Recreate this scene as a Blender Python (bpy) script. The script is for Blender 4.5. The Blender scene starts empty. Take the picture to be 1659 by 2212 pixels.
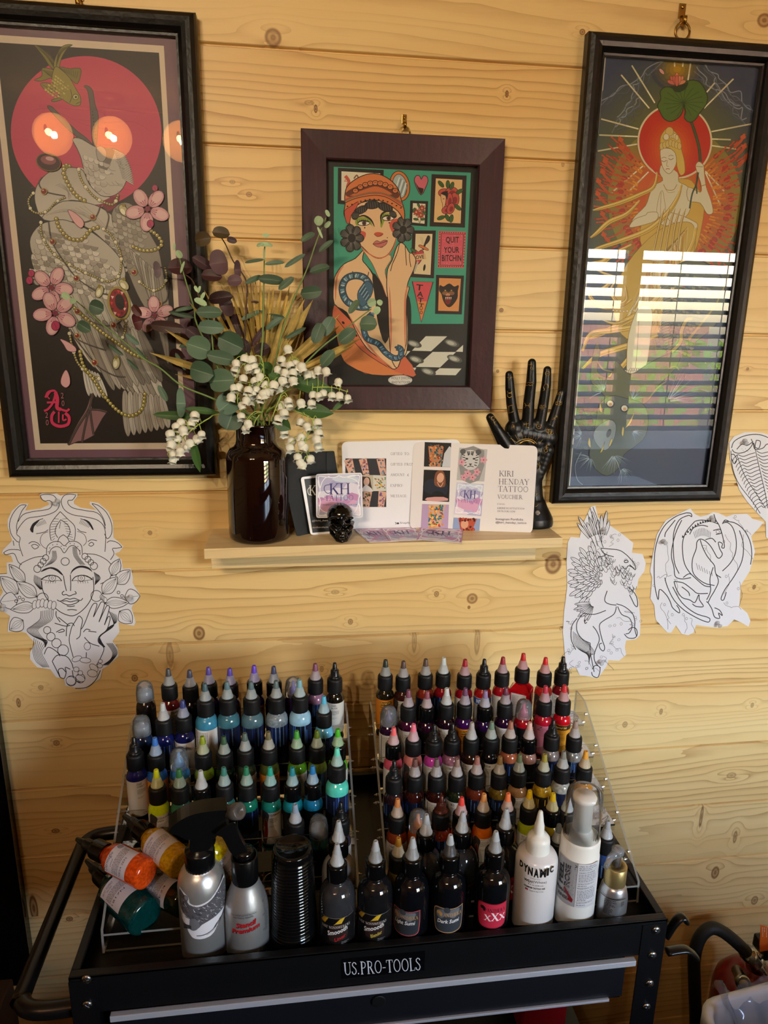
import bpy, bmesh, math, random
from math import sin, cos, pi, radians, sqrt, floor
from mathutils import Vector, Matrix
from mathutils.geometry import tessellate_polygon
random.seed(7)
S = bpy.context.scene
COL = S.collection
# ---------------------------------------------------------------- camera
CX, CY, F = 829.5, 1106.0, 1505.0
CAM = Vector((0, -1.15, 1.585))
_y, _p, _r = radians(7.6), radians(14.61), radians(.885)
_f = Vector((sin(_y)*cos(_p), cos(_y)*cos(_p), -sin(_p)))
_rt = Vector((cos(_y), -sin(_y), 0)); _up = _rt.cross(_f)
_A = cos(_r)*_rt + sin(_r)*_up; _B = -sin(_r)*_rt + cos(_r)*_up
cd = bpy.data.cameras.new('camera'); cam = bpy.data.objects.new('camera', cd); COL.objects.link(cam)
cd.sensor_fit = 'VERTICAL'; cd.sensor_height = 36; cd.lens = 36*F/2212; cd.clip_start = .02
cam.matrix_world = Matrix(((_A.x, _B.x, -_f.x, CAM.x), (_A.y, _B.y, -_f.y, CAM.y), (_A.z, _B.z, -_f.z, CAM.z), (0, 0, 0, 1)))
S.camera = cam
# ---------------------------------------------------------------- render look
S.view_settings.view_transform = 'Standard'; S.view_settings.look = 'None'
S.view_settings.gamma = 1; S.view_settings.use_curve_mapping = False
S.view_settings.exposure = 0.32
cy = S.cycles
cy.max_bounces = 6; cy.diffuse_bounces = 3; cy.glossy_bounces = 4; cy.transmission_bounces = 4; cy.transparent_max_bounces = 16
cy.caustics_reflective = False; cy.caustics_refractive = False; cy.sample_clamp_indirect = 4
cy.use_adaptive_sampling = True; cy.adaptive_threshold = .03
# ---------------------------------------------------------------- sky
W = bpy.data.worlds.new('sky'); S.world = W; W.use_nodes = True
nt = W.node_tree; bg = nt.nodes['Background']
sky = nt.nodes.new('ShaderNodeTexSky'); sky.sky_type = 'NISHITA'; sky.sun_disc = False
sky.sun_elevation = radians(48); sky.sun_rotation = radians(20); sky.air_density = 1.5; sky.dust_density = 3
tn = nt.nodes.new('ShaderNodeMix'); tn.data_type = 'RGBA'; tn.blend_type = 'MULTIPLY'; tn.inputs[0].default_value = 1; tn.inputs[7].default_value = (1, .92, .93, 1)
nt.links.new(sky.outputs[0], tn.inputs[6]); nt.links.new(tn.outputs[2], bg.inputs[0]); bg.inputs[1].default_value = 11.0
# window light (daylight coming through the glazed door behind the camera, to the right)
def area(name, loc, rot, sx, sy, power, colr, portal=False):
    l = bpy.data.lights.new(name, 'AREA'); l.shape = 'RECTANGLE'; l.size = sx; l.size_y = sy
    l.energy = power; l.color = colr
    o = bpy.data.objects.new(name, l); COL.objects.link(o); o.location = loc; o.rotation_euler = rot
    if portal: l.cycles.is_portal = True
    return o
area('window_portal', (2.05, -2.95, 1.27), (radians(90), 0, 0), 1.38, 1.7, 1, (1, 1, 1), True)
def spot(name, loc, tgt, power, ang, colr):
    l = bpy.data.lights.new(name, 'SPOT'); l.energy = power; l.spot_size = radians(ang); l.spot_blend = .8
    l.color = colr; l.shadow_soft_size = .012
    o = bpy.data.objects.new(name, l); COL.objects.link(o); o.location = loc
    o.rotation_euler = (Vector(tgt)-Vector(loc)).to_track_quat('-Z', 'Y').to_euler(); return o
# ---------------------------------------------------------------- helpers
def ray(px, py): return _A*((px-CX)/F) - _B*((py-CY)/F) + _f
def P(px, py, Y=0.0):                       # photo pixel -> point on the plane y = Y
    r = ray(px, py); return CAM + r*((Y-CAM.y)/r.y)
def Pz(px, py, z):
    r = ray(px, py); return CAM + r*((z-CAM.z)/r.z)
def Pp(px, py, pt, n):
    r = ray(px, py); return CAM + r*((pt-CAM).dot(n)/r.dot(n))
def lin(c):
    if isinstance(c, str):
        c = c.lstrip('#'); c = [int(c[i:i+2], 16)/255 for i in (0, 2, 4)]
        return tuple((x/12.92 if x <= .04045 else ((x+.055)/1.055)**2.4) for x in c)
    return tuple(c[:3])
MATS = {}
def mat(name, colr='#888888', rough=.5, metal=0., spec=.5, coat=0., trans=0., alpha=1., emit=None, es=1., bump=0., bscale=60., ior=1.45, noise=0., nscale=20., sheen=0.):
    if name in MATS: return MATS[name]
    m = bpy.data.materials.new(name); m.use_nodes = True; MATS[name] = m
    t = m.node_tree; b = t.nodes['Principled BSDF']; c = lin(colr)
    b.inputs['Base Color'].default_value = (*c, 1); b.inputs['Roughness'].default_value = rough
    b.inputs['Metallic'].default_value = metal; b.inputs['Specular IOR Level'].default_value = spec
    b.inputs['Coat Weight'].default_value = coat; b.inputs['Transmission Weight'].default_value = trans
    b.inputs['Alpha'].default_value = alpha; b.inputs['IOR'].default_value = ior
    if emit: b.inputs['Emission Color'].default_value = (*lin(emit), 1); b.inputs['Emission Strength'].default_value = es
    if bump or noise:
        tc = t.nodes.new('ShaderNodeTexCoord')
        if bump:
            n = t.nodes.new('ShaderNodeTexNoise'); n.inputs['Scale'].default_value = bscale; n.inputs['Detail'].default_value = 3
            t.links.new(tc.outputs['Object'], n.inputs['Vector'])
            u = t.nodes.new('ShaderNodeBump'); u.inputs['Strength'].default_value = bump; u.inputs['Distance'].default_value = .002
            t.links.new(n.outputs[0], u.inputs['Height']); t.links.new(u.outputs[0], b.inputs['Normal'])
        if noise:
            n = t.nodes.new('ShaderNodeTexNoise'); n.inputs['Scale'].default_value = nscale; n.inputs['Detail'].default_value = 4
            t.links.new(tc.outputs['Object'], n.inputs['Vector'])
            h = t.nodes.new('ShaderNodeHueSaturation'); h.inputs['Color'].default_value = (*c, 1)
            mp = t.nodes.new('ShaderNodeMapRange'); mp.inputs[1].default_value = .3; mp.inputs[2].default_value = .7
            mp.inputs[3].default_value = 1-noise; mp.inputs[4].default_value = 1+noise
            t.links.new(n.outputs[0], mp.inputs[0]); t.links.new(mp.outputs[0], h.inputs['Value'])
            t.links.new(h.outputs[0], b.inputs['Base Color'])
    return m
def colmat(name, rough=.5, coat=0., spec=.5, metal=0.):     # printed surface: colours are carried by the mesh
    if name in MATS: return MATS[name]
    m = mat(name, rough=rough, coat=coat, spec=spec, metal=metal)
    a = m.node_tree.nodes.new('ShaderNodeAttribute'); a.attribute_name = 'Col'
    m.node_tree.links.new(a.outputs['Color'], m.node_tree.nodes['Principled BSDF'].inputs['Base Color'])
    return m
def sheet(name, tint='#ffffff', ior=1.45, rough=.02, haze=0., hc='#ffffff'):   # thin clear plastic or glass
    if name in MATS: return MATS[name]
    m = bpy.data.materials.new(name); m.use_nodes = True; MATS[name] = m
    t = m.node_tree; t.nodes.clear(); o = t.nodes.new('ShaderNodeOutputMaterial')
    tr = t.nodes.new('ShaderNodeBsdfTransparent'); tr.inputs[0].default_value = (*lin(tint), 1)
    gl = t.nodes.new('ShaderNodeBsdfGlossy'); gl.inputs['Roughness'].default_value = rough
    fr = t.nodes.new('ShaderNodeFresnel'); fr.inputs[0].default_value = ior
    mx = t.nodes.new('ShaderNodeMixShader'); t.links.new(fr.outputs[0], mx.inputs[0])
    src = tr.outputs[0]
    if haze:
        df = t.nodes.new('ShaderNodeBsdfDiffuse'); df.inputs[0].default_value = (*lin(hc), 1)
        m2 = t.nodes.new('ShaderNodeMixShader'); m2.inputs[0].default_value = haze
        t.links.new(tr.outputs[0], m2.inputs[1]); t.links.new(df.outputs[0], m2.inputs[2]); src = m2.outputs[0]
    t.links.new(src, mx.inputs[1]); t.links.new(gl.outputs[0], mx.inputs[2]); t.links.new(mx.outputs[0], o.inputs[0])
    return m
I4 = Matrix.Identity(4)
def xf(loc=(0, 0, 0), rot=(0, 0, 0), sc=(1, 1, 1)):
    from mathutils import Euler
    return Matrix.Translation(loc) @ Euler(rot).to_matrix().to_4x4() @ Matrix.Diagonal((*sc, 1))
def axis_m(p, d, up=(0, 0, 1)):             # frame whose z axis runs along d
    z = Vector(d).normalized(); x = Vector(up).cross(z)
    if x.length < 1e-4: x = Vector((1, 0, 0)).cross(z)
    x.normalize(); y = z.cross(x)
    return Matrix(((x.x, y.x, z.x, p[0]), (x.y, y.y, z.y, p[1]), (x.z, y.z, z.z, p[2]), (0, 0, 0, 1)))
class MB:
    def __init__(s): s.v = []; s.f = []; s.mi = []; s.sm = []; s.c = []
    def add(s, vs, fs, M=None, mi=0, smooth=False, col=None):
        o = len(s.v); M = M or I4
        s.v += [M @ Vector(v) for v in vs]
        for f in fs:
            s.f.append([i+o for i in f]); s.mi.append(mi); s.sm.append(smooth); s.c.append(col)
        return s
    def box(s, x0, x1, y0, y1, z0, z1, M=None, bev=0., mi=0, col=None):
        if bev <= 0:
            vs = [(x, y, z) for x in (x0, x1) for y in (y0, y1) for z in (z0, z1)]
            return s.add(vs, [(0, 1, 3, 2), (4, 6, 7, 5), (0, 4, 5, 1), (2, 3, 7, 6), (0, 2, 6, 4), (1, 5, 7, 3)], M, mi, False, col)
        bm = bmesh.new(); bmesh.ops.create_cube(bm, size=1)
        bmesh.ops.transform(bm, matrix=Matrix.Translation(((x0+x1)/2, (y0+y1)/2, (z0+z1)/2)) @ Matrix.Diagonal((x1-x0, y1-y0, z1-z0, 1)), verts=bm.verts)
        bmesh.ops.bevel(bm, geom=bm.edges[:], offset=bev, segments=2, affect='EDGES', profile=.6)
        return s.bm(bm, M, mi, False, col)
    def bm(s, bm, M=None, mi=0, smooth=False, col=None):
        bm.verts.index_update()
        s.add([v.co.copy() for v in bm.verts], [[v.index for v in f.verts] for f in bm.faces], M, mi, smooth, col); bm.free(); return s
    def lathe(s, prof, seg=24, M=None, mi=0, smooth=True, col=None, rib=None, cap=True):
        vs = []; fs = []
        n = len(prof)
        for k, (r, z) in enumerate(prof):
            for i in range(seg):
                a = 2*pi*i/seg; rr = r
                if rib and rib[0] <= k <= rib[1] and i % 2: rr = r-rib[2]
                vs.append((rr*cos(a), rr*sin(a), z))
        for k in range(n-1):
            for i in range(seg):
                j = (i+1) % seg; fs.append((k*seg+i, k*seg+j, (k+1)*seg+j, (k+1)*seg+i))
        s.add(vs, fs, M, mi, smooth, col)
        if cap:
            o = len(s.v)-n*seg
            for k, rev in ((0, True), (n-1, False)):
                if prof[k][0] > 1e-5:
                    f = [o+k*seg+i for i in range(seg)]; s.f.append(f[::-1] if rev else f); s.mi.append(mi); s.sm.append(False); s.c.append(col)
        return s
    def tube(s, pts, r, seg=8, M=None, mi=0, col=None, caps=True, flat=1.):
        pts = [Vector(p) for p in pts]; n = len(pts); vs = []; fs = []
        rs = r if isinstance(r, (list, tuple)) else [r]*n
        prev = None
        for k, p in enumerate(pts):
            d = (pts[min(k+1, n-1)]-pts[max(k-1, 0)])
            if d.length < 1e-9: d = Vector((0, 0, 1))
            d.normalize()
            if prev is None:
                a = Vector((0, 0, 1)) if abs(d.z) < .9 else Vector((1, 0, 0)); u = d.cross(a).normalized()
            else:
                u = (prev - d*prev.dot(d)); u = u.normalized() if u.length > 1e-6 else d.orthogonal().normalized()
            prev = u; w = d.cross(u)
            for i in range(seg):
                a = 2*pi*i/seg; vs.append(p + u*cos(a)*rs[k] + w*sin(a)*rs[k]*flat)
        for k in range(n-1):
            for i in range(seg):
                j = (i+1) % seg; fs.append((k*seg+i, k*seg+j, (k+1)*seg+j, (k+1)*seg+i))
        if caps: fs += [tuple(range(seg))[::-1], tuple(range((n-1)*seg, n*seg))]
        return s.add(vs, fs, M, mi, True, col)
    def prism(s, poly, z0, z1, M=None, mi=0, col=None, smooth=False):
        n = len(poly); vs = [(x, y, z0) for x, y in poly]+[(x, y, z1) for x, y in poly]
        tr = tessellate_polygon([[Vector((x, y, 0)) for x, y in poly]])
        fs = [tuple(t[::-1]) for t in tr]+[tuple(i+n for i in t) for t in tr]+[(i, (i+1) % n, n+(i+1) % n, n+i) for i in range(n)]
        return s.add(vs, fs, M, mi, smooth, col)
    def build(s, name, mats, parent=None, local=False, fix=True):
        me = bpy.data.meshes.new(name); off = Vector((0, 0, 0))
        if parent is not None and not local:
            r = parent
            while r.parent: r = r.parent
            off = Vector(r.location)
        me.from_pydata([v-off for v in s.v], [], s.f)
        ms = mats if isinstance(mats, (list, tuple)) else [mats]
        for m in ms: me.materials.append(m)
        me.polygons.foreach_set('material_index', s.mi); me.polygons.foreach_set('use_smooth', s.sm)
        if any(c is not None for c in s.c):
            a = me.color_attributes.new('Col', 'FLOAT_COLOR', 'CORNER'); buf = []
            for f, c in zip(s.f, s.c):
                if c is None: c = (1, 1, 1)
                if isinstance(c[0], (tuple, list)):
                    for q in c: buf += [*q[:3], 1]
                else: buf += [*c[:3], 1]*len(f)
            a.data.foreach_set('color', buf)
        elif fix:
            bm = bmesh.new(); bm.from_mesh(me); bmesh.ops.recalc_face_normals(bm, faces=bm.faces[:]); bm.to_mesh(me); bm.free()
        o = bpy.data.objects.new(name, me); COL.objects.link(o)
        if parent is not None: o.parent = parent
        return o
def tag(o, label=None, cat=None, group=None, kind=None):
    if label: o['label'] = label
    if cat: o['category'] = cat
    if group: o['group'] = group
    if kind: o['kind'] = kind
    return o
def thing(name, label, cat, loc=(0, 0, 0), group=None):
    o = bpy.data.objects.new(name, None); COL.objects.link(o); o.location = loc; o.empty_display_size = .02
    return tag(o, label, cat, group)
def struct(name, mb, m):
    o = mb.build(name, m); o['kind'] = 'structure'; return o
# text -> flat triangles (built-in font), cached
_TC = {}
def glyphs(txt, bold=0., shear=0., sp=1.):
    k = (txt, bold, shear, sp)
    if k in _TC: return _TC[k]
    cu = bpy.data.curves.new('t', 'FONT'); cu.body = txt; cu.size = 1; cu.offset = bold; cu.shear = shear; cu.space_character = sp
    cu.resolution_u = 2
    o = bpy.data.objects.new('t', cu); COL.objects.link(o)
    me = bpy.data.meshes.new_from_object(o)
    vs = [(v.co.x, v.co.y) for v in me.vertices]; fs = [tuple(p.vertices) for p in me.polygons]
    bpy.data.objects.remove(o); bpy.data.curves.remove(cu); bpy.data.meshes.remove(me)
    xs = [v[0] for v in vs] or [0, 1]; x0, x1 = min(xs), max(xs); ys = [v[1] for v in vs] or [0, 1]; y0, y1 = min(ys), max(ys)
    r = ([(x-x0, y-y0) for x, y in vs], fs, x1-x0, y1-y0); _TC[k] = r; return r
# condensed serif capitals built from thick stems, thin hairlines and bowls
def _arc(cx, cy, rx, ry, a0, a1, n=10): return [(cx+rx*cos(radians(a0+(a1-a0)*i/n)), cy+ry*sin(radians(a0+(a1-a0)*i/n))) for i in range(n+1)]
_T, _t = .13, .045
SER = {  # letter: (width, [(pts, thick)], [serif x,y])
 'U': (.72, [([(.15, 1), (.15, .3)], _T), (_arc(.37, .3, .22, .27, 180, 360), .08), ([(.59, .3), (.59, 1)], _t)], [(.15, 1), (.59, 1)]),
 'S': (.55, [([(.46, .8), (.4, .93), (.26, .98), (.13, .88), (.12, .74), (.25, .58), (.38, .45), (.44, .26), (.36, .08), (.22, .02), (.1, .1), (.06, .26)], .095)], []),
 'P': (.6, [([(.15, 0), (.15, 1)], _T), ([(.15, .97), (.34, .97), (.46, .88), (.49, .73), (.46, .58), (.34, .48), (.15, .48)], .075)], [(.15, 0), (.15, 1)]),
 'R': (.68, [([(.15, 0), (.15, 1)], _T), ([(.15, .97), (.34, .97), (.46, .88), (.48, .75), (.45, .6), (.34, .52), (.15, .52)], .075), ([(.32, .52), (.58, 0)], _T)], [(.15, 0), (.15, 1), (.6, 0)]),
 'O': (.74, [(_arc(.37, .5, .28, .48, 0, 360, 20), .085)], []), 'T': (.62, [([(.31, 0), (.31, 1)], _T), ([(.02, .97), (.6, .97)], _t), ([(.03, .97), (.03, .78)], _t), ([(.59, .97), (.59, .78)], _t)], [(.31, 0)]),
 'L': (.56, [([(.15, 0), (.15, 1)], _T), ([(.15, .03), (.5, .03), (.52, .24)], _t)], [(.15, 0), (.15, 1)]), '.': (.26, [([(.08, .02), (.08, .12)], .12)], []),
 '-': (.38, [([(.04, .4), (.32, .4)], .09)], []), 'K': (.72, [([(.15, 0), (.15, 1)], _T), ([(.6, 1), (.2, .45)], _t), ([(.3, .58), (.62, 0)], _T)], [(.15, 0), (.15, 1), (.6, 1), (.63, 0)]),
 'H': (.76, [([(.15, 0), (.15, 1)], _T), ([(.61, 0), (.61, 1)], _T), ([(.15, .5), (.61, .5)], _t)], [(.15, 0), (.15, 1), (.61, 0), (.61, 1)]),
 'I': (.32, [([(.15, 0), (.15, 1)], _T)], [(.15, 0), (.15, 1)]), 'A': (.72, [([(.34, 1), (.08, 0)], _t), ([(.34, 1), (.6, 0)], _T), ([(.17, .34), (.5, .34)], _t)], [(.08, 0), (.6, 0)]),
 'E': (.6, [([(.15, 0), (.15, 1)], _T), ([(.15, .97), (.5, .97), (.5, .8)], _t), ([(.15, .5), (.4, .5)], _t), ([(.15, .03), (.52, .03), (.54, .22)], _t)], [(.15, 0), (.15, 1)]),
 'F': (.56, [([(.15, 0), (.15, 1)], _T), ([(.15, .97), (.5, .97), (.5, .8)], _t), ([(.15, .5), (.4, .5)], _t)], [(.15, 0), (.15, 1)]),
 'N': (.78, [([(.15, 0), (.15, 1)], _t), ([(.12, 1), (.63, 0)], _T), ([(.63, 0), (.63, 1)], _t)], [(.15, 0), (.15, 1), (.63, 1)]),
 'D': (.7, [([(.15, 0), (.15, 1)], _T), ([(.15, .97), (.36, .95), (.54, .8), (.6, .5), (.54, .2), (.36, .05), (.15, .03)], .07)], []),
 'Y': (.68, [([(.06, 1), (.34, .48)], _T), ([(.62, 1), (.34, .48)], _t), ([(.34, .5), (.34, 0)], _T)], [(.08, 1), (.6, 1), (.34, 0)]),
 'V': (.68, [([(.08, 1), (.34, 0)], _T), ([(.34, 0), (.6, 1)], _t)], [(.08, 1), (.6, 1)]), 'X': (.68, [([(.08, 1), (.6, 0)], _T), ([(.58, 1), (.08, 0)], _t)], [(.08, 1), (.58, 1), (.08, 0), (.6, 0)]),
 'C': (.66, [([(.56, .72), (.5, .9), (.34, .98), (.16, .85), (.09, .5), (.16, .15), (.34, .02), (.5, .1), (.57, .26)], .08)], []),
 'G': (.7, [([(.56, .72), (.5, .9), (.34, .98), (.16, .85), (.09, .5), (.16, .15), (.34, .02), (.5, .08), (.57, .2), (.57, .42)], .08)], [(.56, .43)]),
 'M': (.9, [([(.13, 0), (.15, 1)], _t), ([(.15, 1), (.44, .1)], _T), ([(.44, .1), (.72, 1)], _t), ([(.73, 1), (.75, 0)], _T)], [(.13, 0), (.12, 1), (.75, 0), (.75, 1)]),
 'W': (.98, [([(.08, 1), (.28, 0)], _T), ([(.28, 0), (.48, 1)], _t), ([(.48, 1), (.68, 0)], _T), ([(.68, 0), (.88, 1)], _t)], [(.08, 1), (.48, 1), (.88, 1)]),
 'B': (.64, [([(.15, 0), (.15, 1)], _T), ([(.15, .97), (.38, .94), (.45, .76), (.38, .56), (.15, .53)], .07), ([(.3, .53), (.48, .44), (.52, .27), (.44, .07), (.15, .03)], .08)], []),
 ':': (.26, [([(.08, .05), (.08, .16)], .12), ([(.08, .5), (.08, .61)], .12)], []), ' ': (.35, [], []),
 '@': (.9, [(_arc(.42, .45, .32, .42, -50, 300, 16), .05), (_arc(.44, .45, .13, .18, 0, 360, 10), .06), ([(.57, .6), (.57, .3), (.7, .3)], .05)], []),
}
class Canvas:
    """flat coloured shapes stacked a few hundredths of a millimetre apart on a surface.
    fn(u, v, h) -> point; u, v in the drawing's own coordinates (v down), h = height above the surface"""
    def __init__(s, fn, step=8e-7, base=3e-5): s.fn = fn; s.mb = MB(); s.h = base; s.st = step; s.T = (0, 0, 1); s.pre = None; s.maxw = 0; s.ws = 1
    def at(s, x0, y0, sc): s.T = (x0, y0, 1/sc); return s
    def _q(s, u, v):
        if s.pre: u, v = s.pre(u, v)
        return s.T[0]+u*s.T[2], s.T[1]+v*s.T[2]
    def up(s): s.h += s.st; return s.h
    def poly(s, pts, c, sm=0, c2=None):
        if sm: pts = smooth(pts, sm, True)
        h = s.up(); q = [s._q(*p) for p in pts]
        tr = tessellate_polygon([[Vector((x, y, 0)) for x, y in q]])
        c = lin(c); cols = None
        if c2 is not None:
            c2 = lin(c2); ys = [p[1] for p in q]; a, b = min(ys), max(ys)
            cols = [tuple(c[k]+(c2[k]-c[k])*((y-a)/(b-a or 1)) for k in range(3)) for y in ys]
        o = len(s.mb.v); s.mb.v += [(x, y, h) for x, y in q]
        for t in tr:
            a, b, d = [q[i] for i in t]
            if (b[0]-a[0])*(d[1]-a[1])-(b[1]-a[1])*(d[0]-a[0]) > 0: t = t[::-1]
            s.mb.f.append([i+o for i in t]); s.mb.mi.append(0); s.mb.sm.append(False); s.mb.c.append(tuple(cols[i] for i in t) if cols else c)
        return s
    def line(s, pts, w, c, sm=0, closed=False, taper=0):
        if sm: pts = smooth(pts, sm, closed)
        if closed: pts = list(pts)+[pts[0]]
        s.h += s.st*.6; h = s.h
        q = [s._q(*p) for p in pts]; w = w*s.T[2]*(s.ws if s.pre else 1); n = len(q); o = len(s.mb.v); c = lin(c)
        for i, (x, y) in enumerate(q):
            if closed: a, b = q[(i-1) % (n-1)] if i else q[n-2], q[(i+1) % n] if i < n-1 else q[1]
            else: a, b = q[max(i-1, 0)], q[min(i+1, n-1)]
            dx, dy = b[0]-a[0], b[1]-a[1]; L = sqrt(dx*dx+dy*dy) or 1
            ww = w/2
            if taper: t = i/(n-1); ww *= max(.12, (sin(pi*t))**.6 if taper == 1 else 1-t)
            s.mb.v += [(x-dy/L*ww, y+dx/L*ww, h), (x+dy/L*ww, y-dx/L*ww, h)]
        for i in range(n-1):
            k = o+2*i; s.mb.f.append([k, k+2, k+3, k+1]); s.mb.mi.append(0); s.mb.sm.append(False); s.mb.c.append(c)
        return s
    def ell(s, x, y, rx, ry, c, rot=0, n=20, lw=0, lc='#000000', c2=None, fill=True):
        a = radians(rot); pts = []
        for i in range(n):
            t = 2*pi*i/n; ex, ey = rx*cos(t), ry*sin(t); pts.append((x+ex*cos(a)-ey*sin(a), y+ex*sin(a)+ey*cos(a)))
        if fill: s.poly(pts, c, c2=c2)
        if lw: s.line(pts, lw, lc, closed=True)
        return s
    def rect(s, x0, y0, x1, y1, c, c2=None): return s.poly([(x0, y0), (x1, y0), (x1, y1), (x0, y1)], c, c2=c2)
    def text(s, txt, x, y, h, c, w=None, rot=0, bold=0., shear=0., fit=None, sp=1.):
        """baseline start at x,y; h = cap height; w = horizontal stretch; fit = total width"""
        vs, fs, tw, th = glyphs(txt, bold, shear, sp); k = h/.73; kx = k*(w or 1)
        if fit: kx = fit/max(tw, 1e-6)
        a = radians(rot); ca, sa = cos(a), sin(a); s.h += s.st*.6; hh = s.h; o = len(s.mb.v); c = lin(c)
        for X, Yv in vs:
            X, Yv = X*kx, -Yv*k; s.mb.v.append((*s._q(x+X*ca-Yv*sa, y+X*sa+Yv*ca), hh))
        for f in fs: s.mb.f.append([i+o for i in f]); s.mb.mi.append(0); s.mb.sm.append(False); s.mb.c.append(c)
        return s
    def serif(s, txt, x, y, h, c, fit=None, rot=0, bold=1., small=None):
        ws = []
        for ch in txt: k = small if (small and ch.islower()) else 1; ws.append(SER.get(ch.upper(), SER[' '])[0]*k)
        tot = sum(ws); kx = fit/tot if fit else h
        a = radians(rot); ca, sa = cos(a), sin(a); X0 = 0
        for ch, wd in zip(txt, ws):
            k = small if (small and ch.islower()) else 1; g = SER.get(ch.upper(), SER[' '])
            def m(px, py): X, Yv = (X0+px*k)*kx, -py*h*k; return (x+X*ca-Yv*sa, y+X*sa+Yv*ca)
            for pts, th in g[1]: s.line([m(*p) for p in pts], th*min(kx, h)*bold*k**.5, c)
            for (px, py) in g[2]: s.line([m(px-.12, py), m(px+.12, py)], .045*h*bold*k, c)
            X0 += wd
        return s
    def greek(s, x0, y0, x1, n, dy, hh, c, seed=0, rot=0):      # tiny unreadable print as rows of word-sized dashes
        r = random.Random(seed); a = radians(rot); ca, sa = cos(a), sin(a)
        for i in range(n):
            x = x0; end = x0+(x1-x0)*(1 if i < n-1 else r.uniform(.4, .9))
            while x < end-hh:
                L = r.uniform(1.2, 4.5)*hh; e = min(x+L, end); yy = i*dy
                p = [(x, yy), (e, yy)]; p = [(x0+(u-x0)*ca-v*sa, y0+(u-x0)*sa+v*ca) for u, v in p]
                s.line(p, hh, c); x = e+hh*.8
        return s
    def build(s, name, m, parent=None, local=False):
        mb = s.mb
        if s.maxw:                            # fine enough slices to follow a round bottle
            out = MB(); W_ = s.maxw                # every shape is cut on the same facets, so they stack cleanly
            def cut(q, k, sg):                     # keep the side u*sg >= k*sg
                r = []
                for i in range(len(q)):
                    a, b = q[i-1], q[i]; ia, ib = (a[0]-k)*sg >= 0, (b[0]-k)*sg >= 0
                    if ia != ib: t = (k-a[0])/(b[0]-a[0]); r.append(tuple(p+(w-p)*t for p, w in zip(a, b)))
                    if ib: r.append(b)
                return r
            for f, c in zip(mb.f, mb.c):
                q = [tuple(mb.v[i]) for i in f]; us = [p[0] for p in q]
                for k in range(floor(min(us)/W_), floor(max(us)/W_)+1):
                    p = cut(cut(q, k*W_, 1), (k+1)*W_, -1)
                    if len(p) < 3: continue
                    o = len(out.v); out.v += p; out.f.append(list(range(o, o+len(p)))); out.mi.append(0); out.sm.append(False); out.c.append(c if not isinstance(c[0], tuple) else c[0])
            mb = out
        mb.v = [s.fn(*v) for v in mb.v]
        return mb.build(name, m, parent, local)
def smooth(pts, k=4, closed=False):
    n = len(pts); out = []
    rng = range(n) if closed else range(n-1)
    for i in rng:
        if closed: p0, p1, p2, p3 = pts[(i-1) % n], pts[i], pts[(i+1) % n], pts[(i+2) % n]
        else: p0, p1, p2, p3 = pts[max(i-1, 0)], pts[i], pts[i+1], pts[min(i+2, n-1)]
        for j in range(k):
            t = j/k; out.append(tuple(.5*((2*p1[d])+(-p0[d]+p2[d])*t+(2*p0[d]-5*p1[d]+4*p2[d]-p3[d])*t*t+(-p0[d]+3*p1[d]-3*p2[d]+p3[d])*t**3) for d in range(len(p1))))
    if closed: out.append(out[0]) if False else None
    else: out.append(tuple(pts[-1]))
    return out
def wall_fn(Y): return lambda u, v, h: P(u, v, Y) + Vector((0, -h, 0))
def plane_fn(pt, n): n = n.normalized(); return lambda u, v, h: Pp(u, v, pt, n) + n*h
PRINT = colmat('print', .45, spec=.4)
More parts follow.
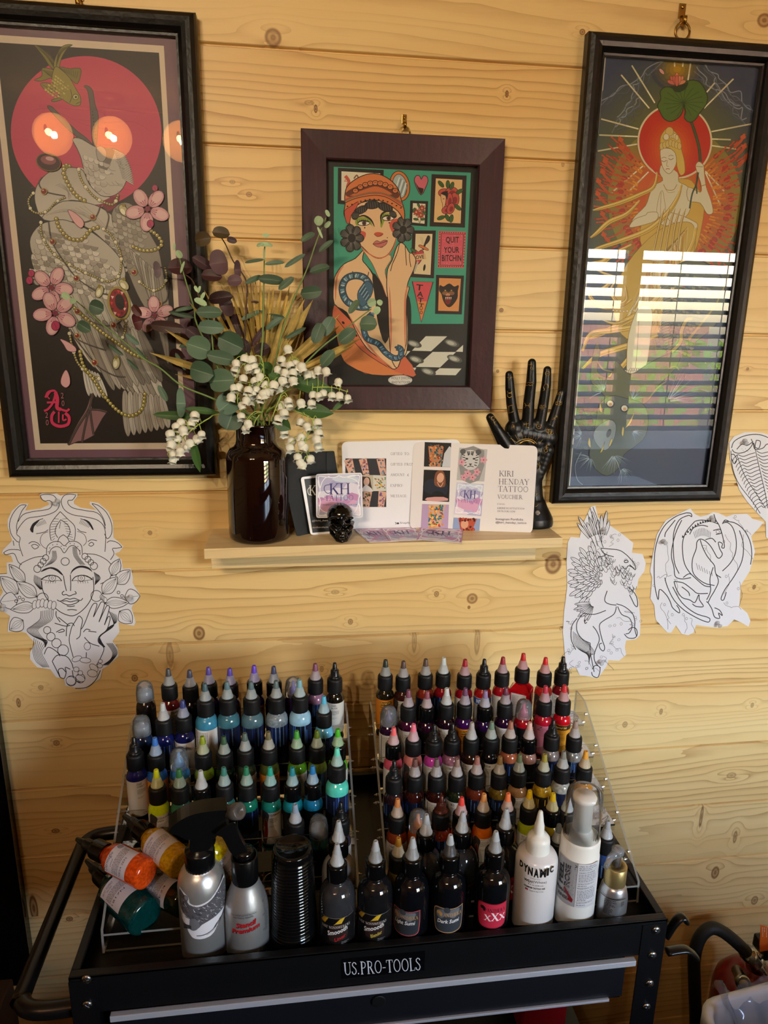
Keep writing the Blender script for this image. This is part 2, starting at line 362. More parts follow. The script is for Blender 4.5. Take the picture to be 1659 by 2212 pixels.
# ================================================================ room shell
JO = [2.5, 2.368, 2.236, 2.106, 1.976, 1.846, 1.716, 1.587, 1.456, 1.322, 1.187, 1.053, .919, .782, .641, .505, .365, .221, .08, 0]
class NT:                                    # tiny node-building helper
    def __init__(s, t): s.t = t
    def n(s, typ, **k):
        x = s.t.nodes.new(typ)
        for a, b in k.items(): setattr(x, a, b)
        return x
    def m(s, op, a, b=0., c=0.):
        x = s.t.nodes.new('ShaderNodeMath'); x.operation = op
        for i, v in enumerate((a, b, c)):
            if isinstance(v, (int, float)): x.inputs[i].default_value = v
            else: s.t.links.new(v, x.inputs[i])
        return x.outputs[0]
def wood(name, axis='X', light='#ebcd92', mid='#deb370', dark='#9c6428', knots=(), scale=1., line=.85, rough=.42, joints=None, bw=.134):
    m = bpy.data.materials.new(name); m.use_nodes = True; t = m.node_tree; N = NT(t); L = t.links.new
    b = t.nodes['Principled BSDF']; b.inputs['Roughness'].default_value = rough; b.inputs['Specular IOR Level'].default_value = .35
    tc = N.n('ShaderNodeTexCoord'); sp = N.n('ShaderNodeSeparateXYZ'); L(tc.outputs['Object'], sp.inputs[0])
    x, y, z = sp.outputs
    if axis == 'Y': x, y = y, x
    R = joints if joints is not None else .4
    off = R*37.; off_ = N.n('ShaderNodeValue'); off_.outputs[0].default_value = off; off = off_.outputs[0]
    z2 = N.m('MULTIPLY_ADD', y, .35, z)
    def noise(sx, sz, det=2., o=0.):
        c = N.n('ShaderNodeCombineXYZ'); L(N.m('MULTIPLY_ADD', x, sx, N.m('ADD', off, o)), c.inputs[0]); L(N.m('MULTIPLY', z2, sz), c.inputs[1]); L(off, c.inputs[2])
        n = N.n('ShaderNodeTexNoise'); n.inputs['Scale'].default_value = 1; n.inputs['Detail'].default_value = det; L(c.outputs[0], n.inputs['Vector'])
        return n.outputs[0]
    g = N.m('MULTIPLY', z2, 62.*scale)
    g = N.m('ADD', g, N.m('MULTIPLY', noise(.9*scale, 9.*scale), 9.))       # long waves: cathedral arches
    g = N.m('ADD', g, N.m('MULTIPLY', noise(4.*scale, 30.*scale, 3.), 1.1))
    kd = None
    for (kx, kz, rx, rz, dk) in knots:
        v = N.n('ShaderNodeVectorMath', operation='MULTIPLY_ADD'); L(tc.outputs['Object'], v.inputs[0])
        v.inputs[1].default_value = (1/rx, 0, 1/rz); v.inputs[2].default_value = (-kx/rx, 0, -kz/rz)
        ln = N.n('ShaderNodeVectorMath', operation='LENGTH'); L(v.outputs[0], ln.inputs[0]); d = ln.outputs['Value']
        v2 = N.n('ShaderNodeVectorMath', operation='MULTIPLY'); L(v.outputs[0], v2.inputs[0]); v2.inputs[1].default_value = (.3, 0, .6)
        l2 = N.n('ShaderNodeVectorMath', operation='DOT_PRODUCT'); L(v2.outputs[0], l2.inputs[0]); L(v2.outputs[0], l2.inputs[1])
        bump = N.m('EXPONENT', N.m('MULTIPLY', l2.outputs['Value'], -1.)); s3 = N.n('ShaderNodeSeparateXYZ'); L(v2.outputs[0], s3.inputs[0])
        g = N.m('MULTIPLY_ADD', N.m('MULTIPLY', bump, s3.outputs[2]), -3.6 if rz > .004 else -1.2, g)
        k = N.m('MULTIPLY', N.m('SUBTRACT', 1.1, d), 5., 0); k.node.use_clamp = True; k = N.m('MULTIPLY', k, min(1, dk*1.25))
        k = N.m('MULTIPLY', k, N.m('MULTIPLY_ADD', N.m('SINE', N.m('MULTIPLY', d, 10.)), .22, .72))
        kd = k if kd is None else N.m('MAXIMUM', kd, k)
    ph = N.m('FRACT', g)
    line_ = N.m('POWER', ph, 4.5)                                          # sharp late-wood edge of every ring
    soft = N.m('MULTIPLY', N.m('SUBTRACT', noise(1.3, 14., 3., 5.), .5), 1.4)
    amp = N.m('MULTIPLY', N.m('MULTIPLY_ADD', noise(1.1, 7., 2., 11.), 1.9, -.45), line)
    lv = N.m('MULTIPLY', line_, amp)
    lv = N.m('ADD', lv, N.m('MULTIPLY', N.m('SUBTRACT', noise(30., 900., 2., 3.), .5), .12))
    def mix(a, b_, f):
        mx = N.n('ShaderNodeMix', data_type='RGBA'); mx.clamp_factor = True
        for i, v in ((6, a), (7, b_)):
            if isinstance(v, tuple): mx.inputs[i].default_value = (*v, 1)
            else: L(v, mx.inputs[i])
        L(f, mx.inputs[0]); return mx.outputs[2]
    base = mix(lin(light), lin(mid), N.m('ADD', N.m('ADD', .35, soft), (R-.5)*.5))
    c = mix(base, lin(dark), lv)
    if kd is not None: c = mix(c, lin('#6e3a14'), kd)
    L(c, b.inputs['Base Color'])
    bu = N.n('ShaderNodeBump'); bu.inputs['Strength'].default_value = .12; bu.inputs['Distance'].default_value = .001; L(lv, bu.inputs['Height']); L(bu.outputs[0], b.inputs['Normal'])
    MATS[name] = m; return m
KN = []
for (px, py, rx, rz, dk) in [(590, 81, 13, 18, .62), (668, 222, 8, 5, .4), (682, 235, 3, 8, .8), (1095, 203, 3, 7, .8), (538, 420, 5, 5, .55), (502, 393, 5, 4, .4), (1216, 355, 3, 5, .5), (1258, 69, 5, 6, .75),
        (1083, 670, 4, 4, .9), (1075, 802, 3, 3, .9), (1020, 1293, 11, 9, .62), (1013, 1312, 3, 3, .8), (430, 1368, 11, 12, .7), (757, 1343, 5, 5, .6), (943, 1283, 5, 5, .6), (724, 1279, 8, 4, .35), (324, 1151, 4, 4, .6),
        (1195, 1219, 17, 17, .7), (895, 1385, 5, 20, .35), (1031, 1385, 6, 24, .4), (367, 1415, 7, 22, .4), (291, 1465, 6, 6, .7), (1651, 44, 13, 14, .7), (1545, 1885, 10, 10, .7), (1630, 1945, 9, 7, .6), (1515, 1764, 4, 18, .7), (1588, 1808, 5, 10, .6),
        (1629, 1268, 4, 4, .9), (1428, 1537, 4, 5, .6), (1350, 1565, 6, 5, .5), (1625, 1523, 4, 4, .5), (1640, 408, 10, 9, .5), (1615, 797, 3, 3, .9), (122, 1605, 6, 5, .6), (40, 1518, 4, 8, .7), (73, 1962, 8, 22, .8), (120, 1795, 8, 4, .7), (150, 1985, 7, 4, .7), (132, 1922, 4, 3, .8), (88, 1485, 5, 4, .5), (695, 1445, 4, 5, .5), (795, 1465, 14, 14, .25), (1580, 1675, 12, 5, .4), (380, 1600, 10, 10, .4)]:
    p = P(px, py); e = P(px+10, py+10); k = abs(e.z-p.z)/10; KN.append((p.x, p.z, rx*.00075*1.25, rz*k*1.25, dk))
JS = sorted(JO); _rb = random.Random(11)
PINES = []
for i in range(len(JS)-1):
    lo, hi = JS[i], JS[i+1]; PINES.append(wood('pine_board', knots=[k for k in KN if lo <= k[1] < hi or (abs(k[1]-lo) < k[3]*.5)], joints=_rb.random()))
PINE2 = wood('pine_plain', light='#e9cf9c', mid='#e0bd82', dark='#b98c50', scale=.8, line=.6)
SIDE = mat('pine_side', '#b8935c', .55, noise=.08, nscale=3)
def boards(name, M, length, m):              # tongue-and-groove wall: a vertical profile swept sideways
    mb = MB()
    for i in range(len(JS)-1):
        lo, hi = JS[i], JS[i+1]
        prof = [(.006, lo), (.006, lo+.0008), (.0012, lo+.0022), (0, lo+.0032), (0, hi-.0032), (.0012, hi-.0022), (.006, hi-.0008), (.006, hi)]
        n = len(prof); vs = [(0, y, z) for y, z in prof]+[(length, y, z) for y, z in prof]
        mb.add(vs, [(k, n+k, n+k+1, k+1) for k in range(n-1)], M, mi=i if isinstance(m, list) else 0)
    mb.box(0, length, .03, .06, 0, 2.5, M)
    return struct(name, mb, m)
X0, X1, YF, ZC = -1.9, 3.0, -3.0, 2.5
boards('wall_back', xf((X0, 0, 0)), X1-X0, PINES)
boards('wall_left', xf((X0, YF, 0), (0, 0, pi/2)), -YF, SIDE)
boards('wall_right', xf((X1, 0, 0), (0, 0, -pi/2)), -YF, SIDE)
FLOORM = mat('floor_boards', '#3a2f26', .5, noise=.15, nscale=6)
struct('floor', MB().box(X0, X1, YF, .0, -.06, 0), FLOORM)
struct('ceiling', MB().box(X0-.05, X1+.05, YF-.05, .05, ZC, ZC+.05), mat('ceiling_paint', '#e4cfa6', .8))
wx0, wx1, wz0, wz1 = 1.36, 2.74, .42, 2.12
struct('wall_front', MB().box(X0, wx0, YF-.06, YF, 0, ZC).box(wx1, X1, YF-.06, YF, 0, ZC).box(wx0, wx1, YF-.06, YF, wz1, ZC).box(wx0, wx1, YF-.06, YF, 0, wz0), SIDE)
black_pl = mat('black_plastic', '#0b0b0c', .32, bump=.05, bscale=400)
wf = MB()
for a, b_, c, d in ((wx0, wx1, wz0, wz0+.05), (wx0, wx1, wz1-.05, wz1), (wx0, wx0+.05, wz0, wz1), (wx1-.05, wx1, wz0, wz1), (1.98, 2.07, wz0, wz1)): wf.box(a, b_, YF-.05, YF-.005, c, d)
struct('window_1', wf, mat('window_frame_black', '#111214', .4))
bl = thing('venetian_blind', 'dark slatted window blind on the window behind the camera', 'blind', (2.05, YF+.03, 1.27))
sl = MB()
for i in range(24): sl.box(wx0+.03, wx1-.03, -.0, .045, -.002, .002, xf((0, YF+.012, wz0+.05+i*.07), (radians(-30), 0, 0)))
tag(sl.build('slats', mat('slat', '#24262a', .5), bl), kind=None)
cr = MB()
for xx in (1.55, 1.9, 2.3, 2.6): cr.box(xx-.002, xx+.002, YF+.02, YF+.024, wz0+.05, wz1)
cr.build('cord', mat('slat', '#24262a'), bl)
# garden seen only as reflections
struct('ground', MB().box(-3, 6, -9, YF-.06, -.1, 0), mat('paving', '#b07f66', .9, noise=.2, nscale=4))
g = MB()
for i in range(28): g.box(-2+i*.25, -2+i*.25+.24, -7.0, -6.97, 0, 1.7)
tag(g.build('garden_fence', mat('fence_wood', '#f0b8b4', .8)), 'tall pinkish garden fence beyond the blind, seen only as a reflection', 'fence')
g = MB(); rr = random.Random(3)
for i in range(400):
    c = Vector((rr.uniform(1.2, 5.2), rr.uniform(-6.8, -5.9), rr.uniform(.1, 1.5))); u = Vector((rr.gauss(0, 1), rr.gauss(0, 1), rr.gauss(0, 1))).normalized(); w = u.orthogonal().normalized()
    g.add([c-u*.12, c+w*.05, c+u*.12, c-w*.05], [(0, 1, 2, 3)])
tag(g.build('garden_hedge', mat('leaf_bright', '#a4c864', .6), fix=False), 'leafy green hedge in front of the garden fence, seen only as a reflection', 'hedge')
# three-lamp ceiling fitting behind the camera: its reflection shows in the left picture's glass
lf = thing('ceiling_lamp', 'three-lamp ceiling light with amber glass shades', 'lamp', (-.72, -2.2, ZC))
brass = mat('brass', '#b08a45', .3, metal=1.)
lf_b = MB().lathe([(.0, 2.5), (.06, 2.5), (.06, 2.48), (.0, 2.475)], 20, xf((-.72, -2.2, 0)))
lf_b.tube([(-1.0, -2.2, 2.45), (-.45, -2.2, 2.45)], .008).tube([(-.72, -2.2, 2.48), (-.72, -2.2, 2.45)], .01)
lf_b.build('bar', brass, lf)
amber = mat('amber_glass', '#f0b468', .25, emit='#ffb264', es=6)
bulb = mat('bulb', '#ffe9c0', .3, emit='#ffdca0', es=40)
for (lx, tgt) in ((-.985, (-.4, 0, 1.95)), (-.745, (.2, 0, 1.9)), (-.455, (.7, 0, 1.8))):
    d = (Vector((0, -1.0, 1.7))-Vector((lx, -2.2, 2.3))).normalized(); M = axis_m((lx, -2.2, 2.36), d)
    sh = MB().lathe([(.018, -.01), (.038, .0), (.074, .05), (.080, .078), (.077, .078), (.071, .052), (.036, .004), (.016, -.006)], 24, M).build('lamp_shade', amber, lf)
    MB().tube([(lx, -2.2, 2.45), (lx, -2.2, 2.36)], .006).build('lamp_arm', brass, lf)
    MB().lathe([(.001, .012), (.012, .02), (.014, .035), (.008, .05), (.001, .055)], 12, M).build('bulb', bulb, lf)
    spot('lamp_beam', Vector((lx, -2.2, 2.36))+d*.085, tgt, 26, 68, (1, .86, .62))
wb = thing('blocker_counter', 'dark counter behind the camera, added unseen to shade the lower wall', 'blocker_counter', (1.5, -2.5, 0))  # unseen counter, added to block window light from the lower wall
MB().box(.2, 2.75, -2.85, -2.2, .98, 1.02, None, .004).build('worktop', mat('dark_laminate', '#1c1e22', .4), wb)
MB().box(.23, 2.72, -2.82, -2.23, 0, .98).build('cabinet', mat('dark_cabinet', '#26282c', .5), wb)
tc_ = thing('blocker_couch', 'black padded couch behind the camera, seen only as a dark reflection', 'blocker', (.6, -1.55, 0))  # unseen padded block, added to keep daylight off the bottom boards
MB().box(-.5, 1.6, -1.9, -1.2, .80, .95, None, .03).build('cushion', mat('black_vinyl', '#101113', .4), tc_)
MB().box(-.4, 1.5, -1.8, -1.3, .0, .80, None, .01).build('base', mat('dark_cabinet', '#26282c'), tc_)
# ================================================================ framed pictures
def proj(p):
    v = Vector(p)-CAM; d = v.dot(_f); return (CX+F*v.dot(_A)/d, CY-F*v.dot(_B)/d)
def frame_mesh(x0, x1, z0, z1, prof):
    mb = MB(); cs = [(x0, z0, 1, 1), (x1, z0, -1, 1), (x1, z1, -1, -1), (x0, z1, 1, -1)]; n = len(prof)
    vs = [(cx+sx*t, y, cz+sz*t) for cx, cz, sx, sz in cs for t, y in prof]
    fs = []
    for c in range(4):
        d = (c+1) % 4
        for k in range(n): fs.append((c*n+k, d*n+k, d*n+(k+1) % n, c*n+(k+1) % n))
    return mb.add(vs, fs)
PR_ROUND = [(0, -.004), (0, -.019), (.0025, -.024), (.008, -.0275), (.014, -.028), (.020, -.026), (.0245, -.021), (.026, -.017), (.029, -.0165), (.029, -.006)]
PR_FLAT = [(0, -.004), (0, -.021), (.001, -.022), (.0365, -.018), (.0385, -.0155), (.0385, -.006)]
blackwood = mat('black_stained_wood', '#0d0c0b', .33, spec=.5, bump=.25, bscale=90)
def mahog():
    m = mat('dark_mahogany', '#2c1216', .36, bump=.15, bscale=120); t = m.node_tree; N = NT(t); tc = N.n('ShaderNodeTexCoord')
    mp = N.n('ShaderNodeMapping'); mp.inputs['Scale'].default_value = (220, 30, 18); t.links.new(tc.outputs['Object'], mp.inputs[0])
    n = N.n('ShaderNodeTexNoise'); n.inputs['Scale'].default_value = 1; n.inputs['Detail'].default_value = 4; t.links.new(mp.outputs[0], n.inputs['Vector'])
    r = N.n('ShaderNodeMix', data_type='RGBA'); r.inputs[6].default_value = (*lin('#1b0a0d'), 1); r.inputs[7].default_value = (*lin('#43202a'), 1)
    t.links.new(n.outputs[0], r.inputs[0]); t.links.new(r.outputs[2], t.nodes['Principled BSDF'].inputs['Base Color']); return m
MAHOG = mahog(); GLASS = sheet('picture_glass', ior=1.5, rough=.0)
def picture(name, label, x0, x1, z0, z1, prof, m, hookpx):
    root = thing(name, label, 'picture', ((x0+x1)/2, -.004, z0), None)
    frame_mesh(x0, x1, z0, z1, prof).build('frame', m, root)
    w = prof[-1][0]
    MB().box(x0+.004, x1-.004, -.007, -.004, z0+.004, z1-.004).build('backing', mat('backing_board', '#2a2420', .8), root)
    MB().add([(x0+w-.002, -.0145, z0+w-.002), (x1-w+.002, -.0145, z0+w-.002), (x1-w+.002, -.0145, z1-w+.002), (x0+w-.002, -.0145, z1-w+.002)], [(0, 1, 2, 3)]).build('glass', GLASS, root)
    if hookpx:                               # brass plate nailed to the wall with the frame's ring hung on it
        hx, hy = hookpx; p = P(hx, hy, -.004)
        hk = thing('picture_hook', 'brass hook holding the ' + label.split(',')[0], 'hook', (p.x, 0, p.z))
        k = 1.5 if hy < 100 else 1.
        mb = MB(); mb.box(p.x-.0036*k, p.x+.0036*k, -.0022, -.0005, p.z-.013*k, p.z, None, .0005).tube([(p.x, -.002, p.z-.012*k), (p.x, -.006, p.z-.017*k), (p.x, -.0095, p.z-.0205*k), (p.x, -.013, p.z-.018*k), (p.x, -.0135, p.z-.014*k)], .0022*k, 8)
        mb.build('plate', brass, hk); MB().lathe([(0, 0), (.0026, .0004), (.0018, .0014), (0, .0018)], 10, axis_m((p.x, -.0022, p.z-.005), (0, -1, 0))).build('nail', brass, hk)
        a = [(p.x+.0078*k*cos(t*pi/8), -.0095, p.z-.0265*k+.0078*k*sin(t*pi/8)) for t in range(17)]
        MB().tube(a, .0011*k, 8).build('hanging_ring', brass, root)
    return root
LF = (-.4395, -.1225, 1.354, 2.006); CF = (.0198, .3268, 1.460, 1.868); RF = (.446, .7605, 1.297, 2.019)
pic_l = picture('framed_print', 'tall black-framed print of a pale bird and pink sun, on the left', *LF, PR_ROUND, blackwood, (168, -36))
pic_c = picture('framed_print', 'mahogany-framed print of a tattooed woman in an orange hat, in the middle', *CF, PR_FLAT, MAHOG, (874, 246))
pic_r = picture('framed_print', 'tall black-framed print of a golden goddess on a dragon, on the right', *RF, PR_ROUND, blackwood, (1477, 6))
# ================================================================ shelf
SH0, SH1, SZ, SD = -.1375, .4325, 1.2615, .112
sh = thing('wall_shelf', 'short pale pine shelf fixed to the board wall above the ink bottles', 'shelf', (SH0, 0, SZ))
Ms = Matrix.Translation((SH0, 0, SZ-.0025)) @ Matrix.Rotation(radians(-.42), 4, 'Y')
PINES_ = wood('shelf_pine', light='#e8cfa0', mid='#dcbb86', dark='#b88b55', scale=1.3, line=.5)
MB().box(0, SH1-SH0, -SD, -.0, -.0165, 0, Ms, .0012).build('board', PINES_, sh)
b0, b1 = P(456, 1215, -.05), P(1157, 1196, -.05)
MB().box(b0.x, b1.x, -.05, -.0, P(800, 1219, -.05).z, SZ-.0175, None, .001).build('batten', PINES_, sh)
def shz(x): return SZ-.0025+(x-SH0)*.0073
# ---------------------------------------------------------------- amber vase
vx = P(559, 1100, -.058).x; vz = shz(vx)+.0003
def vzz(y): return P(559, y, -.058).z-vz
vr = .0478
vase = thing('glass_vase', 'dark amber apothecary jar used as a vase, standing on the shelf', 'vase', (vx, -.058, vz))
zt = vzz(914); zn = vzz(960); zs = vzz(990)
prof = [(vr*.55, 0), (vr*.9, 0), (vr*.99, .004), (vr, .01), (vr, zs), (vr*.97, zs+.008), (vr*.88, zs+.016), (vr*.74, zn-.002), (vr*.68, zn+.002), (vr*.655, zn+.008), (vr*.655, zt-.006), (vr*.68, zt-.004), (vr*.69, zt-.002), (vr*.67, zt), (vr*.62, zt), (vr*.60, zt-.01), (vr*.60, zn), (vr*.85, zs), (vr*.9, .012), (vr*.5, .006), (.0001, .006)]
amberg = mat('amber_dark_glass', '#150705', .03, spec=.6, coat=.6)
MB().lathe(prof, 48).build('jar', amberg, vase, local=True)
# ---------------------------------------------------------------- cards
def slab(name, px, plane, th, m, parent=None, rnd=6, k=5, cat=None, label=None, group=None, root=None):
    """a thin rounded card: px = corner pixels clockwise from top left, lying on a plane (point, normal)"""
    pt, n = plane; n = n.normalized(); out = []
    for i, c in enumerate(px):
        a = Vector(px[i-1]); b = Vector(c); d = Vector(px[(i+1) % len(px)])
        u = (a-b).normalized()*rnd; w = (d-b).normalized()*rnd
        for j in range(k+1):
            t = j/k; out.append((b+u)*(1-t)**2+2*t*(1-t)*b+(b+w)*t*t)
    q = [Pp(x, y, pt, n) for x, y in out]; m0 = len(q)
    mb = MB().add(q+[p-n*th for p in q], [tuple(range(m0)), tuple(range(m0, 2*m0))[::-1]]+[(i, m0+i, m0+(i+1) % m0, (i+1) % m0) for i in range(m0)])
    return mb.build(name, m, parent)
def lean(pxl, pxr, k, z=None):
    """plane through the shelf points under two pixels, leaning back towards the wall"""
    z = z or SZ; a = Pz(*pxl, z); b = Pz(*pxr, z); d = (b-a).normalized(); n = Vector((d.y, -d.x, 0)).normalized()
    if n.y > 0: n = -n
    return a, (n+Vector((0, 0, k))).normalized()
card_black = mat('matt_black_card', '#1b1e22', .6, bump=.1, bscale=300); card_white = mat('white_card', '#eceaf2', .35)
env = thing('envelope', 'dark grey card envelope leaning on the wall beside the vase', 'envelope', (.05, -.03, SZ))
pe = lean((641, 1157), (720, 1141), .12)
slab('sleeve', [(600, 979), (722, 974), (748, 1150), (641, 1158)], pe, .0012, card_black, env, 3)
slab('flap', [(705, 976), (720, 974.5), (742, 1100), (706, 1062)], (pe[0]+pe[1]*.0012, pe[1]), .0010, mat('matt_black_card_b', '#24282c', .55), env, 3)
bc = thing('business_card', 'black business card with a white edge, leaning on the dark envelope', 'card', (.06, -.045, SZ))
pb = lean((672, 1155), (720, 1150), .16)
slab('card', [(649, 1031), (716, 1022), (742, 1150), (671, 1156)], pb, .0006, card_white, bc, 7)
cv = Canvas(plane_fn(*pb)); cv.poly([(657, 1035), (714, 1028), (737, 1146), (675, 1151)], '#141416')
cv.serif('K', 667, 1069, 20, '#d8d4cc', fit=16); cv.line([(670, 1052), (665, 1058), (667, 1068), (674, 1070)], 1.5, '#d8d4cc', 4)
cv.text('@kiri_hen', 674, 1128, 4, '#c9c5bd', rot=-2, shear=.3, fit=34); cv.text('kirihendayta', 675, 1142, 3.4, '#c9c5bd', rot=-2, shear=.3, fit=34)
cv.build('print', PRINT, bc)
def wash(c, pts, seed, cols, n=26):          # marbled violet background of the square logo cards
    r = random.Random(seed); (x0, y0), (x1, y1), (x2, y2), (x3, y3) = pts
    c.poly(pts, cols[0])
    for i in range(n):
        u, v = r.random(), r.random(); k = cols[1+int(v*(len(cols)-1))]
        L = r.uniform(.10, .26); q = []
        for a in range(10):
            t = a/10*2*pi; uu = min(.99, max(.01, u+L*cos(t)*r.uniform(.7, 1.3))); vv = min(.99, max(.01, v+L*.5*sin(t)*r.uniform(.7, 1.3)))
            top = (x0+(x1-x0)*uu, y0+(y1-y0)*uu); bot = (x3+(x2-x3)*uu, y3+(y2-y3)*uu); q.append((top[0]+(bot[0]-top[0])*vv, top[1]+(bot[1]-top[1])*vv))
        c.poly(q, k)
def kh_logo(c, pts, s=1., swirl=True):
    """frame flourishes + KH TATTOO, drawn with a bilinear map of the unit square onto pts"""
    (x0, y0), (x1, y1), (x2, y2), (x3, y3) = pts
    def m(u, v): return (x0+(x1-x0)*u+((x3+(x2-x3)*u)-(x0+(x1-x0)*u))*v, y0+(y1-y0)*u+((y3+(y2-y3)*u)-(y0+(y1-y0)*u))*v)
    c.pre = m; c.ws = sqrt((x1-x0)**2+(y1-y0)**2)
    if swirl:
        e = [(.06, .05), (.2, .07), (.36, .09), (.44, .08), (.5, .05), (.56, .08), (.64, .09), (.8, .07), (.94, .05)]
        for r in range(4):
            q = [{0: (u, v), 1: (1-v, u), 2: (1-u, 1-v), 3: (v, 1-u)}[r] for u, v in e]; c.line(q, .018, '#f4f4fa', 4)
            q = [{0: (u, v), 1: (1-v, u), 2: (1-u, 1-v), 3: (v, 1-u)}[r] for u, v in [(.07, .05), (.05, .2), (.09, .32), (.13, .2), (.2, .1), (.3, .06)]]; c.line(q, .016, '#f4f4fa', 4)
    c.serif('KH', .28, .47, .24, '#35306e', fit=.46, bold=1.1); c.line([(.3, .25), (.2, .27), (.18, .36), (.24, .44), (.32, .43)], .014, '#35306e', 4)
    c.serif('TATTOO', .19, .61, .12, '#4a4478', fit=.62, bold=.8)
    c.pre = None
V5 = ['#b9b4d6', '#cfd6ea', '#a9a4cc', '#e2dcee', '#c48fbf', '#d9a4c8', '#e9d9e8']
v1 = thing('gift_voucher', 'white gift voucher with photos and GIFTED TO lines, behind the skull', 'voucher', (.15, -.02, SZ))
p1 = lean((745, 1142), (890, 1141), .10)
slab('card', [(738, 954), (994, 949), (1000, 1136), (743, 1143)], p1, .0008, card_white, v1, 14)
v2 = thing('gift_voucher', 'white tattoo voucher with two columns of photos, in front of the black hand', 'voucher', (.3, -.04, SZ))
p2 = lean((886, 1142), (1150, 1152), .12)
slab('card', [(893, 955), (1162, 963), (1150, 1153), (885, 1142)], p2, .0008, mat('cream_card', '#e9e2e4', .35), v2, 14)
c1 = Canvas(plane_fn(*p1)).at(640, 980, 6.38)
for y, s_, f_ in ((18, 'GIFTED TO:', 270), (163, 'GIFTED FROM:', 350), (308, 'AMOUNT: £', 260), (455, 'EXPIRY:', 185), (600, 'MESSAGE:', 235)):
    c1.serif(s_.split('£')[0], 1297, y, 34, '#4b4a58', fit=f_*(.85 if '£' in s_ else 1))
    if '£' in s_: c1.text('£', 1530, y, 34, '#4b4a58')
c1.line([(1362, 945), (1375, 962), (1362, 975), (1395, 960), (1362, 945)], 6, '#333344'); c1.ell(1400, 960, 18, 13, '#333344', n=10); c1.text('Snapfish', 1428, 972, 26, '#333344', fit=170)
def arm(c, x0, y0, x1, y1, w, cols, sk='#d3a592', seed=0):     # a tattooed arm across a photo
    r = random.Random(seed); dx, dy = x1-x0, y1-y0; L = sqrt(dx*dx+dy*dy); nx, ny = -dy/L*w/2, dx/L*w/2
    c.poly([(x0-nx, y0-ny), (x0+nx, y0+ny), (x1+nx*.75, y1+ny*.75), (x1-nx*.75, y1-ny*.75)], sk)
    for i in range(int(L/w*9)):
        t = r.uniform(.05, .95); o = r.uniform(-.7, .7); c.ell(x0+dx*t+nx*o, y0+dy*t+ny*o, w*r.uniform(.06, .16), w*r.uniform(.05, .12), r.choice(cols), r.uniform(0, 180), 7, lw=w*.03, lc='#2a2226')
c1.rect(676, 66, 1240, 735, '#2a2b31')
TC = ['#8c2f2c', '#3c5f9c', '#c05a4a', '#7a9a9a', '#e0b0a8', '#41456c', '#b76a80', '#d8c0b0']
arm(c1, 715, 78, 770, 280, 120, TC, seed=1); arm(c1, 915, 70, 970, 300, 110, ['#b65a6a', '#3f6cb5', '#284a9c', '#c78a9c'], seed=2); arm(c1, 1160, 68, 1200, 290, 110, ['#6f8fae', '#9fb3c8', '#b0605c', '#4a5a80'], seed=3)
c1.poly([(905, 295), (1060, 295), (1065, 515), (905, 520)], '#b9b09a'); c1.poly([(1060, 295), (1238, 300), (1238, 515), (1060, 515)], '#cfccc6')
c1.poly([(905, 330), (940, 318), (1010, 330), (1030, 420), (1040, 520), (905, 520)], '#3a2620', 3); c1.ell(968, 385, 40, 58, '#dcae9c', 8); c1.poly([(940, 440), (990, 440), (1060, 520), (905, 520)], '#d8d2d4', 2)
for i in range(40): r_ = random.Random(i+5); c1.ell(r_.uniform(1085, 1230), r_.uniform(330, 480), 12, 8, r_.choice(['#3f6b34', '#c06a30', '#d8b048', '#28502a']), r_.uniform(0, 180), 6)
arm(c1, 985, 520, 960, 735, 120, ['#6a6a30', '#a08a50', '#5a3a2a', '#b0a070'], seed=4); arm(c1, 1190, 520, 1165, 735, 110, ['#8a5aa0', '#b06a80', '#6a5ab0', '#c08a90'], seed=5)
c1.build('print', PRINT, v1)
c2 = Canvas(plane_fn(*p2)).at(720, 760, 3.19)
def photo(x0, y0, x1, y1, x2, y2, x3, y3, bgc): c2.poly([(x0, y0), (x1, y1), (x2, y2), (x3, y3)], bgc)
photo(630, 622, 813, 628, 806, 795, 624, 790, '#15151a'); c2.poly([(655, 650), (760, 655), (740, 793), (668, 792)], '#b97a55', 1)
for i in range(90): r_ = random.Random(i); t = r_.random(); c2.ell(r_.uniform(662, 752), 640+145*t, 9, 6, r_.choice(['#2f6d72', '#c2703a', '#7a3a28', '#1c3f4a', '#d99c60']), r_.uniform(0, 180), 6)
c2.poly([(765, 700), (800, 650), (812, 660), (806, 794), (750, 792)], '#c9ccd4', 1)
photo(624, 812, 806, 818, 798, 1034, 614, 1026, '#0e0f13'); c2.poly([(630, 900), (680, 875), (770, 890), (790, 960), (740, 1000), (625, 960)], '#1d2333', 2)
c2.poly([(700, 850), (720, 820), (755, 820), (772, 870), (765, 930), (700, 920)], '#7a4a30', 3); c2.ell(738, 868, 24, 34, '#d9a58c', 10); c2.ell(725, 985, 45, 24, '#111216', 12); c2.poly([(645, 1005), (760, 1000), (790, 1025), (650, 1028)], '#d79c98', 2)
c2.line([(716, 898), (738, 930), (757, 900)], 5, '#d9a58c', 3)
photo(612, 1048, 797, 1053, 790, 1222, 602, 1213, '#b79cc0'); c2.poly([(660, 1050), (775, 1053), (735, 1218), (655, 1216)], '#cfa890', 1)
for i in range(90): r_ = random.Random(i+50); c2.ell(r_.uniform(660, 755), r_.uniform(1055, 1210), 11, 6, r_.choice(['#c33a20', '#e08a2a', '#2a7a50', '#f0c060', '#2a6a90']), r_.uniform(0, 180), 6)
photo(868, 660, 1062, 672, 1040, 894, 850, 884, '#b8b8ba'); c2.poly([(885, 670), (1040, 680), (1005, 885), (880, 880)], '#8b8a8c', 2)
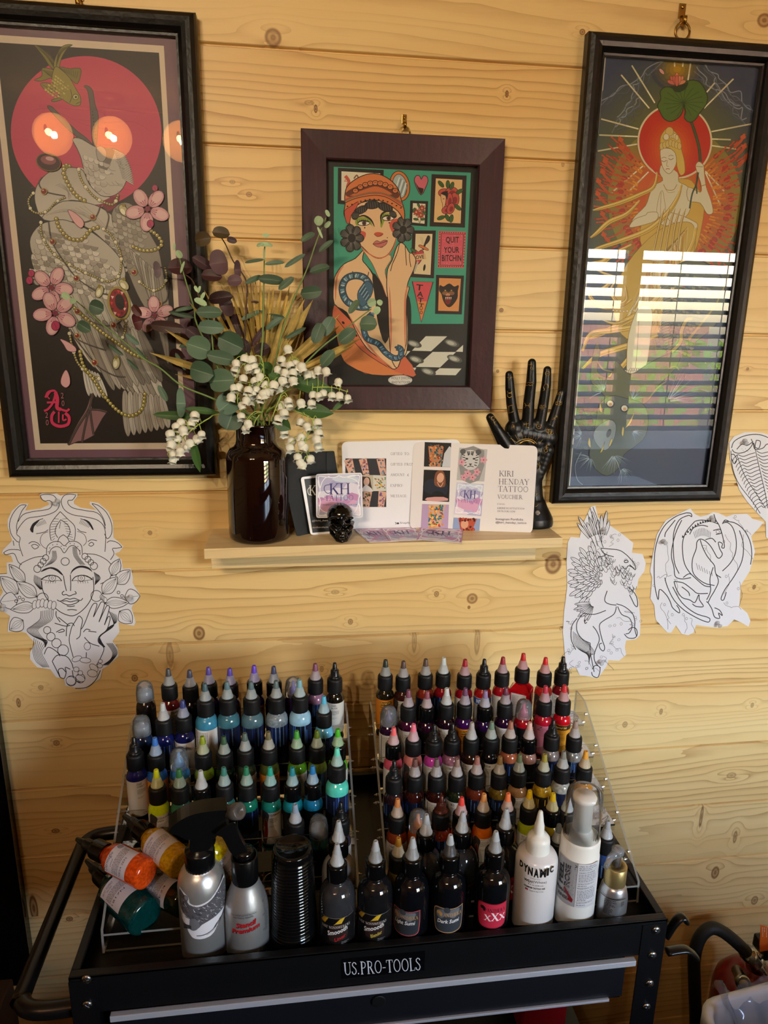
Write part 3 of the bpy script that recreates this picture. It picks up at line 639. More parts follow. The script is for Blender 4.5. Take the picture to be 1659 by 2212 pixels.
def tiger(c, cx, cy, s):
    c.ell(cx, cy, s*62, s*70, '#c9c7c8'); c.ell(cx-s*52, cy-s*58, s*20, s*18, '#55545a'); c.ell(cx+s*55, cy-s*55, s*20, s*18, '#55545a')
    for sg in (-1, 1):
        c.ell(cx+sg*s*25, cy-s*8, s*10, s*6, '#26262a'); 
        for k in range(5): c.line([(cx+sg*s*(60-k*4), cy-s*(40-k*20)), (cx+sg*s*(38-k*3), cy-s*(30-k*16))], s*6, '#2d2d31')
        for k in range(3): c.line([(cx+sg*s*(8+k*8), cy-s*60), (cx+sg*s*(6+k*4), cy-s*(36-k*3))], s*5, '#2d2d31')
    c.poly([(cx-s*12, cy+s*25), (cx+s*12, cy+s*25), (cx, cy+s*40)], '#3a3034'); c.line([(cx-s*22, cy+s*48), (cx, cy+s*42), (cx+s*22, cy+s*48)], s*5, '#2d2d31', 3)
tiger(c2, 945, 745, 1.)
def blossom(c, x, y, r, col='#d98aa2', ctr='#8a2a4a', rot=0, lc='#5a2a3a', lw=0):
    for k in range(5):
        a = radians(rot+72*k); c.ell(x+cos(a)*r*.6, y+sin(a)*r*.6, r*.5, r*.34, col, degrees_(a), 12, lw=lw, lc=lc)
    c.ell(x, y, r*.2, r*.2, ctr, n=8)
def degrees_(a): return a*180/pi
for x_, y_ in ((925, 838), (990, 828), (1035, 745), (885, 760), (900, 865), (960, 865)): blossom(c2, x_, y_, 24, '#d79aa8')
wash(c2, [(852, 900), (1037, 912), (1020, 1133), (832, 1118)], 4, V5, 30); kh_logo(c2, [(852, 900), (1037, 912), (1020, 1133), (832, 1118)])
photo(829, 1142, 1013, 1150, 1006, 1236, 822, 1226, '#8fa0c8'); c2.poly([(862, 1144), (990, 1149), (955, 1234), (875, 1230)], '#b5503a', 1); c2.ell(905, 1188, 26, 34, '#d8a184', 5)
for i in range(40): r_ = random.Random(i+90); c2.ell(r_.uniform(870, 975), r_.choice([r_.uniform(1148, 1165), r_.uniform(1205, 1230)]), 10, 7, r_.choice(['#8c1f1c', '#3a1a18', '#c0553a']), r_.uniform(0, 180), 6)
ink = '#3a3352'
for s_, y, f_, h_ in (('KIRI', 857, 103, 38), ('HENDAY', 912, 212, 38), ('TATTOO', 962, 210, 38), ('VOUCHER', 1012, 172, 28)): c2.serif(s_, 1141-(y-857)*.06, y, h_, ink, fit=f_, bold=.8, rot=1.2)
for s_, y, f_, h_ in (('EMAIL:', 1053, 60, 9), ('KIRIHENDAYTATTOO@', 1082, 190, 11), ('OUTLOOK.COM', 1103, 124, 11)): c2.serif(s_, 1129, y, h_, ink, fit=f_, rot=1.2, bold=1.1)
c2.text('Instagram Portfolio', 1120, 1164, 16, ink, fit=188, rot=1.2); c2.text('@kiri_henday_tattoo', 1119, 1186, 15, ink, fit=212, rot=1.2)
c2.build('print', PRINT, v2)
# square logo card propped on the skull, and three lying on the shelf
sq = thing('business_card', 'square violet logo card standing upright behind the black skull', 'card', (.07, -.06, SZ+.02))
p3 = (Vector((0, -.064, SZ)), Vector((0, -1, .10)).normalized()); q3 = [(682, 1024), (782, 1021), (784, 1118), (683, 1119)]
slab('card', q3, p3, .0007, card_white, sq, 6); c3 = Canvas(plane_fn(*p3)); wash(c3, [(685, 1027), (779, 1024), (781, 1115), (686, 1116)], 9, V5, 34); kh_logo(c3, q3); c3.text('KIRIHENDAYTATTOO@OUTLOOK.COM', 694, 1093, 3.6, '#5a4a7a', fit=78); c3.build('print', PRINT, sq)
for i, (q, w_) in enumerate((([(764, 1143), (826, 1141), (862, 1168), (796, 1171)], 'lying leftmost of three beside the skull'), ([(822, 1141), (897, 1139), (915, 1166), (842, 1168)], 'lying between two others on the shelf'), ([(907, 1139), (1000, 1143), (997, 1172), (900, 1165)], 'lying rightmost of three under the vouchers'))):
    zc = shz(.15+i*.05)+.0008*(i+1); pl = (Vector((0, 0, zc)), Vector((0, 0, 1)))
    o = thing('business_card', 'violet logo card ' + w_, 'card', (Pz(*q[0], zc).x, -.06, zc), 'loose logo cards on the shelf')
    slab('card', q, pl, .0007, card_white, o, 4); cc = Canvas(plane_fn(*pl)); wash(cc, q, 20+i, V5[4:]+V5[:4], 24); kh_logo(cc, q); cc.build('print', PRINT, o)
# ================================================================ tool cart
CX0, CX1, CY0, CY1, RZ, FZ = -.267, .466, -.4705, -.121, .860, .836
blk = mat('black_powder_coat', '#0c0c0e', .38, spec=.45, bump=.12, bscale=700)
steel = mat('zinc_steel', '#b9bcc0', .25, metal=1.); alu = mat('brushed_aluminium', '#d4d4da', .45, metal=.45, bump=.1, bscale=300)
cart = thing('tool_cart', 'black metal tool cart with a full top tray of ink bottles', 'cart', (.1, -.296, 0))
mb = MB(); w = .0012; rw = .010
mb.box(CX0+w, CX1-w, CY0+w, CY1-w, FZ-.004, FZ-.001)
for a, b_, c, d in ((CX0, CX1, CY0, CY0+w), (CX0, CX1, CY1-w, CY1), (CX0, CX0+w, CY0, CY1), (CX1-w, CX1, CY0, CY1)): mb.box(a, b_, c, d, .806, RZ-.0008)
mb.build('top_tray', blk, cart)
mb = MB()
for a, b_, c, d in ((CX0, CX1, CY0, CY0+rw), (CX0, CX1, CY1-rw, CY1), (CX0, CX0+rw, CY0+rw, CY1-rw), (CX1-rw, CX1, CY0+rw, CY1-rw)): mb.box(a, b_, c, d, RZ-.0045, RZ, None, .0012)
mb.build('tray_rim', blk, cart)
for i, (sx, sy) in enumerate(((0, 0), (1, 0), (0, 1), (1, 1))):
    X = CX1 if sx else CX0; Y = CY1 if sy else CY0; dx = -1 if sx else 1; dy = -1 if sy else 1
    m_ = MB().box(*sorted((X+dx*.0015, X-dx*.0008)), *sorted((Y, Y+dy*.035)), .1, RZ-.008).box(*sorted((X, X+dx*(.033 if sx or sy else .03))), *sorted((Y-dy*.0012, Y+dy*.0006)), .1, RZ-.006)
    m_.build('leg', blk, cart)
    cs = thing('caster', '', '', (0, 0, 0)) if 0 else None
    w_ = MB().lathe([(.0, -.012), (.028, -.012), (.032, -.006), (.032, .006), (.028, .012), (.0, .012)], 20, axis_m((X+dx*.02, Y+dy*.02, .033), (1, 0, 0))).box(X+dx*.02-.018, X+dx*.02+.018, Y+dy*.02-.015, Y+dy*.02+.015, .068, .1)
    w_.build('caster_wheel', mat('grey_rubber', '#3a3a3c', .6), cart)
for z0_ in (.12, .45): MB().box(CX0+.002, CX1-.002, CY0+.002, CY1-.002, z0_, z0_+.003).box(CX0+.002, CX1-.002, CY0+.002, CY0+.004, z0_, z0_+.05).box(CX0+.002, CX1-.002, CY1-.004, CY1-.002, z0_, z0_+.05).build('lower_tray', blk, cart)
s0, s1 = P(238, 2192, CY0), P(1370, 2089, CY0)
MB().box(CX0+.012, CX1-.04, CY0+.02, CY1-.01, .715, .790).build('drawer_body', blk, cart)
dz1 = .7975
MB().box(s0.x, s1.x, CY0-.0035, CY0+.004, dz1-.0055, dz1+.003, None, .001).build('drawer_grip', alu, cart)
fz0 = P(1280, 2160, CY0).z
MB().box(s0.x, s1.x-.012, CY0+.001, CY0+.006, fz0, dz1-.0055).build('drawer_front', mat('drawer_paint', '#15161b', .4), cart)
MB().box(s0.x, s1.x-.03, CY0-.002, CY0+.005, fz0-.004, fz0, None, .001).build('drawer_lip', alu, cart)
kh = P(818, 2163, CY0-.0002); MB().lathe([(0, -.0004), (.0088, -.0004), (.009, .0008), (.0075, .001), (0, .0006)], 24, axis_m(kh, (0, -1, 0))).build('finger_hole', mat('void_black', '#020202', .6), cart)
scm = MB().lathe([(0, 0), (.0056, 0), (.0058, .0008), (.0045, .002), (.0018, .0027), (.0001, .0029)], 20)
scm.box(-.0032, .0032, -.0005, .0005, .0022, .0031).box(-.0005, .0005, -.0032, .0032, .0022, .0031)
base = None
for (px, py) in ((187, 2115), (189, 2170), (1417, 2009), (1409, 2063), (1403, 2124), (1396, 2174)):
    p = P(px, py, CY0-.0012)
    if base is None: base = scm.build('screw', steel, cart, local=True)
    o = base if (px, py) == (187, 2115) else base.copy()
    if o is not base: COL.objects.link(o); o.parent = cart
    o.matrix_local = Matrix.Translation(-cart.location) @ axis_m(p, (0, -1, 0)) @ Matrix.Rotation(px*.37, 4, 'Z')
# name plate
fn = wall_fn(CY0-.0008)
q = [P(x, y, CY0-.0004) for x, y in ((738, 2072), (918, 2062), (918, 2096), (738, 2113))]
zc_ = (q[0].z+q[2].z)/2; MB().box(q[0].x, q[1].x, CY0-.0009, CY0, q[2].z, q[0].z, None, .0003).build('name_plate', mat('plate_gloss', '#08080a', .15), cart)
cv = Canvas(wall_fn(CY0-.0010)); cv.serif('US.PRO-TOOLS', 743, 2107, 27, '#c9c9cf', fit=168, rot=-3.9, bold=.85); cv.build('plate_lettering', PRINT, cart)
# left handle and right-hand brackets
hp = [(CX0, -.452, .797), (-.300, -.455, .799), (-.322, -.452, .80), (-.334, -.440, .80), (-.337, -.42, .80), (-.337, -.20, .80), (-.335, -.175, .80), (-.325, -.160, .80), (-.305, -.154, .80), (CX0, -.152, .80)]
MB().tube(smooth(hp, 5), .0105, 16).build('side_handle', mat('black_tube', '#0e0d0d', .28, spec=.5), cart)
for pts in (((1438, 2022), (1458, 1992), (1474, 1980), (1482, 1990)), ((1440, 2056), (1478, 2050), (1495, 2058), (1504, 2068))):
    MB().tube(smooth([P(x, y, -.43) for x, y in pts], 4), .0075, 10, flat=.5).build('side_bracket', mat('black_tube', '#0e0d0d'), cart)
# ================================================================ acrylic bottle racks
ACR = sheet('clear_acrylic', tint='#f4f2ee', ior=1.42, rough=.03); ACE = sheet('acrylic_edge', tint='#cfccc4', ior=1.5, rough=.15, haze=.28, hc='#d8d4cc')
TIERS = [(-.190, .983), (-.233, .954), (-.276, .925), (-.319, .900), (-.362, .869), (-.405, .842)]
def rack(label, x0, x1, drop=0):
    r = thing('bottle_rack', label, 'rack', ((x0+x1)/2, -.3, FZ))
    prof = [(-.168, FZ), (-.168, 1.018), (-.20, 1.018), (-.245, .988), (-.415, .868), (-.418, FZ)]
    for X in (x0, x1-.003):
        mb = MB(); n = len(prof)
        mb.add([(X, y, z) for y, z in prof]+[(X+.003, y, z) for y, z in prof], [tuple(range(n)), tuple(range(n, 2*n))[::-1]], mi=0)
        mb.add([(X, y, z) for y, z in prof]+[(X+.003, y, z) for y, z in prof], [(i, (i+1) % n, n+(i+1) % n, n+i) for i in range(n)], mi=1)
        mb.build('side_panel', [ACR, ACE], r)
    for k, (Y, z) in enumerate(TIERS[:5] if drop else TIERS[:5]):
        mb = MB(); a, b_ = x0+.003, x1-.003
        mb.add([(a, Y+.021, z-.001), (b_, Y+.021, z-.001), (b_, Y-.020, z-.001), (a, Y-.020, z-.001)], [(0, 1, 2, 3)])
        mb.add([(a, Y-.0205, z-.012), (b_, Y-.0205, z-.012), (b_, Y-.0205, z+.02), (a, Y-.0205, z+.02)], [(0, 1, 2, 3)])
        mb.add([(a, Y-.0205, z+.02), (b_, Y-.0205, z+.02), (b_, Y-.0185, z+.02), (a, Y-.0185, z+.02)], [(0, 1, 2, 3)], mi=1)
        mb.add([(a, Y-.0205, z-.001), (b_, Y-.0205, z-.001), (b_, Y-.0205, z-.004), (a, Y-.0205, z-.004)], [(0, 1, 2, 3)], mi=1)
        mb.build('tier', [ACR, ACE], r, fix=False)
    mb = MB(); a, b_ = x0+.003, x1-.003
    for (ya, yb, za, zb) in ((-.4165, -.4165, FZ+.002, .862), (-.4165, -.385, .862, .862)): mb.add([(a, ya, za), (b_, ya, za), (b_, yb, zb), (a, yb, zb)], [(0, 1, 2, 3)])
    mb.add([(a, -.417, .8605), (b_, -.417, .8605), (b_, -.417, .8635), (a, -.417, .8635)], [(0, 1, 2, 3)], mi=1).add([(a, -.417, FZ+.001), (b_, -.417, FZ+.001), (b_, -.417, FZ+.004), (a, -.417, FZ+.004)], [(0, 1, 2, 3)], mi=1)
    mb.build('front_step', [ACR, ACE], r, fix=False)
    b0_ = None
    for X, sx in ((x0-.0005, -1), (x1+.0005, 1)):
        for (Y, z) in TIERS[:5]:
            for dy, dz in ((-.012, .012), (-.006, -.006)):
                if b0_ is None: b0_ = MB().lathe([(0, 0), (.0022, 0), (.0022, .002), (.001, .0022), (.001, .0045), (0, .0046)], 8, smooth=False).build('bolt', steel, r, local=True); o = b0_
                else: o = b0_.copy(); COL.objects.link(o)
                o.parent = r; o.matrix_local = Matrix.Translation(-r.location) @ axis_m((X, Y+dy, z+dz), (sx, 0, 0))
    return r
rack('clear acrylic stepped rack on the left of the cart tray, holding blue and green inks', -.2445, .076)
rack('clear acrylic stepped rack on the right of the cart tray, holding red and brown inks', .112, .4555)
rc = thing('storage_case', 'red case on the lower tray of the cart, glimpsed beside the right leg', 'case', (.33, -.3, .4535))
MB().box(.355, .43, -.30, -.15, .4535, .60, None, .008).build('case_body', mat('red_case', '#8a1018', .35), rc)
MB().box(.3545, .4305, -.3005, -.1495, .56, .564).build('lid_seam', mat('dark_seam', '#2c0608', .5), rc)
# ================================================================ small ink bottles
cap_m = mat('ribbed_cap', '#101012', .5, spec=.4); capg_m = mat('gloss_cap', '#0a0a0b', .14); noz_w = mat('nozzle_white', '#a9adb2', .35, spec=.5)
noz_b = mat('nozzle_black', '#121316', .3); dome_m = sheet('clear_dome', tint='#eef1f6', ior=1.3, rough=.06, haze=.14, hc='#e2e8f2')
_MC = {}
def shared(key, fn):
    if key not in _MC: _MC[key] = fn()
    return _MC[key]
def mdata(mb, name, ms):
    o = mb.build(name, ms, None, local=True); me = o.data; bpy.data.objects.remove(o); return me
def link(name, me, parent, m=None, z=0.):
    o = bpy.data.objects.new(name, me); COL.objects.link(o); o.parent = parent; o.location = (0, 0, z)
    if m is not None: o.material_slots[0].link = 'OBJECT'; o.material_slots[0].material = m
    return o
def body_mb(r, hb, square=False):            # hb = height of the shoulder's top (cap's underside)
    if square:
        mb = MB(); mb.box(-r*1.25, r*1.25, -r, r, 0, hb-.012, None, .003)
        n = [(-r*1.2, -r*.95), (r*1.2, -r*.95), (r*1.2, r*.95), (-r*1.2, r*.95)]
        vs = [(x, y, hb-.0135) for x, y in n]+[(x*.5, y*.55, hb-.003) for x, y in n]
        return mb.add(vs, [(i, (i+1) % 4, 4+(i+1) % 4, 4+i) for i in range(4)]+[(4, 5, 6, 7)]).lathe([(r*.62, hb-.004), (r*.62, hb+.002)], 16)
    s = hb
    return MB().lathe([(r*.8, 0), (r*.95, .001), (r, .004), (r, s-.015), (r*.985, s-.011), (r*.93, s-.0072), (r*.82, s-.0042), (r*.7, s-.0022), (r*.64, s), (r*.64, s+.002)], 28)
def cap_mb(r, h, seg=48): return MB().lathe([(r*.97, 0), (r, .0008), (r, h-.0035), (r*.97, h-.002), (r*.86, h), (0, h)], seg, rib=(1, 2, r*.045))
def noz_mb(r0, r1, h): return MB().lathe([(r0*.9, 0), (r0, .0004), (r0, .0022), (r0*.9, .0028), (r0*.86, .0052), (r0*.8, .0054), (r0*.78, .0078), (r0*.73, .008), (r0*.71, .0102), (r0*.66, .0104), (r1, h), (0, h)], 20)
def tip_mb(r1, r2, h): return MB().lathe([(r1*1.04, 0), (r1, .001), (r2*1.05, h-.001), (r2*.9, h), (r2*.45, h), (r2*.42, h-.0015), (0, h-.0015)], 16)
def nozb_mb(r0, h): return MB().lathe([(r0*1.05, 0), (r0*1.1, .001), (r0*1.1, .0028), (r0*.86, .0036), (r0*.8, .0045), (r0*.76, h*.5), (r0*.7, h*.54), (r0*.48, h*.56), (r0*.44, h*.62), (r0*.33, h-.0008), (r0*.24, h), (0, h)], 16, rib=(5, 5, r0*.05))
TX = ('#161616', '#2a2626')
def label_fn(r, top, W_=.0018):             # a cylinder made of flat facets W_ wide
    def f(u, v, h):
        k = floor(u/W_+1e-9); t = u/W_-k; a, b = k*W_/r, (k+1)*W_/r
        return Vector(((sin(a)*(1-t)+sin(b)*t)*(r+h), -(cos(a)*(1-t)+cos(b)*t)*(r+h), top-v))
    return f
def mk_label(kind, words, r, h, seed, ink='#333333'):
    c = Canvas(label_fn(r+.00008, 0), step=2e-6, base=3e-5); c.maxw = .0018; c.T = (0, 0, .001); H = h*1000; rr = random.Random(seed); w = r*1000*2.35
    sh_ = rr.uniform(-5, 5)
    if kind == 'W' or kind == 'S' or kind == 'T':
        bgc = '#cfcbc6' if kind != 'T' else '#d8d5d4'; c.rect(-w, 0, w, H, bgc)
        if kind == 'S':                       # dark crest on the left of the label
            c.poly([(-15+sh_*.3, 1), (-5, 0.2), (-3.5, 6), (-5, 14), (-8, H-1), (-15, H-2)], '#3a3532', 3); c.ell(-8.5, H*.55, 3.2, H*.36, '#6a1410', lw=.3, lc='#c0a080')
            c.text('Ink', -10.5, H*.62, 5, '#b89a6a', rot=-80, shear=.3); x = -3.5
        elif kind == 'T':
            for i in range(9): c.greek(-13+i*2.1+sh_*.3, 3, -13+i*2.1+sh_*.3+H-7, 1, 1, .75, '#6a6a74', seed+i, 90)
            c.rect(-15.5, 1.5, -13.5, H-3, '#77777f'); x = None
        else: x = -6+sh_*.5
        if x is not None:
            c.greek(x, 2.2, x+9, 1, 1, .5, '#555555', seed)
            y = 5.6
            for w_ in words.split(): c.text(w_, x, y, 2.7, TX[0], w=.72, bold=.012); y += 3.7
            c.greek(x, y-.2, x+12, 5, 1.5, .55, '#3c3c3c', seed+1); y += 8.5
            if H > y+9: c.greek(x, y+3, x+9, 2, 1.3, .45, '#555555', seed+2)
            if H > 22: c.ell(x+8, H-4, 1.7, 1.7, '#cfcbc6', lw=.4, lc='#333333'); c.ell(x+12, H-4, 1.7, 1.7, '#cfcbc6', lw=.4, lc='#333333')
    elif kind == 'F' or kind == 'G':
        c.rect(-w, 0, w, H, '#151c38' if kind == 'F' else '#2a2210')
        cols = ['#22397c', '#3a66b4', '#0c0f1c', '#101530', '#5d8ac8', '#0a0a10'] if kind == 'F' else ['#b08a28', '#0c0a06', '#0c0a06', '#6a5218', '#d0b050']
        for i in range(26): x = -w+2*w*i/26; c.rect(x, 0 if rr.random() < .6 else H*.1, x+rr.uniform(.4, 2.), H*rr.uniform(.3, .75), rr.choice(cols))
        c.poly([(-w, H*.42), (-w*.5, H*.36), (0, H*.45), (w*.5, H*.38), (w, H*.44), (w, H), (-w, H)], '#0b0c12')
        c.line([(-w, 3), (-w*.4, 1.5), (0, 3.4), (w*.4, 2), (w, 3)], .4, '#070810', 4)
        c.text('FUSION', -w*.5+sh_, H*.82, min(8, H*.3), '#3c5c96' if kind == 'F' else '#7a6428', w=.85, bold=.03); c.text('FUSION', -w*.5+sh_+.3, H*.82+.2, min(8, H*.3), '#0a0b10', w=.85, bold=.015)
    elif kind == 'E':
        c.rect(-w, 0, w, H, '#cf7f26'); c.poly([(-9+sh_*.4, 4), (9+sh_*.4, 2.6), (10+sh_*.4, 7.4), (-8+sh_*.4, 9)], '#17110c'); c.text('Eternal Ink', -8.5+sh_*.4, 7.9, 3.7, '#f0c050', rot=-5, shear=.35, bold=.02, fit=17)
        c.greek(-9+sh_*.4, 12, 8+sh_*.4, 1, 1, .9, '#2a1a0c', seed)
        if H > 20: c.text(words, -5, 17, 2.2, '#2a1a0c', w=.8); c.greek(-9, 20, 8, 4, 1.4, .5, '#4a2c12', seed+3)
    elif kind == 'K':
        c.rect(-w, 0, w, H, '#0e0e12'); c.text(words or 'INK', -7+sh_*.5, H*.38, 2.8, '#b9b4b4', w=.75); c.greek(-7+sh_*.5, H*.5, 5, 4, 1.5, .45, '#5c5a60', seed)
        if rr.random() < .5: c.text('D', -12, H*.75, 9, '#77777c', rot=-80, bold=.04)
    elif kind == 'I':
        c.rect(-w, 0, w, H, '#b8b2ae'); c.rect(-w, 1, w, 11, '#1c4c9c'); c.text('INTENZE', -9, 9, 6, '#dfe6f4', fit=20, bold=.03); c.greek(-8, 15, 8, 5, 1.6, .6, '#444444', seed)
    elif kind == 'P':
        c.rect(-w, 0, w, H, '#b0687c'); c.text('Z', -7, 8, 7, '#3a1a2a', shear=.4); c.greek(-2, 4, 9, 8, 1.8, .5, '#6a3a4c', seed)
    elif kind == 'Y':
        c.rect(-w, 0, w, H, '#d8992c'); c.poly([(-w, 1), (w, 0), (w, 8), (-w, 9)], '#3a2a1c'); c.text('Eternal Ink', -9.5, 6.2, 3.6, '#f0c860', shear=.35, bold=.02, fit=19); c.text('HOT', -3, 17, 2.6, '#3a1a10'); c.greek(-6, 20, 7, 6, 1.5, .5, '#7a4a18', seed)
    elif kind == 'N': return None
    me = c.build('label', PRINT, None, True); d = me.data; bpy.data.objects.remove(me); return d
INKM = {}
def inkm(colr, clear=0):
    k = (colr, clear)
    if k not in INKM:
        m = mat('ink_'+colr.strip('#')+('c' if clear else ''), colr, .09, spec=.5, coat=.3, noise=.35 if clear else .12, nscale=260 if clear else 120)
        INKM[k] = m
    return INKM[k]
def tipm(c): return mat('tip_'+c.strip('#'), c, .3)
ROWN = ['top', 'second', 'third', 'fourth', 'fifth']; ORD = ['first', 'second', 'third', 'fourth', 'fifth', 'sixth', 'seventh', 'eighth', 'ninth', 'tenth']
# (tip x, tip y, kind, tip colour, ink colour, label, words, tip word, ink word); kind: n = white nozzle, b = black nozzle, d = clear dome cap, t = taller, q = square, g = glossy cap, c = clear glass look
L_ = [
[(311, 1473, 'd', '', '#1c1512', 'K', 'DI', '', 'black'), (363, 1445, 'n', '#4a4a50', '#5c1418', 'W', 'CHAMPAGNE', 'dark grey', 'dark red'), (409, 1448, 'n', '#484a60', '#120e1a', 'K', 'DEEP', 'slate', 'black'), (450, 1442, 'n', '#5c4aa0', '#38186a', 'K', '', 'violet', 'purple'), (496, 1444, 'n', '#5a46a8', '#2c1458', 'F', '', 'violet', 'deep purple'),
 (548.5, 1438, 'ng', '#6446c4', '#32148a', 'E', 'PURPLE', 'bright violet', 'purple'), (591, 1440, 'ng', '#40466a', '#181430', 'K', '', 'slate blue', 'near-black'), (633, 1464, 'd', '#5c4aa0', '#3a2468', 'N', '', '', 'purple'), (681, 1434, 'n', '#7a4a66', '#86607e', 'F', '', 'mauve', 'pinkish'), (723, 1432, 'b', '', '#16110a', 'W', 'DRIED BLOOD', '', 'very dark')],
[(304, 1547, 'd', '', '#182a50', 'K', '', '', 'navy'), (351, 1519, 'n', '#b9bec4', '#121a58', 'F', '', 'white', 'dark blue'), (394, 1513, 'n', '#3a4480', '#0e1450', 'T', '', 'indigo', 'dark blue'), (442, 1477, 'nt', '#45606c', '#3a80a0', 'T', '', 'steel', 'teal blue'), (490, 1473, 'nt', '#587884', '#3a6a7a', 'F', '', 'grey-blue', 'sea blue'),
 (542, 1473, 'nt', '#5a7078', '#4a6a76', 'F', '', 'grey-blue', 'slate blue'), (596, 1471, 'ntc', '#586a70', '#77848e', 'F', '', 'grey', 'clear silver'), (647, 1469, 'nt', '#7aaabb', '#90bcd8', 'F', '', 'pale blue', 'pale blue'), (699.5, 1504.5, 'n', '#56b0d4', '#64b4d8', 'F', '', 'sky blue', 'sky blue')],
[(288.5, 1592.6, 'b', '', '#14185c', 'W', 'DARK COBALT', '', 'cobalt'), (334, 1594, 'n', '#3c74c8', '#2260b4', 'E', '', 'blue', 'blue'), (385, 1618, 'd', '#5a9ad0', '#3478b4', 'W', 'BLUE', '', 'light blue'), (437, 1591, 'n', '#8a9a2a', '#74901c', 'K', '', 'olive green', 'olive green'), (483, 1591, 'n', '#3a5a40', '#122818', 'K', 'DARK', 'dark green', 'dark green'),
 (528.6, 1584, 'n', '#5a6a66', '#2c3620', 'S', '', 'grey-green', 'dark olive'), (579.6, 1581, 'n', '#6e664a', '#45481a', 'E', '', 'khaki', 'brown-green'), (640.7, 1579, 'n', '#4a9c3a', '#4a8018', 'W', 'GREEN', 'green', 'leaf green'), (684.5, 1578, 'n', '#5a6c1c', '#5c7020', 'F', '', 'moss green', 'moss green'), (729.6, 1575, 'ng', '#4ab02c', '#54ac28', 'W', 'LIME', 'bright green', 'lime green')],
[(337, 1663, 'n', '#d4d81c', '#c0d414', 'S', 'ROADRUNNER GREEN', 'yellow', 'yellow-green'), (386, 1662, 'n', '#3c7a48', '#28684a', 'F', '', 'green', 'green'), (433, 1665, 'ng', '#b4b8bc', '#0c3a38', 'K', '', 'white', 'dark teal'), (483, 1658, 'n', '#3c7a72', '#28685e', 'F', '', 'teal', 'grey-teal'), (531.6, 1657, 'n', '#2a7858', '#18785a', 'F', '', 'sea green', 'emerald'),
 (583, 1658, 'n', '#28a08c', '#1c8c78', 'S', 'AQUAMARINE', 'turquoise', 'aquamarine'), (631, 1658.6, 'ng', '#2a8494', '#128898', 'K', '', 'teal blue', 'teal'), (675, 1655, 'ng', '#2a78b8', '#1678a8', 'K', '', 'blue', 'cyan'), (728, 1616, 'nt', '#68d4c0', '#50c4b4', 'F', '', 'mint', 'mint')],
[(637.5, 1738, 'n', '#8a9ab0', '#80a898', 'K', '', 'pale grey', 'grey-green'), (688, 1764, 'd', '', '#1c4840', 'K', '', '', 'dark teal'), (736, 1733, 'b', '', '#484054', 'W', '', '', 'grey-purple')]]
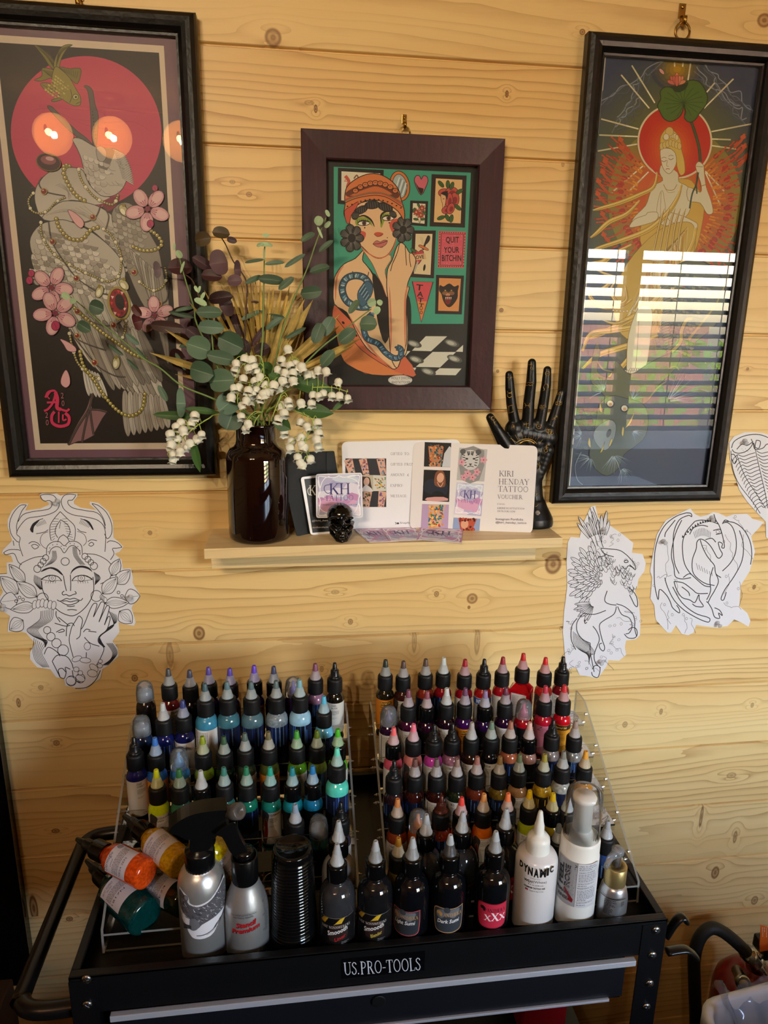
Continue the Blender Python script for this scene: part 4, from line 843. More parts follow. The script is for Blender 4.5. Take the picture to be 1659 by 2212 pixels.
R_ = [
[(833, 1425.7, 'n', '#303834', '#1c150a', 'E', 'BLACK', 'black-green', 'dark brown'), (871.7, 1428.5, 'n', '#564444', '#34140e', 'S', '', 'brown', 'brown'), (920, 1424, 'n', '#584844', '#782414', 'F', '', 'grey-brown', 'rust'), (958.7, 1421, 'n', '#bfc6c8', '#760814', 'F', '', 'white', 'crimson'), (1005, 1424.8, 'n', '#a02434', '#860c1c', 'W', 'RED', 'dark red', 'crimson'),
 (1046.6, 1424, 'b', '', '#981414', 'I', '', '', 'red'), (1087, 1420, 'n', '#983040', '#940e1a', 'W', '', 'rose red', 'red'), (1131, 1412, 'nq', '#c0282e', '#a80812', 'W', '', 'red', 'bright red'), (1179, 1421, 'nc', '#d02c2c', '#b02420', 'S', '', 'scarlet', 'clear red'), (1217, 1419, 'b', '', '#640a14', 'W', 'DUSTY', '', 'dark red')],
[(840, 1526, 'd', '#4a3a60', '#280a26', 'T', '', '', 'plum'), (882.6, 1491, 'n', '#784860', '#380a26', 'W', '', 'mauve', 'plum'), (923, 1493.7, 'ng', '#884a5a', '#28081c', 'K', 'MAGENTA', 'dusty rose', 'dark magenta'), (965.4, 1487, 'n', '#c4c8cc', '#1c0814', 'W', 'MUR', 'white', 'black-purple'), (1005.6, 1487, 'n', '#684466', '#380c48', 'E', '', 'dark mauve', 'purple'),
 (1049, 1492.6, 'ng', '#8874a0', '#280c3c', 'K', '', 'lilac', 'violet'), (1093, 1486, 'n', '#68384e', '#26082a', 'T', '', 'dark plum', 'aubergine'), (1133, 1512.5, 'd', '#b83c60', '#980c18', 'K', '', '', 'red'), (1179, 1482, 'n', '#b83650', '#a4142a', 'P', '', 'raspberry', 'raspberry'), (1220, 1480.5, 'n', '#d03840', '#bc1024', 'Y', '', 'red', 'red')],
[(850.6, 1572, 'ng', '#e86a70', '#bc465c', 'W', '', 'coral', 'pink'), (893.6, 1564.5, 'n', '#e87890', '#bc6e66', 'S', '', 'pink', 'salmon'), (938, 1566, 'b', '', '#b0348c', 'W', 'COTTON', '', 'magenta'), (978, 1563.6, 'bc', '', '#8c5a68', 'W', 'COSMOS', '', 'clear pink'), (1019.7, 1561, 'n', '#a8a0a0', '#26120c', 'W', 'PLUSH BLUSH', 'silver', 'dark brown'),
 (1062.5, 1559.7, 'n', '#6a8070', '#121014', 'S', 'CREAM', 'grey-green', 'black'), (1104, 1559, 'n', '#a06a58', '#a0583c', 'F', '', 'copper', 'terracotta'), (1144.8, 1561, 'ng', '#d4aca4', '#ac847a', 'K', '', 'pale pink', 'beige'), (1195.4, 1555, 'bc', '', '#807674', 'F', '', '', 'clear grey'), (1244, 1558, 'nc', '#a08a80', '#7c7a7a', 'F', '', 'beige', 'clear grey')],
[(851.5, 1643.8, 'b', '', '#2a161c', 'F', '', '', 'dark brown'), (896.7, 1639.6, 'n', '#684846', '#36120e', 'F', '', 'brown', 'chocolate'), (943.7, 1639.6, 'n', '#6a5a5a', '#2e0e0a', 'T', '', 'grey-brown', 'dark brown'), (988, 1639.6, 'n', '#8a7068', '#182212', 'W', 'MUD', 'taupe', 'dark green'), (1031.4, 1635, 'n', '#a06a60', '#682a1a', 'F', '', 'dusty pink', 'red-brown'),
 (1080.6, 1634.7, 'nc', '#8a6a3c', '#665018', 'F', '', 'bronze', 'olive brown'), (1123, 1630.6, 'n', '#6a7a58', '#9c744c', 'S', '', 'sage', 'tan'), (1177, 1629.6, 'nc', '#988a3c', '#a07a18', 'G', '', 'mustard', 'gold'), (1218, 1623, 'nc', '#808078', '#8e8e88', 'F', '', 'grey', 'clear silver'), (1266, 1622.8, 'n', '#e0a03c', '#c4801c', 'W', '', 'amber', 'amber')],
[(859, 1726, 'n', '#c8804a', '#742a0e', 'W', 'CARAMEL', 'peach', 'brown'), (903.6, 1751, 'd', '#c06a20', '#96400e', 'N', '', '', 'orange'), (953.7, 1719, 'br', '', '#76280e', 'F', '', '', 'brown'), (997.6, 1722.8, 'ng', '#e04840', '#b83016', 'K', '', 'coral red', 'orange-red'), (1046, 1715, 'n', '#e8a05c', '#c45c0a', 'S', '', 'peach', 'orange'),
 (1098, 1714, 'n', '#f08050', '#cc8c7c', 'E', '', 'orange', 'pink-orange'), (1145, 1708, 'n', '#f0c414', '#9ca418', 'W', 'YELLOW STORM', 'yellow', 'yellow'), (1195.4, 1714, 'ng', '#e8c424', '#a08a14', 'E', '', 'pale yellow', 'yellow'), (1228, 1716, 'n', '#b9bcc0', '#d48c1c', 'W', '', 'white', 'amber')]]
MAXH = {}
def bottle(name, label, group, x, Y, z0, ztip, kind, tipc, inkc, lab, words, seed, r=.0139):
    H = max(.085, min(.150, ztip-z0)); dome = 'd' in kind
    if 't' in kind: r = .0160
    o = thing(name, label, 'bottle', (x, Y, z0+.0004), group)
    o.rotation_euler = (0, 0, -math.atan2(x-CAM.x, Y-CAM.y)+ (random.Random(seed).uniform(-.25, .25)))
    k = round(H, 3)
    nh = .0245 if not dome else .024; ch = .0225 if 't' not in kind else .0235; rc = .0117 if 't' not in kind else .0122
    hb = H-nh-ch if not dome else H-.027
    body = link('bottle_body', shared(('b', k, r, 'q' in kind), lambda: mdata(body_mb(r, hb, 'q' in kind), 'bottle_body', inkm(inkc))), o, inkm(inkc, 'c' in kind))
    hl = hb-.0145-(.004 if 't' in kind else 0)
    if lab != 'N' and hl > .012:
        if 'q' in kind:
            c = Canvas(lambda u, v, h: Vector((u, -r-.0003-h, hl-v)), step=2e-6); c.T = (0, 0, .001)
            c.poly([(-12, 2), (12, 2), (12, hl*1000-3), (-12, hl*1000-3)], '#cfc8c6'); c.greek(-10, 6, 0, 9, 2.2, .6, '#7a3a3a', 3); c.rect(3, 5, 9, 11, '#cfc8c6'); c.greek(3, 15, 9, 7, 2, .6, '#55484a', 5); l = c.build('label', PRINT, o, True)
        else:
            me = mk_label(lab, words, r, hl-.004, seed, inkc); l = link('label', me, o, None, hl+.0005)
    if dome:
        MBd = shared(('dome', k, r), lambda: mdata(MB().lathe([(.0128, 0), (.0126, .0008), (.0124, .0135), (.0119, .0142), (.0117, .018), (.0108, .0225), (.0082, .0262), (.004, .0278), (.0001, .028)], 24), 'dome_cap', dome_m))
        link('dome_cap', MBd, o, None, hb-.001)
        if tipc: link('inner_spout', shared(('sp',), lambda: mdata(MB().lathe([(.0065, 0), (.006, .009), (.003, .012), (.0022, .02), (0, .021)], 14), 'inner_spout', noz_w)), o, tipm(tipc), hb+.001)
        else: link('inner_cap', shared(('ic',), lambda: mdata(MB().lathe([(.010, 0), (.0102, .011), (.009, .012), (.004, .0125), (.003, .016), (0, .0165)], 20), 'inner_cap', noz_w)), o, mat('smoke_cap', '#828893', .4), hb+.0005)
        return o
    link('cap', shared(('c', rc, ch), lambda: mdata(cap_mb(rc, ch), 'cap', cap_m)), o, capg_m if 'g' in kind else cap_m, hb)
    if 'b' in kind: link('nozzle', shared(('nb',), lambda: mdata(nozb_mb(.0083, nh), 'nozzle', noz_b)), o, mat('nozzle_rust', '#4a1c12', .3) if 'r' in kind else None, hb+ch)
    else:
        tipmat = tipm(tipc); g_ = [int('a9adb2'[i:i+2], 16)*.72+int(tipc[i+1:i+3], 16)*.28 for i in (0, 2, 4)]; hx = '#%02x%02x%02x' % tuple(int(x) for x in g_)
        link('nozzle', shared(('nw', 1), lambda: mdata(noz_mb(.0083, .0046, .0135), 'nozzle', noz_w)), o, mat('nozzle_'+hx[1:], hx, .35), hb+ch)
        link('nozzle_tip', shared(('tw', 1), lambda: mdata(tip_mb(.0043, .0030, .0114), 'nozzle_tip', noz_w)), o, tipmat, hb+ch+.0131)
    return o
KW = {'b': 'black nozzle', 'd': 'clear dome cap'}
seed = 0
for side, RR in (('left', L_), ('right', R_)):
    for k, row in enumerate(RR):
        Y, z0 = TIERS[k]
        for i, (px, py, kind, tipc, inkc, lab, words, tw, iw) in enumerate(row):
            seed += 1; p = P(px, py, Y)
            kd = 'dome-capped' if 'd' in kind else ('rust-nozzled' if 'r' in kind else 'black-nozzled' if 'b' in kind else tw+'-tipped')
            pos = ORD[i]+' from left' if i < len(row)-1 else 'last on right'
            bottle('ink_bottle', '%s %s ink bottle, %s in %s row of %s rack' % (kd, iw, pos, ROWN[k], side), 'ink bottles on the %s rack' % side, p.x, Y, z0, p.z, kind, tipc, inkc, lab, words, seed)
for (px, py, Y, kind, tipc, inkc, lab, ds) in ((860.7, 1810, -.400, 'n', '#a87828', '#6a5a20', 'K', 'ochre-tipped ink bottle low in front of the right rack, beside the clear-shouldered black one'), (1207, 1793, -.398, 'n', '#6a747c', '#2a3c6a', 'F', 'grey-tipped ink bottle standing between the white ink bottle and the foam pump'), (1311, 1795, -.398, 'n', '#9aa0a8', '#2a4a8c', 'F', 'blue-labelled ink bottle behind the small silver spray bottle')):
    seed += 1; p = P(px, py, Y); bottle('ink_bottle', ds, None, p.x, Y, TIERS[5][1], max(p.z, TIERS[5][1]+.112), kind, tipc, inkc, lab, '', seed)
# ================================================================ large bottles at the front of the tray
R4 = .0222
def curved(o, lab_canvas, name='label'): pass
def body4(): return MB().lathe([(R4*.8, 0), (R4*.96, .001), (R4, .005), (R4, .072), (R4*.985, .078), (R4*.93, .084), (R4*.82, .0895), (R4*.66, .0935), (R4*.5, .0955), (R4*.47, .097), (R4*.47, .102)], 36)
def cyl_label(r, top, w, h, draw, parent, name='label', step=2e-6, cap_=True):
    c = Canvas(label_fn(r+.0001, 0), step=step, base=3e-5); c.maxw = .0018; c.T = (0, 0, .001); draw(c)
    fn0 = c.fn; c.fn = lambda u, v, hh: fn0(u, v, hh)+Vector((0, 0, top)); return c.build(name, PRINT, parent, True)
def stand(name, label, px, py, Y, z0, rot=0, group=None, cat='bottle'):
    p = P(px, py, Y); o = thing(name, label, cat, (p.x, Y, z0+.0003), group); o.rotation_euler = (0, 0, -math.atan2(p.x, Y-CAM.y)+rot); o['_h'] = p.z-z0; h = p.z-z0; del o['_h']; return o, h
def nonn(w1, w1c, w2=''):
    def d(c):
        c.rect(-26, 0, 26, 50, '#0d0b0b'); c.poly([(-18, 2), (-11, 1), (-16, 10), (-23, 9)], '#b08a20'); c.poly([(3, 2), (10, 0), (4, 11), (-5, 11)], '#c9a326'); c.poly([(-7, 12), (9, 10), (13, 30), (-10, 34)], '#2a1c1a', 3)
        c.line([(-24, .6), (24, .6)], .4, '#8c8480'); c.serif('RALF NONNWEILERS', -21, 17, 3.4, '#b9b2ac', fit=38, rot=-5, bold=1.1)
        c.text('Smoooth', -12, 27, 6.5, '#d8d6d2', rot=-17, shear=.35, bold=.02, fit=27); c.text(w1, -3, 35, 5, w1c, rot=-24, shear=.3, bold=.015, fit=16); c.greek(5, 36, 15, 2, 2, .6, '#8a8a8a', 2)
    return d
def panth(bgc, edge, word, wc, lc, name, off=0, big=False):
    def d(c):
        c.poly([(-20+off, 9), (-17+off, 3), (-10+off, 1.5), (6+off, 1.2), (19+off, 0), (20.5+off, 3), (20+off, 26), (15+off, 36), (-12+off, 38), (-18+off, 30)], edge, 3)
        c.poly([(-19+off, 9.4), (-16.4+off, 4.1), (-9.6+off, 2.6), (6+off, 2.3), (18.2+off, 1.2), (19.5+off, 3.6), (19+off, 25.6), (14.2+off, 35), (-11.6+off, 36.8), (-17+off, 29.6)], bgc, 3)
        if not big: c.poly([(-12+off, 5), (4+off, 3), (15+off, 4), (8+off, 16), (-3+off, 12), (-9+off, 18), (-16+off, 14)], '#62666c', 3); c.ell(-2+off, 4, 4, 4, '#3c4046', lw=.3, lc='#22262a')
        c.poly([(-15+off, 8), (-11+off, 7), (-8+off, 10), (-10+off, 15), (-12+off, 12), (-15+off, 12)], wc, 2)
        c.serif('PANTHERA', -9+off, 14.5, 5.2, wc, fit=27, rot=-4, bold=1.15)
        if big: c.serif('X', -9+off, 27, 8, '#eadfe0', fit=8, bold=1.8); c.serif('X', 0+off, 26, 11, '#eadfe0', fit=9, bold=1.6); c.serif('X', 10+off, 25, 8, '#eadfe0', fit=8, bold=1.8)
        else: c.text(name, -14+off, 25, 5.5, lc, rot=-6, shear=.3, bold=.02, fit=29)
    return d
silver_n = mat('silver_nozzle', '#8a8d90', .4, bump=.2, bscale=500)
G4 = [(728, 1826, -.438, 0, '#2e2f33', noz_w, nonn('Liner', '#b01c20'), 'clear-shouldered black ink bottle with gold-striped label and red script, leftmost of the front row', 0),
      (811.5, 1822, -.438, 0, '#141416', silver_n, nonn('Blender', '#b9a040'), 'black ink bottle with gold-striped label and yellow script, second in the front row', -.05),
      (891.5, 1817, -.438, 0, '#0b0c10', silver_n, panth('#2c3036', '#a8484a', 'P', '#a8804c', '#d8d6d4', 'Light Sumi', -8), 'black ink bottle whose grey label edged in red is turned to the left', 0),
      (973, 1810, -.438, 0, '#0b0c10', mat('dark_nozzle', '#3c3e42', .4), panth('#34393f', '#b08860', 'P', '#b98a50', '#e4e2e0', 'Dark Sumi', 2), 'black ink bottle with grey gold-edged label, just left of the red-labelled one', 0),
      (1071, 1806, -.438, 0, '#0c0d10', silver_n, panth('#c02c44', '#8a1c2c', 'P', '#1c1014', '#fff', 'XXX', -1, True), 'black ink bottle with red label and three white crosses, in the front row', .1),
      (731.4, 1777.5, -.398, 0, '#8b8888', noz_w, None, 'grey ink bottle with a white label just behind the leftmost front-row bottle', 0),
      (921, 1770.6, -.398, 0, '#26272a', noz_w, 'k', 'clear-shouldered black ink bottle behind the front row, leftmost of its three', 0), (999.5, 1766.7, -.398, 0, '#28292c', noz_w, 'k', 'clear-shouldered black ink bottle behind the front row, in the middle of its three', 0),
      (1093, 1761.6, -.398, 0, '#1a1b1e', noz_w, panth('#b02438', '#8a1c2c', 'P', '#1c1014', '#fff', 'XXX', 8, True), 'black ink bottle behind the front row, half hidden by the red-labelled bottle', 0)]
for (px, py, Y, _, inkc, nm, draw, lab, rot) in G4:
    o, h = stand('ink_bottle', lab, px, py, Y, FZ, rot); ts = h-.149
    link('bottle_body', shared(('b4',), lambda: mdata(body4(), 'bottle_body', noz_w)), o, inkm(inkc))
    link('cap', shared(('c4',), lambda: mdata(cap_mb(.0126, .0215, 56), 'cap', capg_m)), o, capg_m, .101)
    link('nozzle', shared(('n4',), lambda: mdata(noz_mb(.0085, .0054, .0150), 'nozzle', noz_w)), o, nm, .1220)
    link('nozzle_tip', shared(('t4',), lambda: mdata(tip_mb(.0050, .0028, .0125), 'nozzle_tip', noz_w)), o, noz_w, .1366)
    if draw == 'k': cyl_label(R4, .058, 0, 0, lambda c: (c.rect(-26, 0, 26, 50, '#121214'), c.line([(-26, 6), (26, 5)], .6, '#8a2c30'), c.text('Sumi', -2, 17, 6, '#6c6c70', shear=.3), c.greek(-12, 24, 14, 6, 2.2, .8, '#4a4a4c', 4)), o)
    elif draw is None: cyl_label(R4, .062, 0, 0, lambda c: (c.rect(-26, 0, 26, 50, '#bdb7ae'), c.text('T', 12, 9, 5, '#1c1c1c'), c.greek(-12, 6, 8, 10, 2.4, .8, '#4a4640', 4), c.rect(-22, 12, -10, 34, '#2a2220')), o)
    else: cyl_label(R4, .0615, 0, 0, draw, o)
# ---------------------------------------------------------------- aluminium spray bottles
brush = mat('brushed_bottle', '#d4d3d3', .36, metal=.8, bump=.08, bscale=200); bpl = mat('spray_black', '#0c0c0d', .22)
o, h = stand('spray_bottle', 'tall aluminium spray bottle with black trigger head and furry animal sticker', 433, 1870, -.425, FZ)
zz = lambda y, x=433, Y=-.425: P(x, y, Y).z-FZ
r1 = .0282; zsh = zz(1905); znk = zz(1866)
MB().lathe([(r1*.85, 0), (r1, .004), (r1, zsh), (r1*.97, zsh+(znk-zsh)*.3), (r1*.86, zsh+(znk-zsh)*.65), (r1*.7, zsh+(znk-zsh)*.92), (r1*.58, znk), (r1*.58, znk+.006)], 48).build('bottle_body', brush, o, True)
zc0, zc1 = zz(1870), zz(1832); MB().lathe([(.0172, zc0), (.0178, zc0+.001), (.0178, zc1-.003), (.0168, zc1), (.012, zc1+.001), (.012, zc1+.004), (0, zc1+.004)], 60, rib=(1, 2, .0005)).build('collar', bpl, o, True)
def side_poly(pts, Yc, th, x0=360, y0=1720, sc=4.88, sm=3):
    q = [P(x0+u/sc, y0+v/sc, Yc) for u, v in (smooth(pts, sm, True) if sm else pts)]
    return MB().prism([(p.x, p.z) for p in q], -th/2, th/2, Matrix(((1, 0, 0, 0), (0, 0, -1, Yc), (0, 1, 0, 0), (0, 0, 0, 1))))
sp_ = side_poly([(30, 255), (110, 185), (240, 128), (400, 106), (600, 106), (640, 125), (640, 260), (600, 285), (520, 370), (460, 430), (440, 500), (250, 500), (240, 380), (215, 380), (120, 320), (45, 290)], -.425, .024); m_ = sp_.build('spray_head', bpl, o)
bv = m_.modifiers.new('b', 'BEVEL'); bv.width = .0022; bv.segments = 2; bv.angle_limit = radians(50)
a_, b_ = P(360+610/4.88, 1720+200/4.88, -.425), P(360+748/4.88, 1720+205/4.88, -.442)
Mn = axis_m(a_, b_-a_); L_n = (b_-a_).length
MB().lathe([(.0085, 0), (.0085, L_n*.5), (.0098, L_n*.55), (.0098, L_n), (.0085, L_n+.0005), (.003, L_n+.0006), (.0028, L_n), (0, L_n)], 24, Mn).build('nozzle', mat('spray_nozzle', '#4b4745', .3), o)
m_ = side_poly([(610, 300), (690, 275), (712, 300), (720, 370), (905, 770), (880, 805), (850, 800), (690, 640), (630, 560), (560, 420), (480, 385)], -.437, .014, sm=2).build('trigger', bpl, o)
bv = m_.modifiers.new('b', 'BEVEL'); bv.width = .0018; bv.segments = 2
MB().lathe([(.0118, zz(1815)), (.0115, zz(1795)), (.009, zz(1783)), (.004, zz(1778)), (0, zz(1777))], 24, xf((0, -.004, 0), (radians(-6), 0, 0))).build('stem_dome', bpl, o, True)
def beast(c):                                # shaggy long-tailed animal on a white die-cut sticker
    c.T = (0, 0, .00118); c.poly([(-27, -2), (-20, -1), (-14, 4), (-13, 10), (-6, 12), (6, 9), (14, 3), (24, -4), (30, -2), (30, 30), (22, 34), (14, 44), (6, 52), (-10, 53), (-17, 46), (-19, 38), (-26, 32)], '#dad9e0', 3)
    c.poly([(-27, 0), (-21, 1), (-17, 6), (-14, 12), (-5, 14), (6, 11), (15, 5), (24, -2), (30, 0), (30, 26), (16, 31), (6, 33), (-2, 36), (-6, 40), (-12, 38), (-14, 30), (-22, 26), (-27, 20)], '#55545a', 3)
    r = random.Random(5)
    for i in range(330):
        x, y = r.uniform(-26, 29), r.uniform(2, 34)
        if y < 12-abs(x)*.1 and -16 < x < 12: continue
        if y > 31+(-x if x < 0 else 0)*.3-(x > 0)*x*.15: continue
        L = r.uniform(2, 5); a = r.uniform(.4, 1.3)*(1 if x > -10 else 1.2); c.line([(x, y), (x+L*cos(a)*.5, y+L*sin(a)*.6), (x+L*cos(a), y+L*sin(a)*.8)], r.uniform(.25, .6), r.choice(['#111114', '#1c1c20', '#c9c8cf', '#e4e4ea', '#0a0a0c', '#8c8b92']), taper=1)
    c.poly([(-14, 30), (-8, 28), (-4, 36), (-8, 42), (-13, 43), (-18, 40), (-22, 41), (-21, 38), (-15, 37)], '#6a696f', 2)
    for k in range(4): c.line([(-13, 38+k), (-18, 38+k*1.3), (-23, 39+k*1.7)], .9, '#222226', 2)
    c.ell(-17, 5, 2.4, 3, '#85838a', lw=.5); c.line([(24, 32), (14, 42), (2, 48), (-8, 49)], .8, '#33333a', 4); c.line([(24, 34), (14, 44), (2, 49.5)], .3, '#33333a', 4)
    for k in range(5): c.line([(8+k*2, 46-k*2), (13+k*2, 40-k)], .4, '#26262c')
cyl_label(r1, zz(1934, 433, -.425-r1), 0, 0, beast, o, 'sticker')
o, h = stand('spray_bottle', 'shorter aluminium bottle with black cylinder cap and red script lettering', 530, 1900, -.428, FZ)
z2 = lambda y: P(530, y, -.428).z-FZ
r2 = .0268; a, b_ = z2(1962), z2(1898)
MB().lathe([(r2*.85, 0), (r2, .004), (r2, a), (r2*.97, a+(b_-a)*.22), (r2*.88, a+(b_-a)*.45), (r2*.75, a+(b_-a)*.68), (r2*.63, a+(b_-a)*.88), (r2*.58, b_), (r2*.58, b_+.01)], 48).build('bottle_body', brush, o, True)
a, b_ = z2(1898), z2(1846); MB().lathe([(.0157, a), (.0160, a+.001), (.0160, b_-.0006), (.0155, b_), (.0136, b_), (.0134, b_-.012), (0, b_-.012)], 40).build('collar', bpl, o, True)
MB().lathe([(.0118, b_-.014), (.0118, b_+.004), (.0108, b_+.0075), (.006, b_+.009), (0, b_+.0095)], 28).build('pump_button', mat('gloss_black', '#090909', .06), o, True)
def sten(c):
    c.text('FOR LONGER LASTING PRECISION', -20, 2, 1.9, '#3c3c40', fit=32, bold=.01, rot=-2); c.text('AND STENCIL TRANSFER', -17, 5.4, 1.9, '#3c3c40', fit=25, bold=.01, rot=-2)
    for s_, x, y, f_, h_ in (('Stencil', -14, 19, 26, 6.4), ('Premium', -20, 28, 36, 6.2)):
        c.text(s_, x+.5, y+.6, h_, '#2a1416', rot=-9, shear=.3, bold=.04, fit=f_); c.text(s_, x, y, h_, '#b4161e', rot=-9, shear=.3, bold=.03, fit=f_)
    for i in range(34): c.greek(24, -14+i*1.5, 34, 1, 1, .55, '#55565c', i, 4)
    for y in (-8, 12, 34): c.text('O', 20.5, y, 3, '#333338')
cyl_label(r2, P(530, 1978, -.428-r2).z-FZ, 0, 0, sten, o, 'lettering')
# ---------------------------------------------------------------- nested black cups, upside down
px = P(633, 1900, -.424); zt = P(633, 1829, -.424).z; cupm = mat('gloss_black_cup', '#0a0a0b', .12)
prof = [(.0290, 0), (.0296, .0006), (.0296, .0024), (.0284, .003), (.0282, .010)]; Hc = zt-FZ-.0225
for i in range(21):
    z = .016+(Hc-.016-.012)*i/20; r = .0281-(.0281-.0246)*i/20; prof += [(r, z-.0011), (r+.0007, z-.0006), (r+.0007, z+.0004), (r, z+.0009)]
prof += [(.0244, Hc-.006), (.0238, Hc-.0015), (.0228, Hc), (.0196, Hc+.0002), (.0192, Hc-.0014), (0, Hc-.0014)]
cupd = mdata(MB().lathe(prof, 48), 'plastic_cup', cupm)
for i in range(5):
    o = bpy.data.objects.new('plastic_cup', cupd); COL.objects.link(o); o.location = (px.x, -.424, FZ+.0004+.0055*i)
    tag(o, 'ribbed black plastic cup showing its round base, topmost of the upside-down stack' if i == 4 else 'black plastic cup nested inside the upside-down stack, only its rim showing', 'cup', 'stack of black plastic cups')
# ---------------------------------------------------------------- white bottles on the right
wpl = mat('white_plastic', '#dedad4', .34, spec=.5); wcap = mat('white_cap', '#e6e2da', .4); milky = mat('milky_plastic', '#d9d3d2', .28, coat=.2)
o, h = stand('ink_bottle', 'large white ink bottle with bold arched black lettering, beside the foam pump', 1168, 1752, -.432, FZ)
zd = lambda y: P(1168, y, -.432).z-FZ
r3 = .0267; a = zd(1850); MB().lathe([(r3*.9, 0), (r3, .003), (r3, a-.003), (r3*.985, a+.001), (r3*.93, a+.005), (r3*.84, a+.0085), (r3*.5, a+.0125), (r3*.46, a+.014)], 48).build('bottle_body', milky, o, True)
c0 = a+.0115; MB().lathe([(.0148, c0), (.0152, c0+.0005), (.0148, c0+.014), (.0143, c0+.018), (.0110, c0+.0225), (.0068, c0+.0245), (.0066, c0+.026), (.0062, c0+.036), (.0056, c0+.0385), (.0052, c0+.0395), (.0030, h-.002), (.0022, h), (0, h)], 56, rib=(1, 2, .0004)).build('cap', wcap, o, True)
def dyn(c):
    c.poly([(-25, -3), (-24, -1), (25, -1), (25, -3)], '#d9d3d2') if 0 else None
    xs = [-23, -16, -9.5, -2, 5.5, 14, 18.5]; hs = [8.5, 10.5, 11.5, 12, 11.5, 10.5, 8.5]; bs = [9.5, 12, 14, 15, 14.2, 12.5, 10]
    for ch, x, hh, y in zip('DYNAMIC', xs, hs, bs): c.text(ch, x, y, hh, '#141414', fit=(6.2 if ch not in 'MI' else (8 if ch == 'M' else 3.2)), bold=.05)
    c.text('Color Co', -6, 18.2, 1.8, '#333333', shear=.4, fit=12); c.text('WD1', -14, 24.5, 3.6, '#222226', bold=.03, fit=11); c.text('(White)', -2, 24.5, 3.6, '#3c3c42', fit=17)
    c.text('8 fl oz (240 ml)', -8, 28.2, 1.8, '#3c3c42', fit=19); c.text('PREMIUM TATTOO INK', -13, 32.8, 2.5, '#222226', fit=27, bold=.03); c.text('Made in the U.S.A.', -6, 36.6, 1.7, '#33333a', fit=18)
    c.rect(-11.5, 34.2, -7.6, 36.8, '#a03a42'); c.rect(-11.5, 34.2, -9.8, 35.6, '#2a2f5c')
cyl_label(r3, P(1168, 1876, -.432-r3).z-FZ, 0, 0, dyn, o, 'lettering')
o, h = stand('foam_pump_bottle', 'tall white foam pump bottle under a clear overcap', 1265, 1706, -.432, FZ)
zf = lambda y: P(1265, y, -.432).z-FZ
r5 = .0256; z1, z2_, z3 = zf(1868), zf(1838), zf(1802)
MB().lathe([(r5*.9, 0), (r5, .003), (r5, z1-.004), (r5*.97, z1-.001), (r5*.97, z1)], 48).build('bottle_body', wpl, o, True)
MB().lathe([(r5*.99, z1), (r5*.99, z2_), (r5*.96, z2_+.001), (r5*.96, z3-.004), (r5*.92, z3), (r5*.6, z3+.004), (r5*.5, z3+.010), (r5*.42, z3+.011), (r5*.40, z3+.04), (0, z3+.04)], 48).build('pump', wcap, o, True)
zt_ = h-.002
MB().lathe([(.0118, z3+.01), (.0114, zt_-.014), (.0145, zt_-.0125), (.0150, zt_-.008), (.0135, zt_-.005), (0, zt_-.0045)], 28).build('pump_head', wcap, o, True)
MB().lathe([(r5*.90, z3-.002), (r5*.875, zt_-.006), (r5*.83, zt_-.001), (r5*.72, zt_+.0015), (r5*.4, zt_+.002), (0, zt_+.002)], 40).build('overcap', sheet('overcap_clear', tint='#fbfbfc', ior=1.25, rough=.04, haze=.06, hc='#eef1f6'), o, True)
def foam(c):
    c.rect(-29, 0, 0.5, 66, '#9b9a9c'); r = random.Random(8)
    for i in range(160): c.ell(r.uniform(-28, 0), r.uniform(1, 64), r.uniform(.2, .6), r.uniform(.2, .6), r.choice(['#6a6a6e', '#b9b8ba', '#4c4c50']), n=5)
    c.rect(.5, 0, 29, 66, '#c9c8cc')
    c.text('FEEL', -17.5, 40, 7.5, '#1c1a1e', rot=-90, bold=.05, fit=32); c.text('ROSE', -7.5, 40, 7.5, '#1c1a1e', rot=-90, bold=.05, fit=33); c.text('ROSE', -7.6, 39.4, 6.3, '#8c8a90', rot=-90, bold=.0, fit=31.5)
    c.line([(-3, 3), (-1, 5), (-3, 7)], .7, '#1c1a1e', 4); c.text('PRIMARY', -28, 51, 5, '#26262a', fit=20, bold=.02); c.text('RINSE', -24, 59, 5, '#26262a', fit=15, bold=.02)
    c.poly([(-14, 41), (-2, 55), (-3, 60), (-9, 58), (-8, 54), (-16, 44)], '#7a1c22'); c.poly([(-12, 40), (-3, 49), (-2, 51), (-13, 42)], '#8c8a90')
    y = 3
    for s_, n in (('USES: An effective', 2), ('WARNING: FOR EXTERNAL', 5), ('INSTRUCTIONS: Use to', 1), ('INGREDIENTS: Aqua,', 7), ('QUESTIONS? Find us', 1)):
        c.text(s_, 2, y+1.5, 1.7, '#26262c', fit=22, bold=.015, rot=-3); c.greek(2, y+3.6, 26, n, 2.4, .8, '#4a4a54', n, -3); y += 3.6+n*2.4+1.2; c.line([(1.5, y-1.6), (26, y-2.8)], .25, '#77777c')
cyl_label(r5, P(1265, 1868, -.432-r5).z-FZ, 0, 0, foam, o)
o, h = stand('spray_bottle', 'small silver spray bottle with a gold collar and clear pump top', 1337, 1820, -.44, FZ)
zv = lambda y: P(1337, y, -.44).z-FZ
r6 = .0188; z1, z2_, z3 = zv(1925), zv(1903), zv(1868)
MB().lathe([(r6*.9, 0), (r6, .003), (r6, z1-.006), (r6*.96, z1), (r6*.84, z1+(z2_-z1)*.6), (r6*.66, z2_)], 40).build('bottle_body', mat('pearl_silver', '#c4c4c8', .3, metal=.85), o, True)
MB().lathe([(.0135, z2_-.001), (.0139, z2_), (.0139, z3-.0006), (.0132, z3), (.008, z3), (.008, z3-.001), (0, z3-.001)], 40).build('collar', mat('matt_gold', '#b8a26c', .38, metal=.8), o, True)
